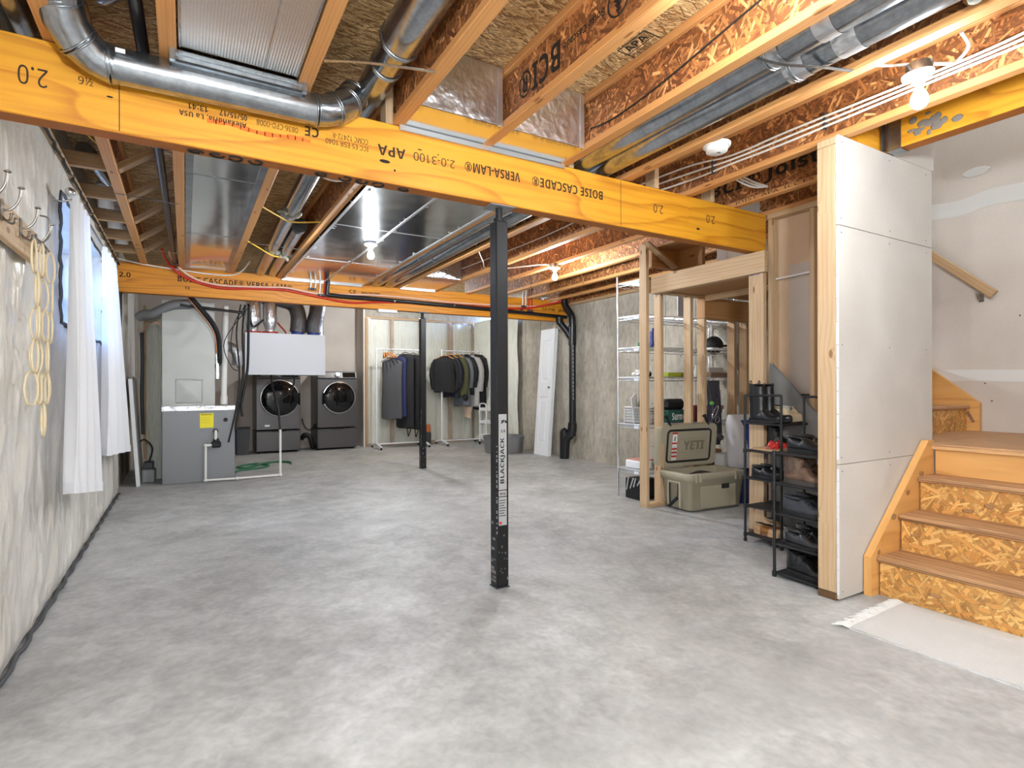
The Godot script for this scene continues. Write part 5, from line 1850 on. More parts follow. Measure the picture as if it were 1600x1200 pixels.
	for k in 2:
		wire("black_cable", ["looped thin black wire by the white box edge", "thin black wire swinging over the vent pipe"][k], "cable", [Vector3(0.62 + 0.05 * k, 2.08, -7.40), Vector3(0.50 - 0.1 * k, 1.85 - 0.2 * k, -7.38), Vector3(0.47, 1.55 - 0.2 * k, -7.37), Vector3(0.56, 1.3, -7.39)], 0.005, M.black)
	st = nst()
	tube(st, smooth_path([Vector3(0.42, 1.62, -7.85), Vector3(0.50, 1.60, -7.80), Vector3(0.56, 1.52, -7.78), Vector3(0.56, 1.38, -7.80)]), 0.06, 14)
	one("flexible_duct", "crinkled foil flexible duct beside the furnace vent", "duct", st, M.foil_crinkle)
	# condensate run
	t = thing("drain_line", "white plastic drain line from furnace trap along the floor", "pipe", Vector3(0.6, 0, -7.38))
	o = -t.position
	st = nst()
	tube(st, [o + Vector3(0.28, 0.43, -7.36), o + Vector3(0.205, 0.43, -7.36)], 0.014, 10)
	tube(st, [o + Vector3(0.20, 0.44, -7.36), o + Vector3(0.20, 0.025, -7.36)], 0.014, 10)
	tube(st, [o + Vector3(0.19, 0.025, -7.36), o + Vector3(0.53, 0.02, -7.36), o + Vector3(1.02, 0.02, -7.38)], 0.014, 10)
	tube(st, [o + Vector3(1.01, 0.01, -7.38), o + Vector3(1.01, 0.58, -7.38)], 0.014, 10)
	part("pipe", st, M.pvc, t)
	st = nst()
	for p in [Vector3(0.20, 0.43, -7.36), Vector3(0.20, 0.025, -7.36), Vector3(0.53, 0.02, -7.36), Vector3(1.01, 0.02, -7.38)]:
		ell(st, o + p, Vector3(0.021, 0.021, 0.021), 10, 6)
	part("fitting", st, M.pvc, t)
	wire("black_hose", "black hose joining the white box drains to the upright pipe", "hose", [Vector3(0.99, 1.27, -8.06), Vector3(0.99, 1.14, -7.95), Vector3(1.0, 0.98, -7.75), Vector3(1.005, 0.80, -7.5), Vector3(1.01, 0.55, -7.38)], 0.012, M.black)
	wire("black_hose", "black side hose from the other drain of the white box", "hose", [Vector3(1.27, 1.27, -8.06), Vector3(1.27, 1.16, -8.0), Vector3(1.2, 1.03, -7.9), Vector3(1.08, 0.95, -7.78), Vector3(1.0, 0.93, -7.7)], 0.011, M.black)
	# leaning boards and small things left of the furnace
	for k in 2:
		st = nst()
		X = Transform3D(Basis(Vector3(0, 0, 1), -0.06 - 0.02 * k) , Vector3(-0.46 + 0.05 * k, 0.0, -7.85 - 0.75 * k))
		X = Transform3D(Basis(Vector3(0, 0, 1), 0.06), Vector3(-0.44 + 0.06 * k, 0.002, -7.80 - 0.78 * k))
		bb(st, Vector3(-0.03, 0, -0.36), Vector3(0.0, 1.20, 0.36), 0.004)
		var bdm: Material = mat(c8(188, 187, 184), 0.5) if k == 0 else mat(c8(120, 112, 106), 0.5)
		var bd := one("leaning_board", ["pale grey board leaning on the wall past the curtains", "dark grey board leaning behind the pale one by the furnace"][k], "board", st, bdm)
		st = nst()
		bb(st, Vector3(-0.034, 0.0, 0.345), Vector3(0.004, 1.20, 0.362), 0.003)
		part("edge_trim", st, M.white_metal, bd)
		X = Transform3D.IDENTITY
	t = thing("pump", "small grey condensate pump on the floor behind the furnace edge", "pump", Vector3(-0.37, 0, -7.75))
	st = nst()
	bb(st, Vector3(-0.07, 0, -0.1), Vector3(0.07, 0.16, 0.1), 0.015)
	part("tank", st, M.grey_paint, t)
	st = nst()
	bb(st, Vector3(-0.05, 0.16, -0.08), Vector3(0.05, 0.24, 0.08), 0.01)
	part("motor_cover", st, M.grey_dark, t)
	wire("black_cable", "black cord from the small grey pump", "cord", [Vector3(-0.37, 0.22, -7.70), Vector3(-0.33, 0.4, -7.66), Vector3(-0.40, 0.5, -7.68), Vector3(-0.45, 0.48, -7.75)], 0.008, M.black)
	st = nst()
	bb(st, Vector3(-0.43, 0.25, -7.98), Vector3(-0.405, 2.08, -7.90), 0.003)
	var ws := one("wall_stud", "bare stud in the gap between the loose film and the furnace", "stud", st, M.spruce_dull)
	st = nst()
	sheet(st, func(u: float, v: float) -> Vector3:
		return Vector3(lerpf(-0.405, -0.24, u), lerpf(0.0, 2.08, v), -7.99 + 0.03 * sin(PI * u)), 8, 24)
	part("insulation_batt", st, M.batt, ws)
	wire("black_cable", "rough dark hose running up the bare stud by the furnace", "hose", [Vector3(-0.43, 0.55, -7.86), Vector3(-0.44, 1.0, -7.85), Vector3(-0.435, 1.4, -7.86), Vector3(-0.44, 1.75, -7.85)], 0.02, M.grey_dark)

# ---------------------------------------------------------------- laundry
func corrugated(st: SurfaceTool, pts: Array, r: float, ridge: float, n := 18) -> void:
	var p := smooth_path(pts, 14)
	var rr := []
	for i in p.size():
		rr.append(r + (ridge if i % 2 else -ridge))
	tube(st, p, rr, n)

func laundry() -> void:
	var t := thing("ventilator", "white hanging ventilator box above the washer and dryer", "ventilator", Vector3(1.175, 1.265, -8.23))
	var st := nst()
	bb(st, Vector3(-0.505, 0.0, -0.24), Vector3(0.505, 0.555, 0.22), 0.004)
	part("cabinet", st, M.grey_paint, t)
	st = nst()
	bb(st, Vector3(-0.505, 0.0, 0.221), Vector3(0.505, 0.555, 0.236), 0.003)
	part("front_panel", st, mat(c8(226, 229, 236), 0.35), t, "plain white front panel")
	st = nst()
	bb(st, Vector3(-0.38, -0.02, -0.1), Vector3(-0.30, 0.0, 0.1), 0.003)
	bb(st, Vector3(-0.02, -0.02, -0.1), Vector3(0.12, 0.0, 0.1), 0.003)
	for x in [-0.18, 0.1]:
		cyl(st, Vector3(x, -0.03, 0.17), Vector3(x, 0.0, 0.17), 0.014)
	part("drain_fitting", st, M.black, t)
	for k in 2:
		st = nst()
		var x := -0.39 + 0.21 * k
		cyl(st, Vector3(x, 0.555, 0.05), Vector3(x, 0.585, 0.05), 0.105, 20)
		part("collar", st, M.red, t, "red duct collar")
	for k in 2:
		st = nst()
		var x := 0.17 + 0.21 * k
		cyl(st, Vector3(x, 0.555, 0.05), Vector3(x, 0.61, 0.05), 0.082, 20)
		part("collar", st, M.blue, t, "blue duct collar")
	st = nst()
	for s in [-0.45, 0.47]:
		bar(st, Vector3(s, 0.55, -0.2), Vector3(s, 1.13, -0.2), 0.02, 0.003, Vector3(0, 0, 1), 0.0)
	part("hanging_strap", st, M.galv, t)
	for k in 2:
		st = nst()
		var x := 0.785 + 0.21 * k
		lathe_at(st, Vector3(x, 1.85, -8.18), [[0.06, 0.0], [0.062, 0.04], [0.088, 0.11], [0.092, 0.14], [0.092, 0.5], [0.0, 0.5]], 20)
		one("foil_duct", ["foil-wrapped duct on the red collar by the furnace", "foil-wrapped duct on the red collar by the black flexible ducts"][k], "duct", st, M.foil_crinkle)
	for k in 2:
		st = nst()
		var x := 1.345 + 0.21 * k
		var pth: Array = [Vector3(x, 1.86, -8.18), Vector3(x + 0.01, 1.95, -8.18), Vector3(x + 0.01, 2.1, -8.18), Vector3(x - 0.05, 2.24, -8.18), Vector3(x - 0.22, 2.30, -8.17), Vector3(x - 0.45, 2.33, -8.16)] if k == 0 else [Vector3(x, 1.86, -8.18), Vector3(x + 0.01, 2.0, -8.18), Vector3(x + 0.05, 2.15, -8.18), Vector3(x + 0.07, 2.35, -8.2), Vector3(x + 0.07, 2.6, -8.25)]
		corrugated(st, pth, 0.104, 0.005)
		var m: StandardMaterial3D = M.foil_crinkle.duplicate()
		m.albedo_color = c8(140, 140, 145)
		m.uv1_scale = Vector3(9, 3, 1)
		one("flexible_duct", ["dark crinkled flexible duct bending over from a blue collar", "dark crinkled flexible duct rising straight from a blue collar"][k], "duct", st, m)
	wire("water_line", "red plastic line curving behind the white box", "pipe", [Vector3(0.96, 2.7, -8.6), Vector3(1.0, 2.4, -8.6), Vector3(1.05, 2.2, -8.6), Vector3(1.15, 2.02, -8.6), Vector3(1.25, 1.90, -8.6), Vector3(1.29, 1.78, -8.6)], 0.012, M.red)
	st = nst()
	tube(st, smooth_path([Vector3(0.72, 2.2, -8.1), Vector3(0.74, 2.0, -8.08), Vector3(0.78, 1.9, -8.06), Vector3(0.9, 2.0, -8.06)]), 0.012, 8)
	one("black_cable", "black cord before the foil-wrapped ducts", "cord", st, M.black)
	st = nst()
	corrugated(st, [Vector3(2.12, 1.15, -10.45), Vector3(2.13, 1.5, -10.42), Vector3(2.11, 2.0, -10.42), Vector3(2.10, 2.55, -10.42)], 0.055, 0.006)
	one("flexible_duct", "slim silver corrugated duct rising behind the dryer", "duct", st, M.foil_crinkle)

	laundry_machine("washing_machine", "stainless front washer beside the grey waste bin", "washer", 1.345, 0.31, true)
	laundry_machine("tumble_dryer", "stainless front dryer nearest the clothes racks", "dryer", 2.31, 0.285, false)

	t = thing("waste_bin", "tall dark grey waste bin beside the washer", "bin", Vector3(0.80, 0, -10.12))
	st = nst()
	for q in [[0.085, 0.0], [0.105, 0.43]]:
		pass
	loft(st, [rrect(Vector3(0, 0, 0), 0.09, 0.12, 0.02), rrect(Vector3(0, 0.42, 0), 0.108, 0.145, 0.02)])
	part("body", st, M.grey_dark, t)
	st = nst()
	loft(st, [rrect(Vector3(0, 0.42, 0), 0.113, 0.15, 0.02), rrect(Vector3(0, 0.44, 0), 0.113, 0.15, 0.02)])
	part("rim", st, M.black, t)
	# hoses
	wire("garden_hose", "green garden hose lying in a loop near the furnace drain", "hose", [Vector3(0.55, 0.014, -7.95), Vector3(0.62, 0.014, -8.1), Vector3(0.85, 0.014, -8.2), Vector3(1.0, 0.014, -8.4), Vector3(0.85, 0.014, -8.65), Vector3(0.62, 0.014, -8.5), Vector3(0.70, 0.02, -8.25), Vector3(1.0, 0.02, -8.65), Vector3(1.2, 0.014, -8.72), Vector3(1.3, 0.014, -8.6), Vector3(1.3, 0.014, -8.45)], 0.0135, mat(c8(40, 110, 74), 0.45))
	wire("black_hose", "black drain hose between the washer and the dryer", "hose", [Vector3(1.75, 0.55, -10.2), Vector3(1.78, 0.42, -10.15), Vector3(1.84, 0.36, -10.12), Vector3(1.92, 0.38, -10.15), Vector3(1.96, 0.45, -10.2)], 0.012, M.black)
	wire("black_hose", "fat black hose on the floor between the laundry machines", "hose", [Vector3(1.74, 0.2, -10.2), Vector3(1.78, 0.27, -10.15), Vector3(1.86, 0.24, -10.12), Vector3(1.90, 0.12, -10.15), Vector3(1.94, 0.04, -10.2)], 0.04, M.black)

func lathe_at(st: SurfaceTool, at: Vector3, prof: Array, n := 24) -> void:
	var keep := X
	X = keep * Transform3D(Basis.IDENTITY, at)
	lathe(st, prof, n)
	X = keep

# rounded rectangle ring in x, z
func rrect(c: Vector3, hx: float, hz: float, r: float, seg := 4) -> Array:
	var out := []
	for q in 4:
		var cx: float = [1, -1, -1, 1][q] * (hx - r)
		var cz: float = [1, 1, -1, -1][q] * (hz - r)
		for k in seg + 1:
			var a := PI / 2 * (q + float(k) / seg)
			out.append(c + Vector3(cx + r * cos(a), 0, cz + r * sin(a)))
	out.reverse()
	return out

func laundry_machine(called: String, label: String, cat: String, x: float, rad: float, washer: bool) -> void:
	var t := thing(called, label, cat, Vector3(x, 0, -10.0))
	var st := nst()
	bb(st, Vector3(-0.345, 0.39, -0.585), Vector3(0.345, 1.37, -0.02), 0.012)
	part("cabinet", st, mat(c8(92, 91, 92), 0.35, 0.7), t)
	st = nst()
	bb(st, Vector3(-0.345, 0.39, -0.02), Vector3(0.345, 1.24, 0.0), 0.008)
	part("front_panel", st, M.stainless, t)
	st = nst()
	X = Transform3D(Basis(Vector3.RIGHT, -0.28), Vector3(0, 1.305, -0.028))
	bb(st, Vector3(-0.345, -0.065, -0.02), Vector3(0.345, 0.07, 0.02), 0.012)
	part("control_panel", st, M.stainless, t)
	st = nst()
	bb(st, Vector3(0.09, -0.045, 0.018), Vector3(0.31, 0.045, 0.023), 0.003)
	part("display", st, M.glass_dark, t)
	st = nst()
	lathe_z(st, Vector3(-0.0, 0, 0.018), [[0.04, 0.0], [0.038, 0.03], [0.0, 0.032]], 22)
	part("dial", st, M.chrome, t)
	X = Transform3D.IDENTITY
	st = nst()
	lathe_z(st, Vector3(0.02, 0.915, 0.0), [[rad, -0.005], [rad + 0.004, 0.02], [rad - 0.008, 0.036], [rad - 0.03, 0.040]], 48)
	var door := part("door", st, M.chrome, t, "round door with bright rim")
	st = nst()
	lathe_z(st, Vector3(0.02, 0.915, 0.0), [[rad - 0.014, 0.036], [rad - 0.03, 0.046], [rad - 0.10, 0.062], [rad * 0.4, 0.07], [0.0, 0.072]], 48)
	part("door_glass", st, M.glass_dark, door, "dark glossy glass")
	st = nst()
	bb(st, Vector3((0.02 + rad - 0.03) if washer else (0.02 - rad + 0.0), 0.80, 0.03), Vector3((0.02 + rad + 0.005) if washer else (0.02 - rad + 0.035), 1.0, 0.05), 0.008)
	part("door_handle", st, M.glass_dark, door)
	if washer:
		st = nst()
		for q in [[-0.26, 0.44, -0.10, 0.443], [-0.26, 0.555, -0.10, 0.558], [-0.26, 0.44, -0.257, 0.558], [-0.103, 0.44, -0.10, 0.558]]:
			bb(st, Vector3(q[0], q[1], -0.001), Vector3(q[2], q[3], 0.001))
		part("filter_door", st, M.grey_dark, t)
		st = nst()
		bb(st, Vector3(-0.215, 0.445, -0.001), Vector3(-0.14, 0.475, 0.0015))
		part("white_sticker", st, M.white, t)
	# pedestal drawer
	st = nst()
	bb(st, Vector3(-0.345, 0.025, -0.58), Vector3(0.345, 0.375, -0.02), 0.008)
	part("pedestal", st, mat(c8(80, 79, 80), 0.4, 0.7), t)
	st = nst()
	bb(st, Vector3(-0.343, 0.035, -0.02), Vector3(0.343, 0.362, 0.0), 0.006)
	var dr := part("drawer", st, M.stainless, t)
	st = nst()
	bb(st, Vector3(-0.11, 0.352, -0.015), Vector3(0.11, 0.366, 0.003), 0.004)
	part("drawer_grip", st, M.black, dr)
	st = nst()
	for sx in [-0.28, 0.28]:
		for sz in [-0.52, -0.08]:
			cyl(st, Vector3(sx, 0, sz), Vector3(sx, 0.026, sz), 0.03, 10)
	part("foot", st, M.black, t)

func lathe_z(st: SurfaceTool, at: Vector3, prof: Array, n := 24) -> void:
	var keep := X
	X = keep * Transform3D(Basis(Vector3.RIGHT, PI / 2), at)
	lathe(st, prof, n)
	X = keep

# ---------------------------------------------------------------- clothes
func hanger(t: Node3D, y: float, wood: bool, turn := 0.0) -> void:
	# hook over the rail at y = 0, arms below
	var st := nst()
	X = Transform3D(Basis(Vector3.UP, turn), Vector3.ZERO)
	tube(st, smooth_path([Vector3(0, -0.012, 0.018), Vector3(0, 0.008, 0.016), Vector3(0, 0.016, 0.0), Vector3(0, 0.006, -0.016), Vector3(0, -0.02, -0.012), Vector3(0, -0.055, 0.0), Vector3(0, y + 0.03, 0.0)], 4), 0.0028, 6)
	part("hook", st, M.nickel, t)
	st = nst()
	tube(st, smooth_path([Vector3(0, y - 0.05, -0.21), Vector3(0, y - 0.01, -0.12), Vector3(0, y + 0.03, 0), Vector3(0, y - 0.01, 0.12), Vector3(0, y - 0.05, 0.21)], 4), 0.010 if wood else 0.006, 8)
	if wood:
		tube(st, [Vector3(0, y - 0.05, -0.21), Vector3(0, y - 0.06, 0.0), Vector3(0, y - 0.05, 0.21)], 0.006, 7)
	part("hanger_bar", st, mat(c8(206, 140, 78), 0.5) if wood else M.black, t, "wooden hanger" if wood else "")
	X = Transform3D.IDENTITY

func garment(called: String, label: String, cat: String, x: float, z: float, rail: float, top: float, hem: float, m: Material, o := {}) -> Node3D:
	# hangs square to the rail (shoulders along z), then turned
	var t := thing(called, label, cat, Vector3(x, rail, z), o.get("turn", 0.0), "")
	var hw: float = o.get("hw", 0.22)
	var th: float = o.get("th", 0.055)
	var flare: float = o.get("flare", 1.0)
	var n := 20
	var rings := []
	var yt := top - rail
	var yb := hem - rail
	var prof := [[0.0, 0.28, 0.55], [0.025, 0.42, 0.7], [0.06, 0.78, 0.8], [0.11, 0.97, 0.95], [0.2, 0.98, 1.0], [0.4, 0.94, 1.05], [0.62, 0.96 * lerpf(1.0, flare, 0.5), 1.05], [0.82, 0.98 * flare, 1.0], [1.0, 1.0 * flare, 0.95]]
	var ph := rng.randf() * 6.0
	for q in prof:
		var ring := []
		var yy: float = yt + (yb - yt) * q[0] if q[0] > 0.2 else yt - minf(0.55, yt - yb) * q[0]
		for j in n:
			var a := -TAU * j / n
			var rip: float = 1.0 + 0.10 * sin(a * 5.0 + ph + q[0] * 3.0) * q[0]
			ring.append(Vector3(cos(a) * th * q[2] * rip, yy - 0.015 * sin(a * 2.0 + ph) * q[0], sin(a) * hw * q[1] * (0.5 + 0.5 * rip)))
		rings.append(ring)
	rings.reverse()
	for r in rings:
		r.reverse()
	rings.reverse()
	var st := nst()
	loft(st, rings)
	part("body", st, m, t)
	if o.get("sleeves", true):
		for s in [-1.0, 1.0]:
			st = nst()
			var sl: float = o.get("sleeve_len", 0.6)
			var p := smooth_path([Vector3(0, yt - 0.07, s * hw * 0.72), Vector3(0.01, yt - 0.16, s * hw * 1.02), Vector3(0.02, yt - 0.34, s * (hw * 1.1 + 0.02)), Vector3(0.025, yt - sl, s * (hw * 1.02))], 5)
			var rr := []
			for i in p.size():
				rr.append(lerpf(0.058, 0.044, float(i) / p.size()) + 0.003 * sin(i * 2.3 + ph))
			tube(st, p, rr, 12)
			part("sleeve", st, m, t)
	if o.get("collar", true):
		st = nst()
		var rr := []
		var p2 := []
		for i in 14:
			var a := TAU * i / 14.0
			p2.append(Vector3(cos(a) * th * 0.55, yt + 0.005 + 0.012 * cos(a), sin(a) * hw * 0.3))
		tube(st, p2, 0.016, 7, false, true)
		part("collar", st, m, t)
	if o.get("quilted", false):
		st = nst()
		for k in 8:
			var yy: float = yt - 0.12 - k * 0.065
			if yy < yb + 0.04:
				break
			var ring := []
			for j in 24:
				var a := TAU * j / 24
				ring.append(Vector3(cos(a) * th * 1.07, yy, sin(a) * hw * 0.99))
			tube(st, ring, 0.005, 5, false, true)
		part("quilt_seam", st, M.black, t)
	hanger(t, yt, o.get("wood", false))
	return t

func clothes_rack(label: String, x0: float, x1: float, z: float, top: float) -> void:
	var t := thing("clothes_rack", label, "clothes rack", Vector3((x0 + x1) / 2, 0, z))
	var hl := (x1 - x0) / 2
	var st := nst()
	cyl(st, Vector3(-hl, top, 0), Vector3(hl, top, 0), 0.0125, 12)
	part("rail", st, M.white_metal, t)
	for s in [-1.0, 1.0]:
		st = nst()
		cyl(st, Vector3(s * hl, 0.07, 0), Vector3(s * hl, top, 0), 0.0125, 12)
		tube(st, [Vector3(s * hl, top - 0.02, 0), Vector3(s * hl, top + 0.02, 0)], 0.018, 12)
		tube(st, [Vector3(s * hl, 0.85, 0), Vector3(s * hl, 0.88, 0)], 0.016, 12)
		part("upright", st, M.white_metal, t)
		st = nst()
		tube(st, smooth_path([Vector3(s * hl, 0.045, -0.28), Vector3(s * hl, 0.07, -0.12), Vector3(s * hl, 0.085, 0), Vector3(s * hl, 0.07, 0.12), Vector3(s * hl, 0.045, 0.28)], 4), 0.022, 10)
		part("foot", st, M.white_metal, t)
		for e in [-0.27, 0.27]:
			st = nst()
			cyl(st, Vector3(s * hl - 0.012, 0.023, e), Vector3(s * hl + 0.012, 0.023, e), 0.023, 12)
			part("caster", st, M.black, t)
	st = nst()
	cyl(st, Vector3(-hl, 0.08, 0), Vector3(hl, 0.08, 0), 0.0125, 10)
	part("bottom_bar", st, M.white_metal, t)

func clothes() -> void:
	var rail := 1.775
	clothes_rack("white rolling rack of garment bags by the laundry corner", 2.93, 3.82, -9.75, rail)
	clothes_rack("white rolling rack of jackets next to the white trolley", 4.17, 5.0, -9.72, rail)
	var charcoal := mat(c8(72, 73, 77), 0.75)
	var navy := mat(c8(30, 38, 84), 0.7)
	var blackc := mat(c8(22, 22, 25), 0.8)
	var softblack := mat(c8(30, 30, 34), 0.85)
	var olive := mat(c8(72, 74, 44), 0.8)
	var slate := mat(c8(104, 110, 120), 0.7)
	var greyc := mat(c8(168, 166, 164), 0.85)
	var beige := mat(c8(208, 184, 162), 0.8)
	var midnight := mat(c8(26, 30, 48), 0.75)
	for m in [charcoal, navy, blackc, softblack, olive, greyc]:
		m.rim_enabled = true
		m.rim = 0.15
	var g := garment("garment_bag", "charcoal zipped garment bag with small white lettering", "garment bag", 3.20, -9.70, rail, 1.60, 0.53, charcoal, {"turn": 0.95, "hw": 0.19, "th": 0.035, "sleeves": false, "collar": false})
	var st := nst()
	tube(st, [Vector3(0.036, -0.25, 0.06), Vector3(0.040, -0.7, 0.06), Vector3(0.038, -1.2, 0.06)], 0.003, 5)
	part("zip", st, M.black, g)
	lettering(g, "Moores", Vector3(0.043, -0.31, -0.06), Vector3(0, 0, -1), Vector3(0, 1, 0), 0.09, 0.025, M.white)
	g = garment("garment_bag", "navy blue garment bag behind the charcoal one", "garment bag", 3.34, -9.78, rail, 1.66, 0.56, navy, {"turn": 0.5, "hw": 0.2, "th": 0.05, "sleeves": false, "collar": false})
	g = garment("garment_bag", "long soft black garment bag with straps, beside the navy one", "garment bag", 3.46, -9.74, rail, 1.70, 0.36, softblack, {"turn": 0.45, "hw": 0.22, "th": 0.06, "sleeves": false, "collar": false})
	strap(g, Vector3(0.03, -1.38, 0.04))
	g = garment("garment_bag", "long black garment bag with straps, closest to the far post", "garment bag", 3.61, -9.74, rail, 1.69, 0.33, blackc, {"turn": 0.4, "hw": 0.22, "th": 0.06, "sleeves": false, "collar": false})
	strap(g, Vector3(0.03, -1.40, 0.03))
	for k in 5:
		var t := thing("wooden_hanger", ["first", "second", "third", "fourth", "fifth"][k] + " empty wooden hanger from the white upright, by the charcoal garment bag", "hanger", Vector3(3.06 + k * 0.03, rail, -9.73), 0.0, "empty wooden hangers")
		hanger(t, -0.10, true, -0.25 + 0.13 * k)
	garment("jacket", "black puffy jacket, first on the jacket rack", "jacket", 4.22, -9.70, rail, 1.66, 1.0, blackc, {"turn": 0.75, "hw": 0.23, "th": 0.09, "wood": true, "sleeve_len": 0.62})
	garment("jacket", "midnight blue jacket beside the black puffy one", "jacket", 4.36, -9.74, rail, 1.68, 0.90, midnight, {"turn": 0.3, "th": 0.06, "wood": true})
	g = garment("jacket", "olive green jacket with a black cuff", "jacket", 4.47, -9.70, rail, 1.68, 0.92, olive, {"turn": 0.3, "th": 0.06, "wood": true, "sleeve_len": 0.72})
	st = nst()
	ell(st, Vector3(0.025, -0.88, 0.22), Vector3(0.06, 0.07, 0.05))
	part("cuff", st, blackc, g)
	garment("jacket", "slate grey quilted jacket between the olive and black ones", "jacket", 4.58, -9.72, rail, 1.68, 0.74, slate, {"turn": 0.3, "th": 0.06, "quilted": true})
	garment("jacket", "short black jacket between the quilted jacket and the pale grey coat", "jacket", 4.67, -9.72, rail, 1.69, 0.95, blackc, {"turn": 0.3, "th": 0.05})
	g = garment("coat", "pale grey coat with dark buttons at the cuff", "coat", 4.76, -9.66, rail, 1.69, 0.72, greyc, {"turn": 0.3, "th": 0.055, "sleeve_len": 0.68})
	garment("dust_bag", "beige rounded bag hanging below the pale grey coat", "bag", 4.73, -9.76, rail, 1.0, 0.50, beige, {"turn": 0.5, "hw": 0.15, "th": 0.04, "flare": 0.55, "sleeves": false, "collar": false})
	garment("coat", "black coat after the pale grey one", "coat", 4.87, -9.72, rail, 1.70, 0.68, softblack, {"turn": 0.45, "hw": 0.22, "th": 0.06})
	garment("coat", "black coat last on the jacket rack, partly behind the near post", "coat", 4.97, -9.72, rail, 1.69, 0.66, blackc, {"turn": 0.4, "hw": 0.2, "th": 0.05})
	# bottle-like thing on the floor between the racks
	var t := thing("propane_torch", "dark canister with orange top on the floor by the far post", "canister", Vector3(3.98, 0, -9.95))
	st = nst()
	lathe(st, [[0.0, 0.0], [0.055, 0.0], [0.06, 0.02], [0.06, 0.2], [0.05, 0.24], [0.0, 0.24]], 18)
	part("body", st, M.grey_dark, t)
	st = nst()
	lathe(st, [[0.0, 0.24], [0.05, 0.24], [0.05, 0.36], [0.045, 0.38], [0.0, 0.38]], 18)
	part("cap", st, mat(c8(206, 110, 50), 0.5), t)

func strap(g: Node3D, at: Vector3) -> void:
	var st := nst()
	var p := smooth_path([at + Vector3(0, 0.06, -0.05), at + Vector3(0.01, -0.06, -0.03), at + Vector3(0.0, -0.19, 0.0), at + Vector3(0.0, -0.17, 0.02), at + Vector3(0.01, -0.05, 0.06), at + Vector3(0, 0.05, 0.08)], 4)
	for i in p.size() - 1:
		bar(st, p[i], p[i + 1], 0.004, 0.018, Vector3(0.3, 0, 1), 0.0)
	part("strap", st, M.black, g)

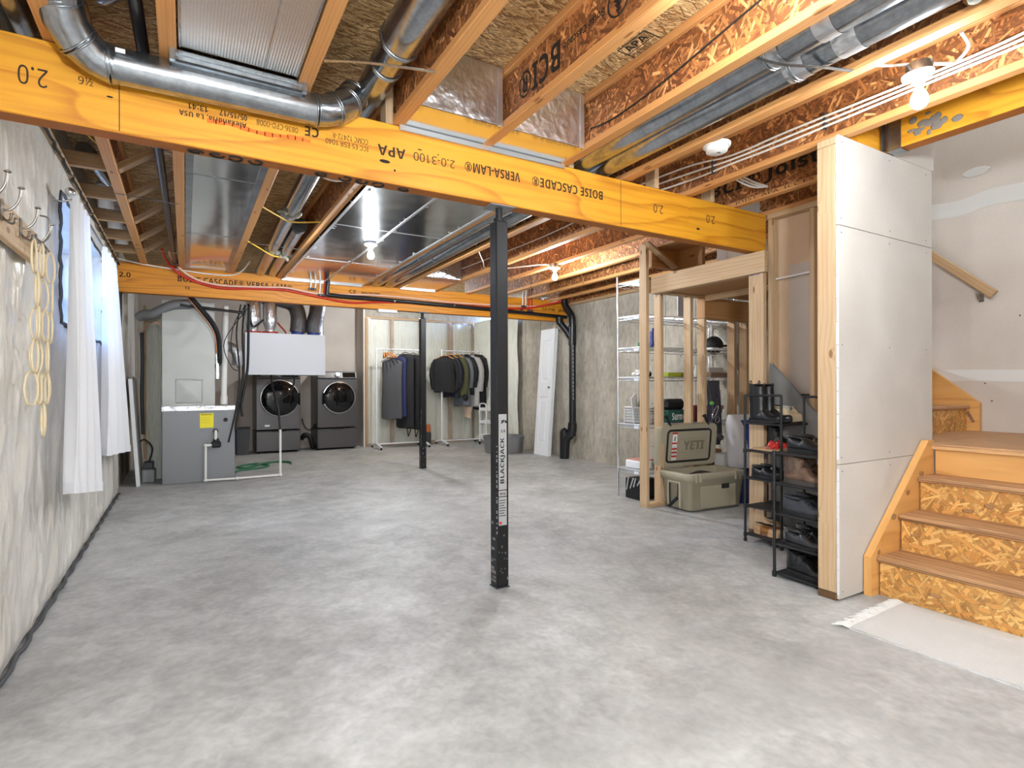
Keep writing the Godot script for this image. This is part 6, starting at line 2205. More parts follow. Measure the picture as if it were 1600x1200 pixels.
# ---------------------------------------------------------------- trolley, tub, door, stack
func far_right() -> void:
	var t := thing("trolley", "slim white three-tier trolley half behind the near post", "trolley", Vector3(4.96, 0, -9.30))
	for s in [-1.0, 1.0]:
		var st := nst()
		tube(st, smooth_path([Vector3(s * 0.14, 0.06, 0.13), Vector3(s * 0.14, 0.70, 0.13), Vector3(s * 0.14, 0.76, 0.11), Vector3(s * 0.14, 0.78, 0.07), Vector3(s * 0.14, 0.78, -0.07), Vector3(s * 0.14, 0.76, -0.11), Vector3(s * 0.14, 0.70, -0.13), Vector3(s * 0.14, 0.06, -0.13)], 4), 0.011, 8)
		part("frame", st, M.white_metal, t)
		for e in [-0.13, 0.13]:
			st = nst()
			cyl(st, Vector3(s * 0.14 - 0.01, 0.025, e), Vector3(s * 0.14 + 0.01, 0.025, e), 0.025, 12)
			cyl(st, Vector3(s * 0.14, 0.03, e), Vector3(s * 0.14, 0.07, e), 0.006, 6)
			part("caster", st, M.black, t)
	for y in [0.14, 0.40, 0.64]:
		var st := nst()
		bb(st, Vector3(-0.13, y, -0.14), Vector3(0.13, y + 0.005, 0.14), 0.001)
		for q in [[-0.13, -0.14, 0.13, -0.135], [-0.13, 0.135, 0.13, 0.14], [-0.13, -0.14, -0.125, 0.14], [0.125, -0.14, 0.13, 0.14]]:
			bb(st, Vector3(q[0], y, q[1]), Vector3(q[2], y + 0.06, q[3]), 0.001)
		part("tray", st, M.white_metal, t)
	t = thing("galvanized_tub", "round galvanized tub on the floor below the bare insulation", "tub", Vector3(4.60, 0, -8.12))
	var st := nst()
	lathe(st, [[0.0, 0.012], [0.30, 0.012], [0.305, 0.0], [0.315, 0.0], [0.318, 0.02], [0.335, 0.20], [0.345, 0.262], [0.352, 0.268], [0.352, 0.276], [0.345, 0.28], [0.338, 0.276], [0.33, 0.2], [0.31, 0.03], [0.0, 0.024]], 40)
	var tubm := mat(c8(150, 152, 154), 0.42, 0.75)
	part("body", st, tubm, t)
	for a in [0.3, 0.3 + PI]:
		st = nst()
		X = Transform3D(Basis(Vector3.UP, a), Vector3.ZERO)
		tube(st, smooth_path([Vector3(0.345, 0.2, -0.06), Vector3(0.375, 0.21, -0.05), Vector3(0.378, 0.21, 0.05), Vector3(0.345, 0.2, 0.06)], 4), 0.006, 7)
		X = Transform3D.IDENTITY
		part("handle", st, tubm, t)
	# bifold door leaf leaning on the concrete
	t = thing("door_leaf", "white panelled door leaf leaning on the concrete wall by the stack", "door", Vector3(4.905, 0.0, -7.47))
	t.rotation.z = -0.074
	t.rotation.y = 0.0
	for k in 2:
		st = nst()
		var x0 := 0.002 + k * 0.037
		var dw := 0.20
		# stiles and rails round two raised panels
		bb(st, Vector3(x0, 0.0, -dw), Vector3(x0 + 0.033, 2.03, -dw + 0.09), 0.003)
		bb(st, Vector3(x0, 0.0, dw - 0.09), Vector3(x0 + 0.033, 2.03, dw), 0.003)
		for q in [[0.0, 0.19], [0.93, 1.18], [1.84, 2.03]]:
			bb(st, Vector3(x0, q[0], -dw + 0.088), Vector3(x0 + 0.033, q[1], dw - 0.088), 0.003)
		var leaf := part("leaf", st, M.white, t)
		for q in [[0.19, 0.93], [1.18, 1.84]]:
			st = nst()
			bb(st, Vector3(x0 + 0.010, q[0], -dw + 0.09), Vector3(x0 + 0.023, q[1], dw - 0.09), 0.0)
			bb(st, Vector3(x0 + 0.003, q[0] + 0.045, -dw + 0.125), Vector3(x0 + 0.030, q[1] - 0.045, dw - 0.125), 0.007)
			part("raised_panel", st, M.white, leaf)
	st = nst()
	X = Transform3D(Basis(Vector3(0, 0, 1), PI / 2), Vector3(0.002, 1.09, dwk()))
	lathe(st, [[0.0, 0.0], [0.008, 0.0], [0.007, 0.012], [0.016, 0.02], [0.014, 0.03], [0.0, 0.032]], 14)
	X = Transform3D.IDENTITY
	part("knob", st, M.nickel, t)
	# soil stack
	t = thing("drain_stack", "black plastic drain stack standing against the concrete wall", "pipe", Vector3(5.05, 0, -6.80))
	st = nst()
	tube(st, smooth_path([Vector3(0, 0.35, 0.0), Vector3(0, 1.6, 0), Vector3(0.0, 2.1, 0), Vector3(-0.01, 2.2, -0.03), Vector3(-0.05, 2.32, -0.10), Vector3(-0.06, 2.42, -0.12), Vector3(-0.06, 2.69, -0.12)], 4), 0.051, 18)
	part("pipe", st, M.abs, t)
	st = nst()
	tube(st, [Vector3(0, 1.80, 0), Vector3(-0.06, 1.95, -0.07), Vector3(-0.12, 2.06, -0.14), Vector3(-0.13, 2.14, -0.16)], 0.05, 16)
	tube(st, [Vector3(-0.125, 2.06, -0.15), Vector3(-0.13, 2.15, -0.16)], 0.058, 16)
	tube(st, [Vector3(0, 1.72, 0), Vector3(0, 2.02, 0)], 0.06, 18)
	part("branch", st, M.abs, t)
	st = nst()
	tube(st, smooth_path([Vector3(0, 0.55, 0), Vector3(-0.01, 0.38, -0.03), Vector3(-0.05, 0.28, -0.1), Vector3(-0.06, 0.0, -0.12)], 4), 0.066, 18)
	tube(st, [Vector3(-0.06, 0.0, -0.13), Vector3(-0.06, 0.42, -0.13)], 0.070, 18)
	tube(st, [Vector3(0, 0.42, 0), Vector3(0, 0.52, 0)], 0.062, 18)
	part("cleanout", st, M.abs, t)
	st = nst()
	cyl(st, Vector3(-0.06, 0.42, -0.13), Vector3(-0.06, 0.445, -0.13), 0.055, 16)
	bb(st, Vector3(-0.085, 0.445, -0.145), Vector3(-0.035, 0.465, -0.115), 0.003)
	part("cleanout_cap", st, M.abs, t)
	st = nst()
	for k in 16:
		bb(st, Vector3(-0.022, 0.9 + k * 0.06, 0.0485), Vector3(-0.018, 0.94 + k * 0.06, 0.0510))
	var pr := part("printed_line", st, M.cable, t, "thin white print along the pipe")
	pr.set_meta("kind", "stuff")

func dwk() -> float:
	return 0.15

# ---------------------------------------------------------------- storage shelves and closet
func storage() -> void:
	var t := thing("wire_shelving", "chrome wire shelving unit along the back of the stud closet", "shelving", Vector3(4.43, 0, -4.13))
	var o := -t.position
	var ys := [0.29, 0.73, 1.19, 1.48, 1.79, 2.13]
	var st := nst()
	var wires := []
	for y in ys:
		st = nst()
		for z in [-4.30, -3.96]:
			cyl(st, o + Vector3(3.76, y, z), o + Vector3(5.10, y, z), 0.0055, 6)
			cyl(st, o + Vector3(3.76, y - 0.032, z), o + Vector3(5.10, y - 0.032, z), 0.0045, 6)
			for k in 20:
				var xa := 3.76 + k * 0.067
				cyl(st, o + Vector3(xa, y - (0.0 if k % 2 else 0.032), z), o + Vector3(xa + 0.067, y - (0.032 if k % 2 else 0.0), z), 0.0025, 5)
		for x in [3.76, 5.10]:
			cyl(st, o + Vector3(x, y, -4.30), o + Vector3(x, y, -3.96), 0.004, 6)
			cyl(st, o + Vector3(x, y - 0.032, -4.30), o + Vector3(x, y - 0.032, -3.96), 0.003, 6)
		for k in 52:
			var xa := 3.78 + k * 0.0255
			cyl(st, o + Vector3(xa, y + 0.003, -4.30), o + Vector3(xa, y + 0.003, -3.96), 0.003, 4)
		var sh := part("wire_shelf", st, M.chrome_wire, t)
		st = nst()
		for z in [-4.20]:
			poly_out(st, [o + Vector3(3.757, y - 0.002, -4.29), o + Vector3(3.757, y - 0.002, -3.965), o + Vector3(3.757, y - 0.052, -3.965)], o + Vector3(4, y, -4.1), [Vector2.ZERO, Vector2.RIGHT, Vector2.ONE])
			bb(st, o + Vector3(3.755, y - 0.05, -3.99), o + Vector3(3.760, y - 0.002, -3.962), 0.001)
		part("end_plate", st, M.zinc, sh, "grey end plate")
		st = nst()
		bb(st, o + Vector3(3.752, y - 0.036, -4.06), o + Vector3(3.7555, y - 0.010, -3.99))
		part("price_tag", st, M.white, sh)
	for x in [3.76, 5.10]:
		for z in [-4.30, -3.96]:
			st = nst()
			cyl(st, o + Vector3(x, 0.0, z), o + Vector3(x, 2.2, z), 0.0105, 10)
			part("post", st, M.chrome, t)
	# things on the shelves
	t = thing("basket", "white perforated plastic basket with papers on the wire shelf", "basket", Vector3(3.90, 0.738, -4.12))
	st = nst()
	var h := 0.155
	for q in [[-0.10, -0.13, 0.10, -0.127], [-0.10, 0.127, 0.10, 0.13], [-0.10, -0.13, -0.097, 0.13], [0.097, -0.13, 0.10, 0.13]]:
		var along_x: bool = absf(q[2] - q[0]) > 0.1
		for k in 6:
			bb(st, Vector3(q[0], k * 0.028, q[1]), Vector3(q[2], k * 0.028 + 0.015, q[3]))
		for k in 11:
			var f := k / 10.0
			var px: float = lerpf(q[0], q[2], f) if along_x else q[0]
			var pz: float = q[1] if along_x else lerpf(q[1], q[3], f)
			if along_x:
				bb(st, Vector3(px - 0.006, 0, q[1]), Vector3(px + 0.006, h, q[3]))
			else:
				bb(st, Vector3(q[0], 0, pz - 0.007), Vector3(q[2], h, pz + 0.007))
	bb(st, Vector3(-0.10, 0, -0.13), Vector3(0.10, 0.004, 0.13))
	part("lattice_body", st, M.white_plastic, t)
	st = nst()
	for q in [[-0.108, -0.138, 0.108, -0.125], [-0.108, 0.125, 0.108, 0.138], [-0.108, -0.138, -0.095, 0.138], [0.095, -0.138, 0.108, 0.138]]:
		bb(st, Vector3(q[0], h - 0.004, q[1]), Vector3(q[2], h + 0.008, q[3]), 0.003)
	part("rim", st, M.white_plastic, t)
	st = nst()
	X = Transform3D(Basis(Vector3(0, 1, 0), 0.5) * Basis(Vector3(0, 0, 1), 0.35), Vector3(3.88, 0.75, -4.15))
	bb(st, Vector3(-0.10, 0.0, -0.004), Vector3(0.06, 0.29, 0.004), 0.001)
	X = Transform3D.IDENTITY
	one("paper_pad", "white paper pad standing tilted in the white basket", "paper", st, M.white)
	st = nst()
	bx(st, Vector3(3.86, 0.865, -4.04), Vector3(0.06, 0.07, 0.04), 0.008)
	one("orange_box", "small orange pack in the white basket", "pack", st, mat(c8(222, 128, 50), 0.5))
	st = nst()
	ell(st, Vector3(3.97, 0.92, -4.16), Vector3(0.05, 0.07, 0.06))
	one("green_jar", "dark green round lid peeking over the white basket", "jar", st, mat(c8(72, 84, 54), 0.5))
	st = nst()
	lathe_at(st, Vector3(3.92, 1.49, -4.10), [[0.03, 0.0], [0.055, 0.0], [0.055, 0.045], [0.03, 0.045], [0.03, 0.0]], 20)
	one("tape_roll", "roll of green tape on the wire shelf by the corner stud", "tape", st, mat(c8(40, 130, 70), 0.4))
	st = nst()
	lathe_at(st, Vector3(4.05, 1.485, -4.10), [[0.0, 0.0], [0.035, 0.0], [0.035, 0.16], [0.015, 0.2], [0.0, 0.2]], 16)
	one("blue_bottle", "blue bottle on the wire shelf behind the corner stud", "bottle", st, mat(c8(50, 62, 130), 0.4))
	st = nst()
	for i in 22:
		ell(st, Vector3(3.88 + rng.randfn() * 0.045, 1.215 + absf(rng.randfn()) * 0.022, -4.08 + rng.randfn() * 0.05), Vector3(0.03, 0.02, 0.03), 8, 5)
	one("white_cloth", "crumpled white cloth on the wire shelf above the basket", "cloth", st, M.white_plastic)
	st = nst()
	bx(st, Vector3(4.0, 1.225, -4.14), Vector3(0.08, 0.06, 0.09), 0.02)
	one("black_pouch", "small black pouch beside the crumpled white cloth", "pouch", st, M.black)
	t = thing("tray", "lime green tray on the wire shelf between two studs", "tray", Vector3(4.34, 1.196, -4.10))
	st = nst()
	bb(st, Vector3(-0.18, 0.0, -0.10), Vector3(0.18, 0.012, 0.10), 0.004)
	for q in [[-0.18, -0.10, 0.18, -0.092], [-0.18, 0.092, 0.18, 0.10], [-0.18, -0.10, -0.172, 0.10], [0.172, -0.10, 0.18, 0.10]]:
		bb(st, Vector3(q[0], 0.0, q[1]), Vector3(q[2], 0.045, q[3]), 0.003)
	part("body", st, mat(c8(158, 168, 50), 0.5), t)
	st = nst()
	ell(st, Vector3(4.46, 1.255, -4.04), Vector3(0.025, 0.02, 0.025))
	one("white_spool", "small white spool in the lime tray", "spool", st, M.white)
	t = thing("green_case", "dark green case with large white lettering on the wire shelf", "case", Vector3(4.33, 0.738, -4.08))
	st = nst()
	bb(st, Vector3(-0.19, 0, -0.08), Vector3(0.19, 0.125, 0.08), 0.006)
	part("body", st, mat(c8(32, 84, 74), 0.5), t)
	lettering(t, "Surmol", Vector3(-0.02, 0.062, 0.0815), Vector3.RIGHT, Vector3.UP, 0.21, 0.075, M.white)
	st = nst()
	bx(st, Vector3(4.29, 0.918, -4.09), Vector3(0.28, 0.11, 0.13), 0.03)
	one("black_case", "black rounded case lying on the dark green case", "case", st, M.black)
	t = thing("red_bottle", "small red bottle with a white cap on the dark green case", "bottle", Vector3(4.475, 0.865, -4.05))
	st = nst()
	bx(st, Vector3(0, 0.035, 0), Vector3(0.06, 0.07, 0.04), 0.01)
	part("body", st, M.red, t)
	st = nst()
	lathe_at(st, Vector3(0, 0.07, 0), [[0.0, 0.0], [0.016, 0.0], [0.02, 0.025], [0.016, 0.045], [0.0, 0.05]], 14)
	part("cap", st, M.white, t)
	t = thing("cap", "black cap resting on a white tray on the wire shelf", "cap", Vector3(4.92, 1.512, -4.08))
	st = nst()
	ell(st, Vector3(0, 0.03, 0), Vector3(0.11, 0.10, 0.09), 18, 10)
	part("crown", st, M.black, t)
	st = nst()
	ell(st, Vector3(0.09, 0.025, 0.03), Vector3(0.09, 0.012, 0.08), 16, 6)
	part("brim", st, mat(c8(40, 20, 22), 0.6), t)
	st = nst()
	bb(st, Vector3(4.78, 1.484, -4.20), Vector3(5.08, 1.512, -3.99), 0.01)
	one("white_tray", "shallow white tray under the black cap", "tray", st, M.white)
	st = nst()
	bb(st, Vector3(4.78, 1.194, -4.20), Vector3(5.05, 1.245, -4.0), 0.003)
	one("brown_box", "flat brown box at the bottom of the shelf pair", "box", st, mat(c8(120, 96, 78), 0.7))
	st = nst()
	bb(st, Vector3(4.78, 1.247, -4.20), Vector3(5.0, 1.30, -4.02), 0.003)
	one("grey_box", "flat pale grey box on the flat brown box", "box", st, mat(c8(168, 158, 150), 0.7))
	st = nst()
	lathe_at(st, Vector3(4.62, 1.194, -4.05), [[0.0, 0.0], [0.03, 0.0], [0.03, 0.06], [0.018, 0.1], [0.018, 0.13], [0.0, 0.13]], 14)
	one("white_bottle", "small white bottle between two studs on the wire shelf", "bottle", st, M.white_plastic)
	t = thing("storage_bin", "brown lidded bin on the wire shelf behind the dark hanging bag", "bin", Vector3(4.80, 0.738, -4.10))
	st = nst()
	loft(st, [rrect(Vector3.ZERO, 0.15, 0.09, 0.02), rrect(Vector3(0, 0.12, 0), 0.165, 0.105, 0.02)])
	part("body", st, mat(c8(84, 80, 66), 0.6), t)
	st = nst()
	loft(st, [rrect(Vector3(0, 0.12, 0), 0.175, 0.115, 0.02), rrect(Vector3(0, 0.16, 0), 0.172, 0.112, 0.02)])
	part("lid", st, mat(c8(146, 110, 74), 0.6), t)
	st = nst()
	bx(st, Vector3(4.60, 0.82, -4.06), Vector3(0.09, 0.16, 0.08), 0.01)
	one("red_box", "dark red pack on the wire shelf behind a stud", "pack", st, mat(c8(120, 34, 30), 0.6))
	st = nst()
	bb(st, Vector3(3.78, 0.297, -4.22), Vector3(4.02, 0.375, -4.0), 0.01)
	var bx1 := one("white_tub", "white lidded tub on the lowest wire shelf", "tub", st, M.white)
	st = nst()
	bb(st, Vector3(3.79, 0.376, -4.21), Vector3(4.01, 0.384, -4.01), 0.003)
	part("lid", st, mat(c8(214, 150, 142), 0.5), bx1, "pink lid")
	# toolbox below
	t = thing("tool_box", "black tool bag with grey tools sticking out below the lowest shelf", "tool box", Vector3(3.88, 0, -4.10))
	st = nst()
	bb(st, Vector3(-0.11, 0, -0.11), Vector3(0.13, 0.20, 0.10), 0.01)
	part("body", st, M.black, t)
	st = nst()
	for k in 4:
		bar(st, Vector3(-0.116, 0.08 + 0.02 * k, -0.08 + k * 0.05), Vector3(-0.116, 0.21, -0.05 + k * 0.05 + 0.02 * (k % 2)), 0.016, 0.008, Vector3(1, 0, 0))
	part("tool", st, M.chrome, t)

	# cooler with its lid raised
	var tan := mat(c8(164, 156, 134), 0.55)
	relief(tan, tex_noise(256, 0.3, 141, 2), 0.08)
	t = thing("cooler", "tan hard-sided cooler with its lid open below the closet header", "cooler", Vector3(4.10, 0, -3.53), -0.08)
	st = nst()
	var dz := 0.185
	loft(st, [rrect(Vector3(0, 0.012, 0), 0.30, dz - 0.03, 0.04), rrect(Vector3(0, 0.02, 0), 0.31, dz - 0.02, 0.045), rrect(Vector3(0, 0.27, 0), 0.335, dz, 0.045), rrect(Vector3(0, 0.275, 0), 0.352, dz + 0.015, 0.05), rrect(Vector3(0, 0.325, 0), 0.355, dz + 0.018, 0.05), rrect(Vector3(0, 0.335, 0), 0.348, dz + 0.012, 0.045), rrect(Vector3(0, 0.335, 0), 0.30, dz - 0.04, 0.03), rrect(Vector3(0, 0.10, 0), 0.28, dz - 0.05, 0.03)])
	var body := part("body", st, tan, t)
	# recessed handle bay on the short side
	st = nst()
	for q in [[-0.09, -0.07], [0.055, 0.075]]:
		bb(st, Vector3(-0.344, 0.03, q[0]), Vector3(-0.315, 0.255, q[1]), 0.006)
	bb(st, Vector3(-0.344, 0.235, -0.09), Vector3(-0.318, 0.26, 0.075), 0.008)
	part("handle_bay", st, tan, body)
	st = nst()
	tube(st, [Vector3(-0.335, 0.235, -0.06), Vector3(-0.338, 0.12, -0.058), Vector3(-0.345, 0.03, -0.045)], 0.006, 6)
	tube(st, [Vector3(-0.335, 0.235, 0.045), Vector3(-0.338, 0.18, 0.048), Vector3(-0.345, 0.12, 0.05)], 0.006, 6)
	part("rope", st, M.black, t)
	st = nst()
	tube(st, [Vector3(-0.352, 0.03, -0.05), Vector3(-0.356, 0.115, 0.055)], 0.015, 10)
	part("handle_grip", st, M.black, t)
	st = nst()
	for x in [-0.27, 0.20]:
		bb(st, Vector3(x - 0.012, 0.262, dz + 0.012), Vector3(x + 0.012, 0.34, dz + 0.026), 0.005)
		bb(st, Vector3(x + 0.035, 0.262, dz + 0.012), Vector3(x + 0.059, 0.34, dz + 0.026), 0.005)
	part("latch_keeper", st, tan, body)
	st = nst()
	bb(st, Vector3(-0.20, 0.03, dz - 0.012), Vector3(0.22, 0.225, dz - 0.002), 0.004)
	part("front_rib", st, tan, body)
	st = nst()
	bb(st, Vector3(0.045, 0.19, dz - 0.004), Vector3(0.135, 0.232, dz + 0.003), 0.002)
	var bdg := part("badge", st, M.black, t, "small black badge")
	lettering(bdg, "YETI", Vector3(0.09, 0.211, dz + 0.0035), Vector3.RIGHT, Vector3.UP, 0.066, 0.022, M.grey_dark)
	st = nst()
	for k in 3:
		tube(st, smooth_path([Vector3(-0.13, 0.30, -0.03 + 0.02 * k), Vector3(-0.05, 0.33, 0.02 + 0.03 * k), Vector3(0.05, 0.31, 0.05 + 0.01 * k), Vector3(0.1, 0.28, 0.02)], 4), 0.006, 6)
	part("wire_basket", st, M.black, t)
	# lid
	var keep := Transform3D(Basis(Vector3.RIGHT, 0.10), Vector3(0, 0.345, -dz - 0.012))
	st = nst()
	X = keep * Transform3D(Basis(Vector3.RIGHT, PI / 2), Vector3(0, 0.20, -0.035))
	loft(st, [rrect(Vector3(0, -0.045, 0), 0.33, 0.18, 0.05), rrect(Vector3(0, -0.03, 0), 0.355, 0.203, 0.055), rrect(Vector3(0, 0.03, 0), 0.355, 0.203, 0.055), rrect(Vector3(0, 0.038, 0), 0.347, 0.195, 0.05)])
	X = keep
	var lid := part("lid", st, tan, t)
	var zf := 0.004
	st = nst()
	var gk := []
	for p in rrect(Vector3.ZERO, 0.265, 0.148, 0.035, 6):
		gk.append(Vector3(p.x, 0.20 + p.z, zf + 0.002))
	tube(st, gk, 0.010, 7, false, true)
	part("gasket", st, M.black, lid, "black rubber gasket")
	st = nst()
	bb(st, Vector3(-0.255, 0.06, zf - 0.004), Vector3(0.255, 0.34, zf + 0.006), 0.004)
	bb(st, Vector3(-0.13, 0.265, zf + 0.004), Vector3(0.22, 0.269, zf + 0.010), 0.001)
	bb(st, Vector3(-0.13, 0.135, zf + 0.004), Vector3(0.22, 0.139, zf + 0.010), 0.001)
	bb(st, Vector3(-0.13, 0.135, zf + 0.004), Vector3(-0.126, 0.269, zf + 0.010), 0.001)
	bb(st, Vector3(0.216, 0.135, zf + 0.004), Vector3(0.22, 0.269, zf + 0.010), 0.001)
	part("inner_panel", st, tan, lid)
	X = Transform3D.IDENTITY
	var holder := Node3D.new()
	var lt := lettering(lid, "YETI", keep * Vector3(0.055, 0.202, zf + 0.007), keep.basis * Vector3.RIGHT, keep.basis * Vector3.UP, 0.25, 0.085, mat(c8(128, 120, 100), 0.5), true, "raised_lettering", 0.012)  # letters toned darker than the lid, standing in for relief shading
	holder.free()
	X = keep
	for k in 5:
		st = nst()
		var y0: float = [0.235, 0.175, 0.14, 0.105, 0.07][k]
		var y1: float = [0.315, 0.222, 0.17, 0.135, 0.10][k]
		bb(st, Vector3(-0.21, y0, zf + 0.004), Vector3(-0.155, y1, zf + 0.0072))
		part("sticker", st, M.white, lid, "white and red safety sticker")
	st = nst()
	for y in [0.315, 0.222, 0.17, 0.135, 0.10]:
		bb(st, Vector3(-0.215, y - 0.002, zf + 0.004), Vector3(-0.152, y + 0.014, zf + 0.0076))
	part("sticker_band", st, M.red, lid)
	st = nst()
	bar(st, Vector3(-0.185, 0.25, zf + 0.0075), Vector3(-0.180, 0.29, zf + 0.0075), 0.012, 0.001, Vector3(0, 0, 1))
	for k in 9:
		bb(st, Vector3(-0.203, 0.08 + k * 0.014, zf + 0.007), Vector3(-0.165, 0.083 + k * 0.014, zf + 0.0076))
	part("sticker_print", st, M.grey_dark, lid)
	for x in [-0.235, 0.235]:
		st = nst()
		tube(st, smooth_path([Vector3(x, 0.39, 0.0), Vector3(x - 0.02, 0.43, -0.01), Vector3(x - 0.045, 0.475, -0.01), Vector3(x - 0.04, 0.485, -0.01)], 4), 0.011, 8)
		ell(st, Vector3(x - 0.05, 0.475, -0.01), Vector3(0.028, 0.014, 0.012), 10, 6)
		part("latch", st, M.black, lid, "black rubber latch")
	X = Transform3D.IDENTITY

	# dark bag hanging from the shelf
	t = thing("mesh_bag", "dark grey bag with clip hanging from the shelf beside a stud", "bag", Vector3(4.70, 0.62, -3.90))
	st = nst()
	loft(st, [rrect(Vector3(0, -0.12, 0), 0.07, 0.03, 0.02), rrect(Vector3(0, 0.0, 0), 0.085, 0.045, 0.02), rrect(Vector3(0.01, 0.25, 0), 0.07, 0.04, 0.02), rrect(Vector3(-0.01, 0.48, 0), 0.085, 0.02, 0.015), rrect(Vector3(-0.01, 0.54, 0), 0.09, 0.012, 0.01)])
	part("body", st, mat(c8(58, 58, 68), 0.6), t)
	st = nst()
	for k in 7:
		bb(st, Vector3(0.0, 0.30 + k * 0.022, 0.028), Vector3(0.055, 0.308 + k * 0.022, 0.048))
	part("webbing", st, mat(c8(86, 84, 98), 0.7), t)
	st = nst()
	torus(st, Vector3(-0.05, 0.22, 0.06), Vector3(0.5, 0.8, 0).normalized(), Vector3(0.8, -0.5, 0).normalized(), 0.075, 0.022, 0.006)
	torus(st, Vector3(-0.015, 0.14, 0.058), Vector3(1, 0, 0), Vector3(0, 1, 0), 0.03, 0.03, 0.004)
	part("carabiner", st, M.chrome, t)
	st = nst()
	ell(st, Vector3(-0.09, 0.31, 0.05), Vector3(0.03, 0.02, 0.02))
	part("green_tag", st, mat(c8(120, 200, 90), 0.5), t)
	st = nst()
	for k in 16:
		ell(st, Vector3(4.66 + rng.randfn() * 0.05, 0.55 + rng.randfn() * 0.03, -3.9 + rng.randfn() * 0.02), Vector3(0.05, 0.035, 0.04), 9, 6)
	var clear := mat(c8(92, 92, 96), 0.15)
	one("plastic_bag", "dark shiny plastic bag under the lower shelf behind the cooler", "bag", st, clear)
	t = thing("cardboard_box", "brown cardboard box behind the open cooler lid", "box", Vector3(4.53, 0, -3.90))
	st = nst()
	bb(st, Vector3(-0.15, 0.0, -0.08), Vector3(0.20, 0.46, 0.07), 0.003)
	part("box_body", st, mat(c8(138, 96, 62), 0.8), t)
	st = nst()
	bb(st, Vector3(-0.15, 0.20, 0.070), Vector3(0.20, 0.23, 0.0715))
	part("packing_tape", st, mat(c8(164, 124, 84), 0.4), t)
	t = thing("white_box", "plain white carton between cooler and the white sack", "box", Vector3(4.585, 0, -3.665))
	st = nst()
	bb(st, Vector3(-0.10, 0.0, -0.055), Vector3(0.10, 0.44, 0.055), 0.003)
	part("box_body", st, mat(c8(196, 194, 192), 0.7), t)
	st = nst()
	bb(st, Vector3(-0.10, 0.44, -0.055), Vector3(0.10, 0.446, -0.004), 0.001)
	part("flap", st, mat(c8(190, 188, 186), 0.7), t)
	st = nst()
	bb(st, Vector3(-0.10, 0.44, 0.0), Vector3(0.10, 0.446, 0.055), 0.001)
	part("flap", st, mat(c8(190, 188, 186), 0.7), t)
	# sacks
	sack("white and blue paper sack with handwriting, on top of the blue sack", Vector3(4.65, 0.33, -3.48), 0.17, 0.10, 0.50, mat(c8(214, 212, 214), 0.5), true)
	sack("dark blue sack on the floor under the white and blue sack", Vector3(4.67, 0.0, -3.48), 0.17, 0.12, 0.33, mat(c8(30, 44, 96), 0.45), false)
	st = nst()
	bb(st, Vector3(4.62, 1.86, -4.318), Vector3(4.86, 2.12, -4.306), 0.002)
	var pn := one("wall_notice", "pale sheet with pink print behind the upper wire shelf", "notice", st, mat(c8(206, 208, 220), 0.5))
	st = nst()
	for k in 5:
		bb(st, Vector3(4.72, 2.07 - k * 0.03, -4.307), Vector3(4.83 - 0.02 * (k % 2), 2.078 - k * 0.03, -4.3045))
	part("print", st, mat(c8(220, 140, 150), 0.6), pn)

func sack(label: String, at: Vector3, hx: float, hz: float, h: float, m: Material, printed: bool) -> void:
	var t := thing("sack", label, "sack", at, -0.25)
	var st := nst()
	var rings := []
	for k in 10:
		var f := k / 9.0
		var sx := hx * (0.96 + 0.07 * sin(f * 7.0) - (0.05 if f > 0.9 else 0.0))
		var sz := hz * (0.9 + 0.15 * sin(PI * f)) * (1.0 if f < 0.8 else 1.0 - (f - 0.8) * 3.4)
		rings.append(rrect(Vector3(0.012 * sin(f * 6.0) - 0.02 * f, h * f, 0.008 * sin(f * 5.0)), sx, maxf(sz, 0.014), minf(0.04, maxf(sz, 0.014) * 0.8)))
	loft(st, rings)
	part("body", st, m, t)
	if not printed:
		st = nst()
		for k in 10:
			ell(st, Vector3(rng.randf_range(-0.1, 0.1), rng.randf_range(0.08, 0.28), hz * 1.0), Vector3(rng.randf_range(0.02, 0.05), 0.008, 0.012), 8, 5)
		part("print", st, mat(c8(140, 150, 190), 0.5), t)
		return
	st = nst()
	sheet(st, func(u: float, v: float) -> Vector3:
		var f := v * 0.88 + 0.02
		var w := 0.15 + 0.04 * v
		return Vector3(lerpf(hx * 0.9 - w * 1.3, hx * 0.93, u) - 0.02 * f, h * f, hz * (0.9 + 0.15 * sin(PI * f)) * (1.0 if f < 0.8 else 1.0 - (f - 0.8) * 3.4) + 0.008 * sin(f * 5.0) + 0.004), 4, 16)
	part("blue_panel", st, mat(c8(26, 64, 160), 0.45), t, "bright blue printed panel")
	st = nst()
	for k in 6:
		var y := 0.40 - k * 0.058
		var p := []
		for i in 16:
			p.append(Vector3(-0.10 + i * 0.0085, y + 0.012 * sin(i * 2.1 + k) + i * 0.001, hz * (0.9 + 0.15 * sin(PI * y / h)) + 0.006))
		tube(st, p, 0.0022, 4)
	part("handwriting", st, mat(c8(60, 60, 130), 0.6), t, "blue cursive script")

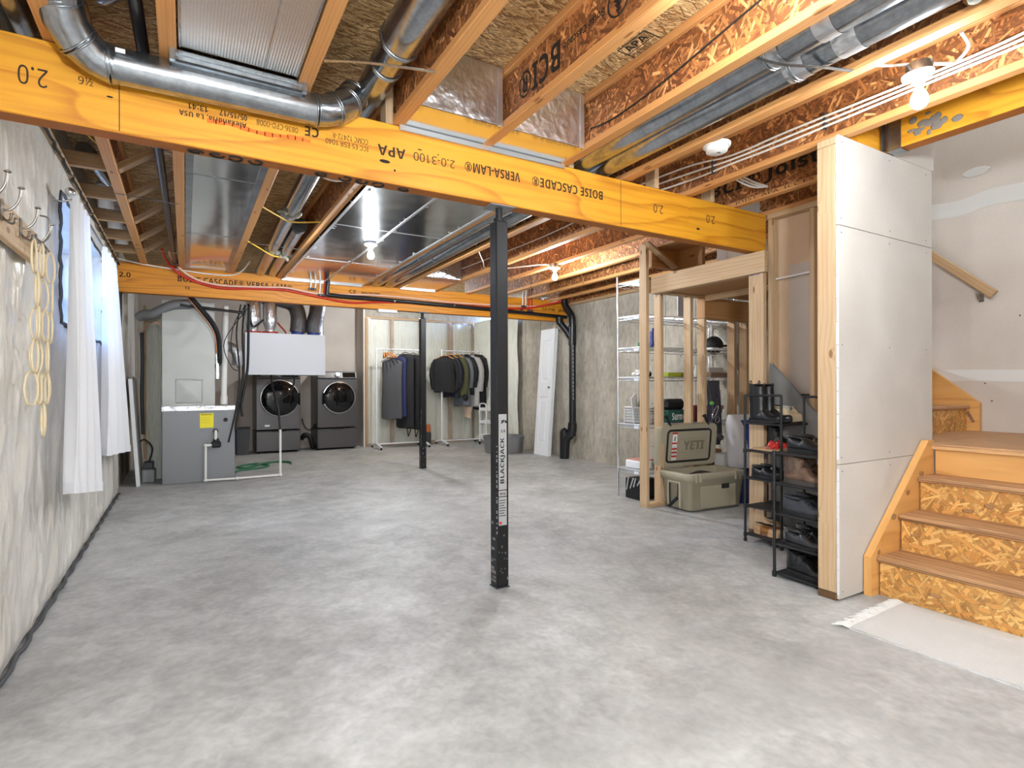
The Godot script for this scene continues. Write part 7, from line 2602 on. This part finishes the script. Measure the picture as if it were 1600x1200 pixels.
# ---------------------------------------------------------------- shoes
func shoe(called: String, label: String, at: Vector3, ln: float, m: Material, o := {}) -> Node3D:
	# toe towards +z, heel at z = 0; group as given
	var t := thing(called, label, o.get("cat", "shoe"), at, o.get("turn", 0.0), o.get("group", ""))
	var solem: Material = o.get("sole", M.rubber)
	var wd: float = o.get("w", 0.046)
	var sh: float = o.get("sole_h", 0.022)
	var ins: float = o.get("instep", 0.085)
	var outline := func(f: float) -> float:
		return wd * (0.62 + 0.30 * sin(PI * clampf(f * 1.15 - 0.1, 0.0, 1.0)) + 0.18 * exp(-pow((f - 0.68) / 0.2, 2.0))) * sqrt(maxf(0.0, 1.0 - pow(maxf(absf(f - 0.5) * 2.0 - 0.72, 0.0) / 0.28, 2.0)) + 0.02)
	var st := nst()
	var rings := []
	for k in 15:
		var f := k / 14.0
		var w: float = outline.call(f) * 1.05
		var lift: float = 0.012 * maxf(0.0, (f - 0.8) / 0.2)
		var ring := []
		for q in [[-1, 0.0], [1, 0.0], [1.02, sh], [-1.02, sh]]:
			ring.append(Vector3(q[0] * w, q[1] + lift, f * ln))
		rings.append(ring)
	loft(st, rings, true, false, [], true)
	part("sole", st, solem, t)
	st = nst()
	rings = []
	var low: bool = not o.get("sandal", false)
	if low:
		for k in 19:
			var f := k / 18.0
			var w: float = outline.call(f) * 0.97
			var hgt: float = ins * (0.86 + 0.14 * cos(f * 6.0)) if f < 0.42 else lerpf(ins, 0.038, smoothstep(0.42, 0.72, f)) * (1.0 if f < 0.85 else sqrt(maxf(0.05, 1.0 - pow((f - 0.85) / 0.16, 2.0))))
			if f < 0.06:
				hgt *= 0.8 + 3.0 * f
			var lift: float = 0.012 * maxf(0.0, (f - 0.8) / 0.2)
			var ring := []
			for j in 16:
				var a := PI * j / 15.0
				ring.append(Vector3(w * signf(cos(a)) * pow(absf(cos(a)), 0.75), sh * 0.8 + lift + hgt * pow(sin(a), 0.7), f * ln))
			ring.append(Vector3(-w * 0.5, sh * 0.7 + lift, f * ln))
			ring.append(Vector3(w * 0.5, sh * 0.7 + lift, f * ln))
			rings.append(ring)
		loft(st, rings)
		part("upper", st, m, t)
		if not o.get("boot", false):
			st = nst()
			ell(st, Vector3(0, sh * 0.8 + ins * 0.99, ln * 0.22), Vector3(wd * 0.55, 0.012, ln * 0.17), 16, 6)  # black ellipsoid painted as the shaded inside of the shoe
			part("opening", st, M.black, t)
			st = nst()
			var rim := []
			for j in 18:
				var a := TAU * j / 18
				rim.append(Vector3(cos(a) * wd * 0.6, sh * 0.8 + ins * (0.98 + 0.05 * -sin(a)), ln * (0.22 + 0.19 * sin(a))))
			tube(st, rim, 0.006, 6, false, true)
			part("collar", st, m, t)
	else:
		for q in [[0.62, 0.05, 0.05], [0.78, 0.035, 0.035]]:
			for s in [-1.0, 1.0]:
				var p := smooth_path([Vector3(wd * 0.85 * s, sh, ln * (q[0] - 0.08)), Vector3(wd * 0.5 * s, sh + q[1] * 0.8, ln * q[0]), Vector3(-wd * 0.2 * s, sh + q[1], ln * (q[0] + 0.02)), Vector3(-wd * 0.85 * s, sh + 0.004, ln * (q[0] + 0.10))], 5)
				for i in p.size() - 1:
					bar(st, p[i], p[i + 1], 0.024, 0.004, Vector3(0, 1, 0.2), 0.0)
		part("strap", st, m, t)
	if o.get("boot", false):
		st = nst()
		var top: float = o.get("shaft", 0.2)
		var r2 := []
		for k in 9:
			var f := k / 8.0
			var yy := sh + 0.03 + (top - 0.03) * f
			var rz: float = lerpf(ln * 0.23, ln * o.get("shaft_r", 0.2), smoothstep(0.0, 0.5, f))
			var cz: float = lerpf(ln * 0.24, ln * 0.215, f)
			var rx: float = lerpf(wd * 0.82, wd * 0.95, f)
			var ring := []
			for j in 18:
				var a := -TAU * j / 18
				ring.append(Vector3(cos(a) * rx * (1.0 + 0.04 * sin(k * 2.0 + j)), yy + 0.012 * sin(a * 2.0) * f, cz + sin(a) * rz * (1.0 + 0.03 * sin(k * 1.7))))
			r2.append(ring)
		loft(st, r2)
		part("shaft", st, m, t)
		st = nst()
		ell(st, Vector3(0, sh + top + 0.001, ln * 0.215), Vector3(wd * 0.8, 0.006, ln * o.get("shaft_r", 0.2) * 0.85), 16, 6)  # black cap painted as the shaded hollow of the shaft
		part("opening", st, M.black, t)
		if o.get("gore", false):
			st = nst()
			for s in [-1.0, 1.0]:
				ell(st, Vector3(s * wd * 0.88, sh + top * 0.62, ln * 0.23), Vector3(0.006, top * 0.33, ln * 0.09), 10, 8)
			part("elastic_gore", st, o.get("gore_mat", M.black), t)
		st = nst()
		torus(st, Vector3(0, sh + top + 0.012, ln * 0.02), Vector3(1, 0, 0), Vector3(0, 1, 0), 0.010, 0.018, 0.003, 12)
		part("pull_tab", st, m, t)
	if o.get("heel", 0.0) > 0.0:
		st = nst()
		bb(st, Vector3(-wd * 0.6, -0.002, 0.004), Vector3(wd * 0.6, o.heel, ln * 0.22), 0.004)
		part("heel", st, solem, t)
	if o.get("laces", false):
		st = nst()
		for k in 4:
			var f := 0.42 + k * 0.06
			var y := sh + lerpf(ins, 0.05, smoothstep(0.40, 0.72, f)) * 0.86
			tube(st, smooth_path([Vector3(-wd * 0.55, y - 0.008, ln * f), Vector3(0, y + 0.012, ln * (f + 0.012)), Vector3(wd * 0.55, y - 0.008, ln * f)], 3), 0.003, 5)
		torus(st, Vector3(-0.016, sh + ins * 0.9, ln * 0.44), Vector3(1, 0.2, 0), Vector3(0, 0.5, 0.8), 0.018, 0.010, 0.0025, 12)
		torus(st, Vector3(0.016, sh + ins * 0.9, ln * 0.44), Vector3(1, -0.2, 0), Vector3(0, 0.5, 0.8), 0.018, 0.010, 0.0025, 12)
		part("laces", st, o.get("lace_mat", m), t)
	return t

func shoe_rack(label: String, x0: float, x1: float, z0: float, z1: float, ys: Array, top: float, frame_at_end: bool) -> void:
	var t := thing("shoe_rack", label, "shoe rack", Vector3((x0 + x1) / 2, 0, (z0 + z1) / 2))
	var hx := (x1 - x0) / 2
	var hz := (z1 - z0) / 2
	for sx in [-1.0, 1.0]:
		for sz in [-1.0, 1.0]:
			var st := nst()
			var y1: float = top
			cyl(st, Vector3(sx * hx, 0.0, sz * hz), Vector3(sx * hx, y1, sz * hz), 0.0085, 10)
			for y in ys:
				tube(st, [Vector3(sx * hx, y - 0.014, sz * hz), Vector3(sx * hx, y + 0.012, sz * hz)], 0.013, 10)
			tube(st, [Vector3(sx * hx, 0.0, sz * hz), Vector3(sx * hx, 0.02, sz * hz)], 0.012, 10)
			part("post", st, M.rack_black, t)
	for y in ys:
		var st := nst()
		for sz in [-1.0, 1.0]:
			cyl(st, Vector3(-hx, y, sz * hz), Vector3(hx, y, sz * hz), 0.007, 8)
		for sx in [-1.0, 1.0]:
			cyl(st, Vector3(sx * hx, y, -hz), Vector3(sx * hx, y, hz), 0.007, 8)
		part("shelf_frame", st, M.rack_black, t)
		st = nst()
		bb(st, Vector3(-hx + 0.004, y + 0.002, -hz + 0.004), Vector3(hx - 0.004, y + 0.007, hz - 0.004), 0.001)
		part("shelf_cloth", st, M.black, t)
	if frame_at_end:
		var st := nst()
		for sz in [-1.0, 1.0]:
			cyl(st, Vector3(hx, top, sz * hz), Vector3(hx, 1.04, sz * hz), 0.0075, 8)
		cyl(st, Vector3(hx, 1.04, -hz), Vector3(hx, 1.04, hz), 0.0075, 8)
		part("end_frame", st, M.rack_black, t)
	else:
		var st := nst()
		for sx in [-1.0, 1.0]:
			cyl(st, Vector3(sx * hx, top, -hz), Vector3(sx * hx, top, hz), 0.0075, 8)
		part("top_bar", st, M.rack_black, t)

func shoe_racks() -> void:
	shoe_rack("black metal shoe rack against the opening post, with the boots on top", 3.45, 3.80, -2.59, -2.31, [0.05, 0.25, 0.45, 0.645, 0.84], 1.04, false)
	shoe_rack("black metal shoe rack nearest the drywall end, full of dark shoes", 2.95, 3.24, -2.02, -1.745, [0.02, 0.19, 0.365, 0.54, 0.715], 0.73, true)
	var leather := mat(c8(22, 22, 24), 0.36)
	var patent := mat(c8(18, 18, 20), 0.12)
	patent.clearcoat_enabled = true
	var suede := mat(c8(54, 56, 62), 0.85)
	var brown := relief(mat(c8(160, 142, 128), 0.6, 0, tex_blot(256, c8(120, 96, 82), c8(196, 176, 160), [[64, 64, 0.04, 0.9, 6.0]], 151)), tex_noise(128, 0.05, 152, 3), 0.2)
	var cream := mat(c8(222, 204, 168), 0.65)
	var redm := mat(c8(200, 52, 44), 0.45)
	var tan := mat(c8(196, 160, 120), 0.6)
	var bronze := mat(c8(166, 112, 60), 0.3, 0.5)
	# rack by the opening post, top shelf
	var y := 0.848
	for k in 2:
		shoe("boot", ["tall black leather ankle boot at the wall end of the top shelf", "tall black leather ankle boot next to the cream sneakers"][k], Vector3(3.50 + k * 0.095, y, -2.585), 0.26, leather, {"boot": true, "shaft": 0.245, "heel": 0.03, "sole_h": 0.02, "cat": "boot", "shaft_r": 0.235, "w": 0.043})
	for k in 2:
		shoe("sneaker", ["cream sneaker with a dark collar beside the black boots", "cream sneaker behind the rack's upright bar"][k], Vector3(3.70 + k * 0.085, y, -2.56 + k * 0.03), 0.24, cream, {"sole": mat(c8(224, 210, 180), 0.6), "laces": true, "sole_h": 0.03, "w": 0.042, "lace_mat": M.white})
	y = 0.653
	for k in 2:
		shoe("sandal", ["red strappy sandal at the wall end of its shelf", "red strappy sandal nearer the black ankle boots"][k], Vector3(3.52 + k * 0.085, y, -2.575), 0.235, redm, {"sandal": true, "sole": tan, "sole_h": 0.014, "w": 0.04})
	for k in 2:
		shoe("boot", ["short black boot behind the red sandals", "short black boot at the deep end of the red sandals' shelf"][k], Vector3(3.69 + k * 0.08, y, -2.585), 0.235, leather, {"boot": true, "shaft": 0.135, "cat": "boot", "w": 0.038})
	y = 0.458
	for k in 2:
		shoe("shoe", ["low black slip-on at the wall end of the middle shelf", "low black slip-on second along the middle shelf"][k], Vector3(3.51 + k * 0.095, y, -2.58), 0.24, leather, {"instep": 0.06, "w": 0.042})
	y = 0.058
	shoe("sandal", "tan flat sandal resting on the lowest shelf by the floor", Vector3(3.52, y, -2.57), 0.235, tan, {"instep": 0.05, "turn": 0.1, "sole": tan, "w": 0.042})
	shoe("sandal", "bronze beaded flat shoe on the lowest shelf by the floor", Vector3(3.49, y, -2.50), 0.23, bronze, {"instep": 0.05, "turn": 0.55, "sole": mat(c8(120, 84, 60), 0.6), "w": 0.042})
	shoe("shoe", "worn tan shoe leaning behind the bronze one", Vector3(3.63, y, -2.57), 0.235, tan, {"instep": 0.07, "sole": tan, "w": 0.042})
	# rack by the drywall end
	y = 0.723
	for k in 2:
		shoe("shoe", ["black loafer on the top shelf of the drywall-end rack", "black loafer deeper on the top shelf of the drywall-end rack"][k], Vector3(3.06 + k * 0.11, y, -2.01), 0.25, leather, {"instep": 0.07})
	y = 0.548
	for k in 2:
		shoe("boot", ["worn brown leather boot with elastic side in front of its pair", "worn brown leather boot behind its pair"][k], Vector3(3.015 + k * 0.12, y, -2.0), 0.275, brown, {"boot": true, "shaft": 0.135, "gore": true, "cat": "boot", "gore_mat": mat(c8(84, 66, 56), 0.8), "sole": mat(c8(64, 58, 54), 0.7), "sole_h": 0.026})
	y = 0.373
	for k in 2:
		shoe("shoe", ["charcoal suede lace-up shoe facing out of the drywall-end rack", "charcoal suede lace-up shoe behind its pair"][k], Vector3(3.01 + k * 0.115, y, -2.005), 0.275, suede, {"laces": true, "instep": 0.08, "lace_mat": M.black})
	y = 0.198
	for k in 2:
		shoe("shoe", ["shiny black dress shoe in front of its pair", "shiny black dress shoe behind its pair"][k], Vector3(3.01 + k * 0.115, y, -2.0), 0.27, patent, {"laces": true, "instep": 0.075, "sole_h": 0.014, "heel": 0.02})
	y = 0.028
	for k in 2:
		shoe("boot", ["black suede ankle boot on the bottom shelf, in front", "black suede ankle boot on the bottom shelf, behind"][k], Vector3(3.03 + k * 0.11, y, -1.995), 0.265, leather, {"boot": true, "shaft": 0.105, "gore": true, "cat": "boot"})
	# grey bag leaning behind the racks
	var st := nst()
	sheet(st, func(u: float, v: float) -> Vector3:
		var top: float = lerpf(1.28, 0.86, u)
		return Vector3(3.76 + 0.012 * sin(u * 9.0 + v * 5.0) - 0.02 * sin(PI * v), lerpf(0.02, top, v), lerpf(-2.60, -2.20, u)), 20, 24)
	sheet(st, func(u: float, v: float) -> Vector3:
		var top: float = lerpf(1.28, 0.86, u)
		return Vector3(3.778 + 0.004 * sin(u * 7.0), lerpf(0.02, top, v), lerpf(-2.60, -2.20, u)), 10, 10)
	var bag := mat(c8(126, 126, 124), 0.4)
	bag.cull_mode = BaseMaterial3D.CULL_DISABLED
	one("grey_sheet", "slanted grey plastic sheet leaning behind the cream sneakers", "plastic sheet", st, bag)
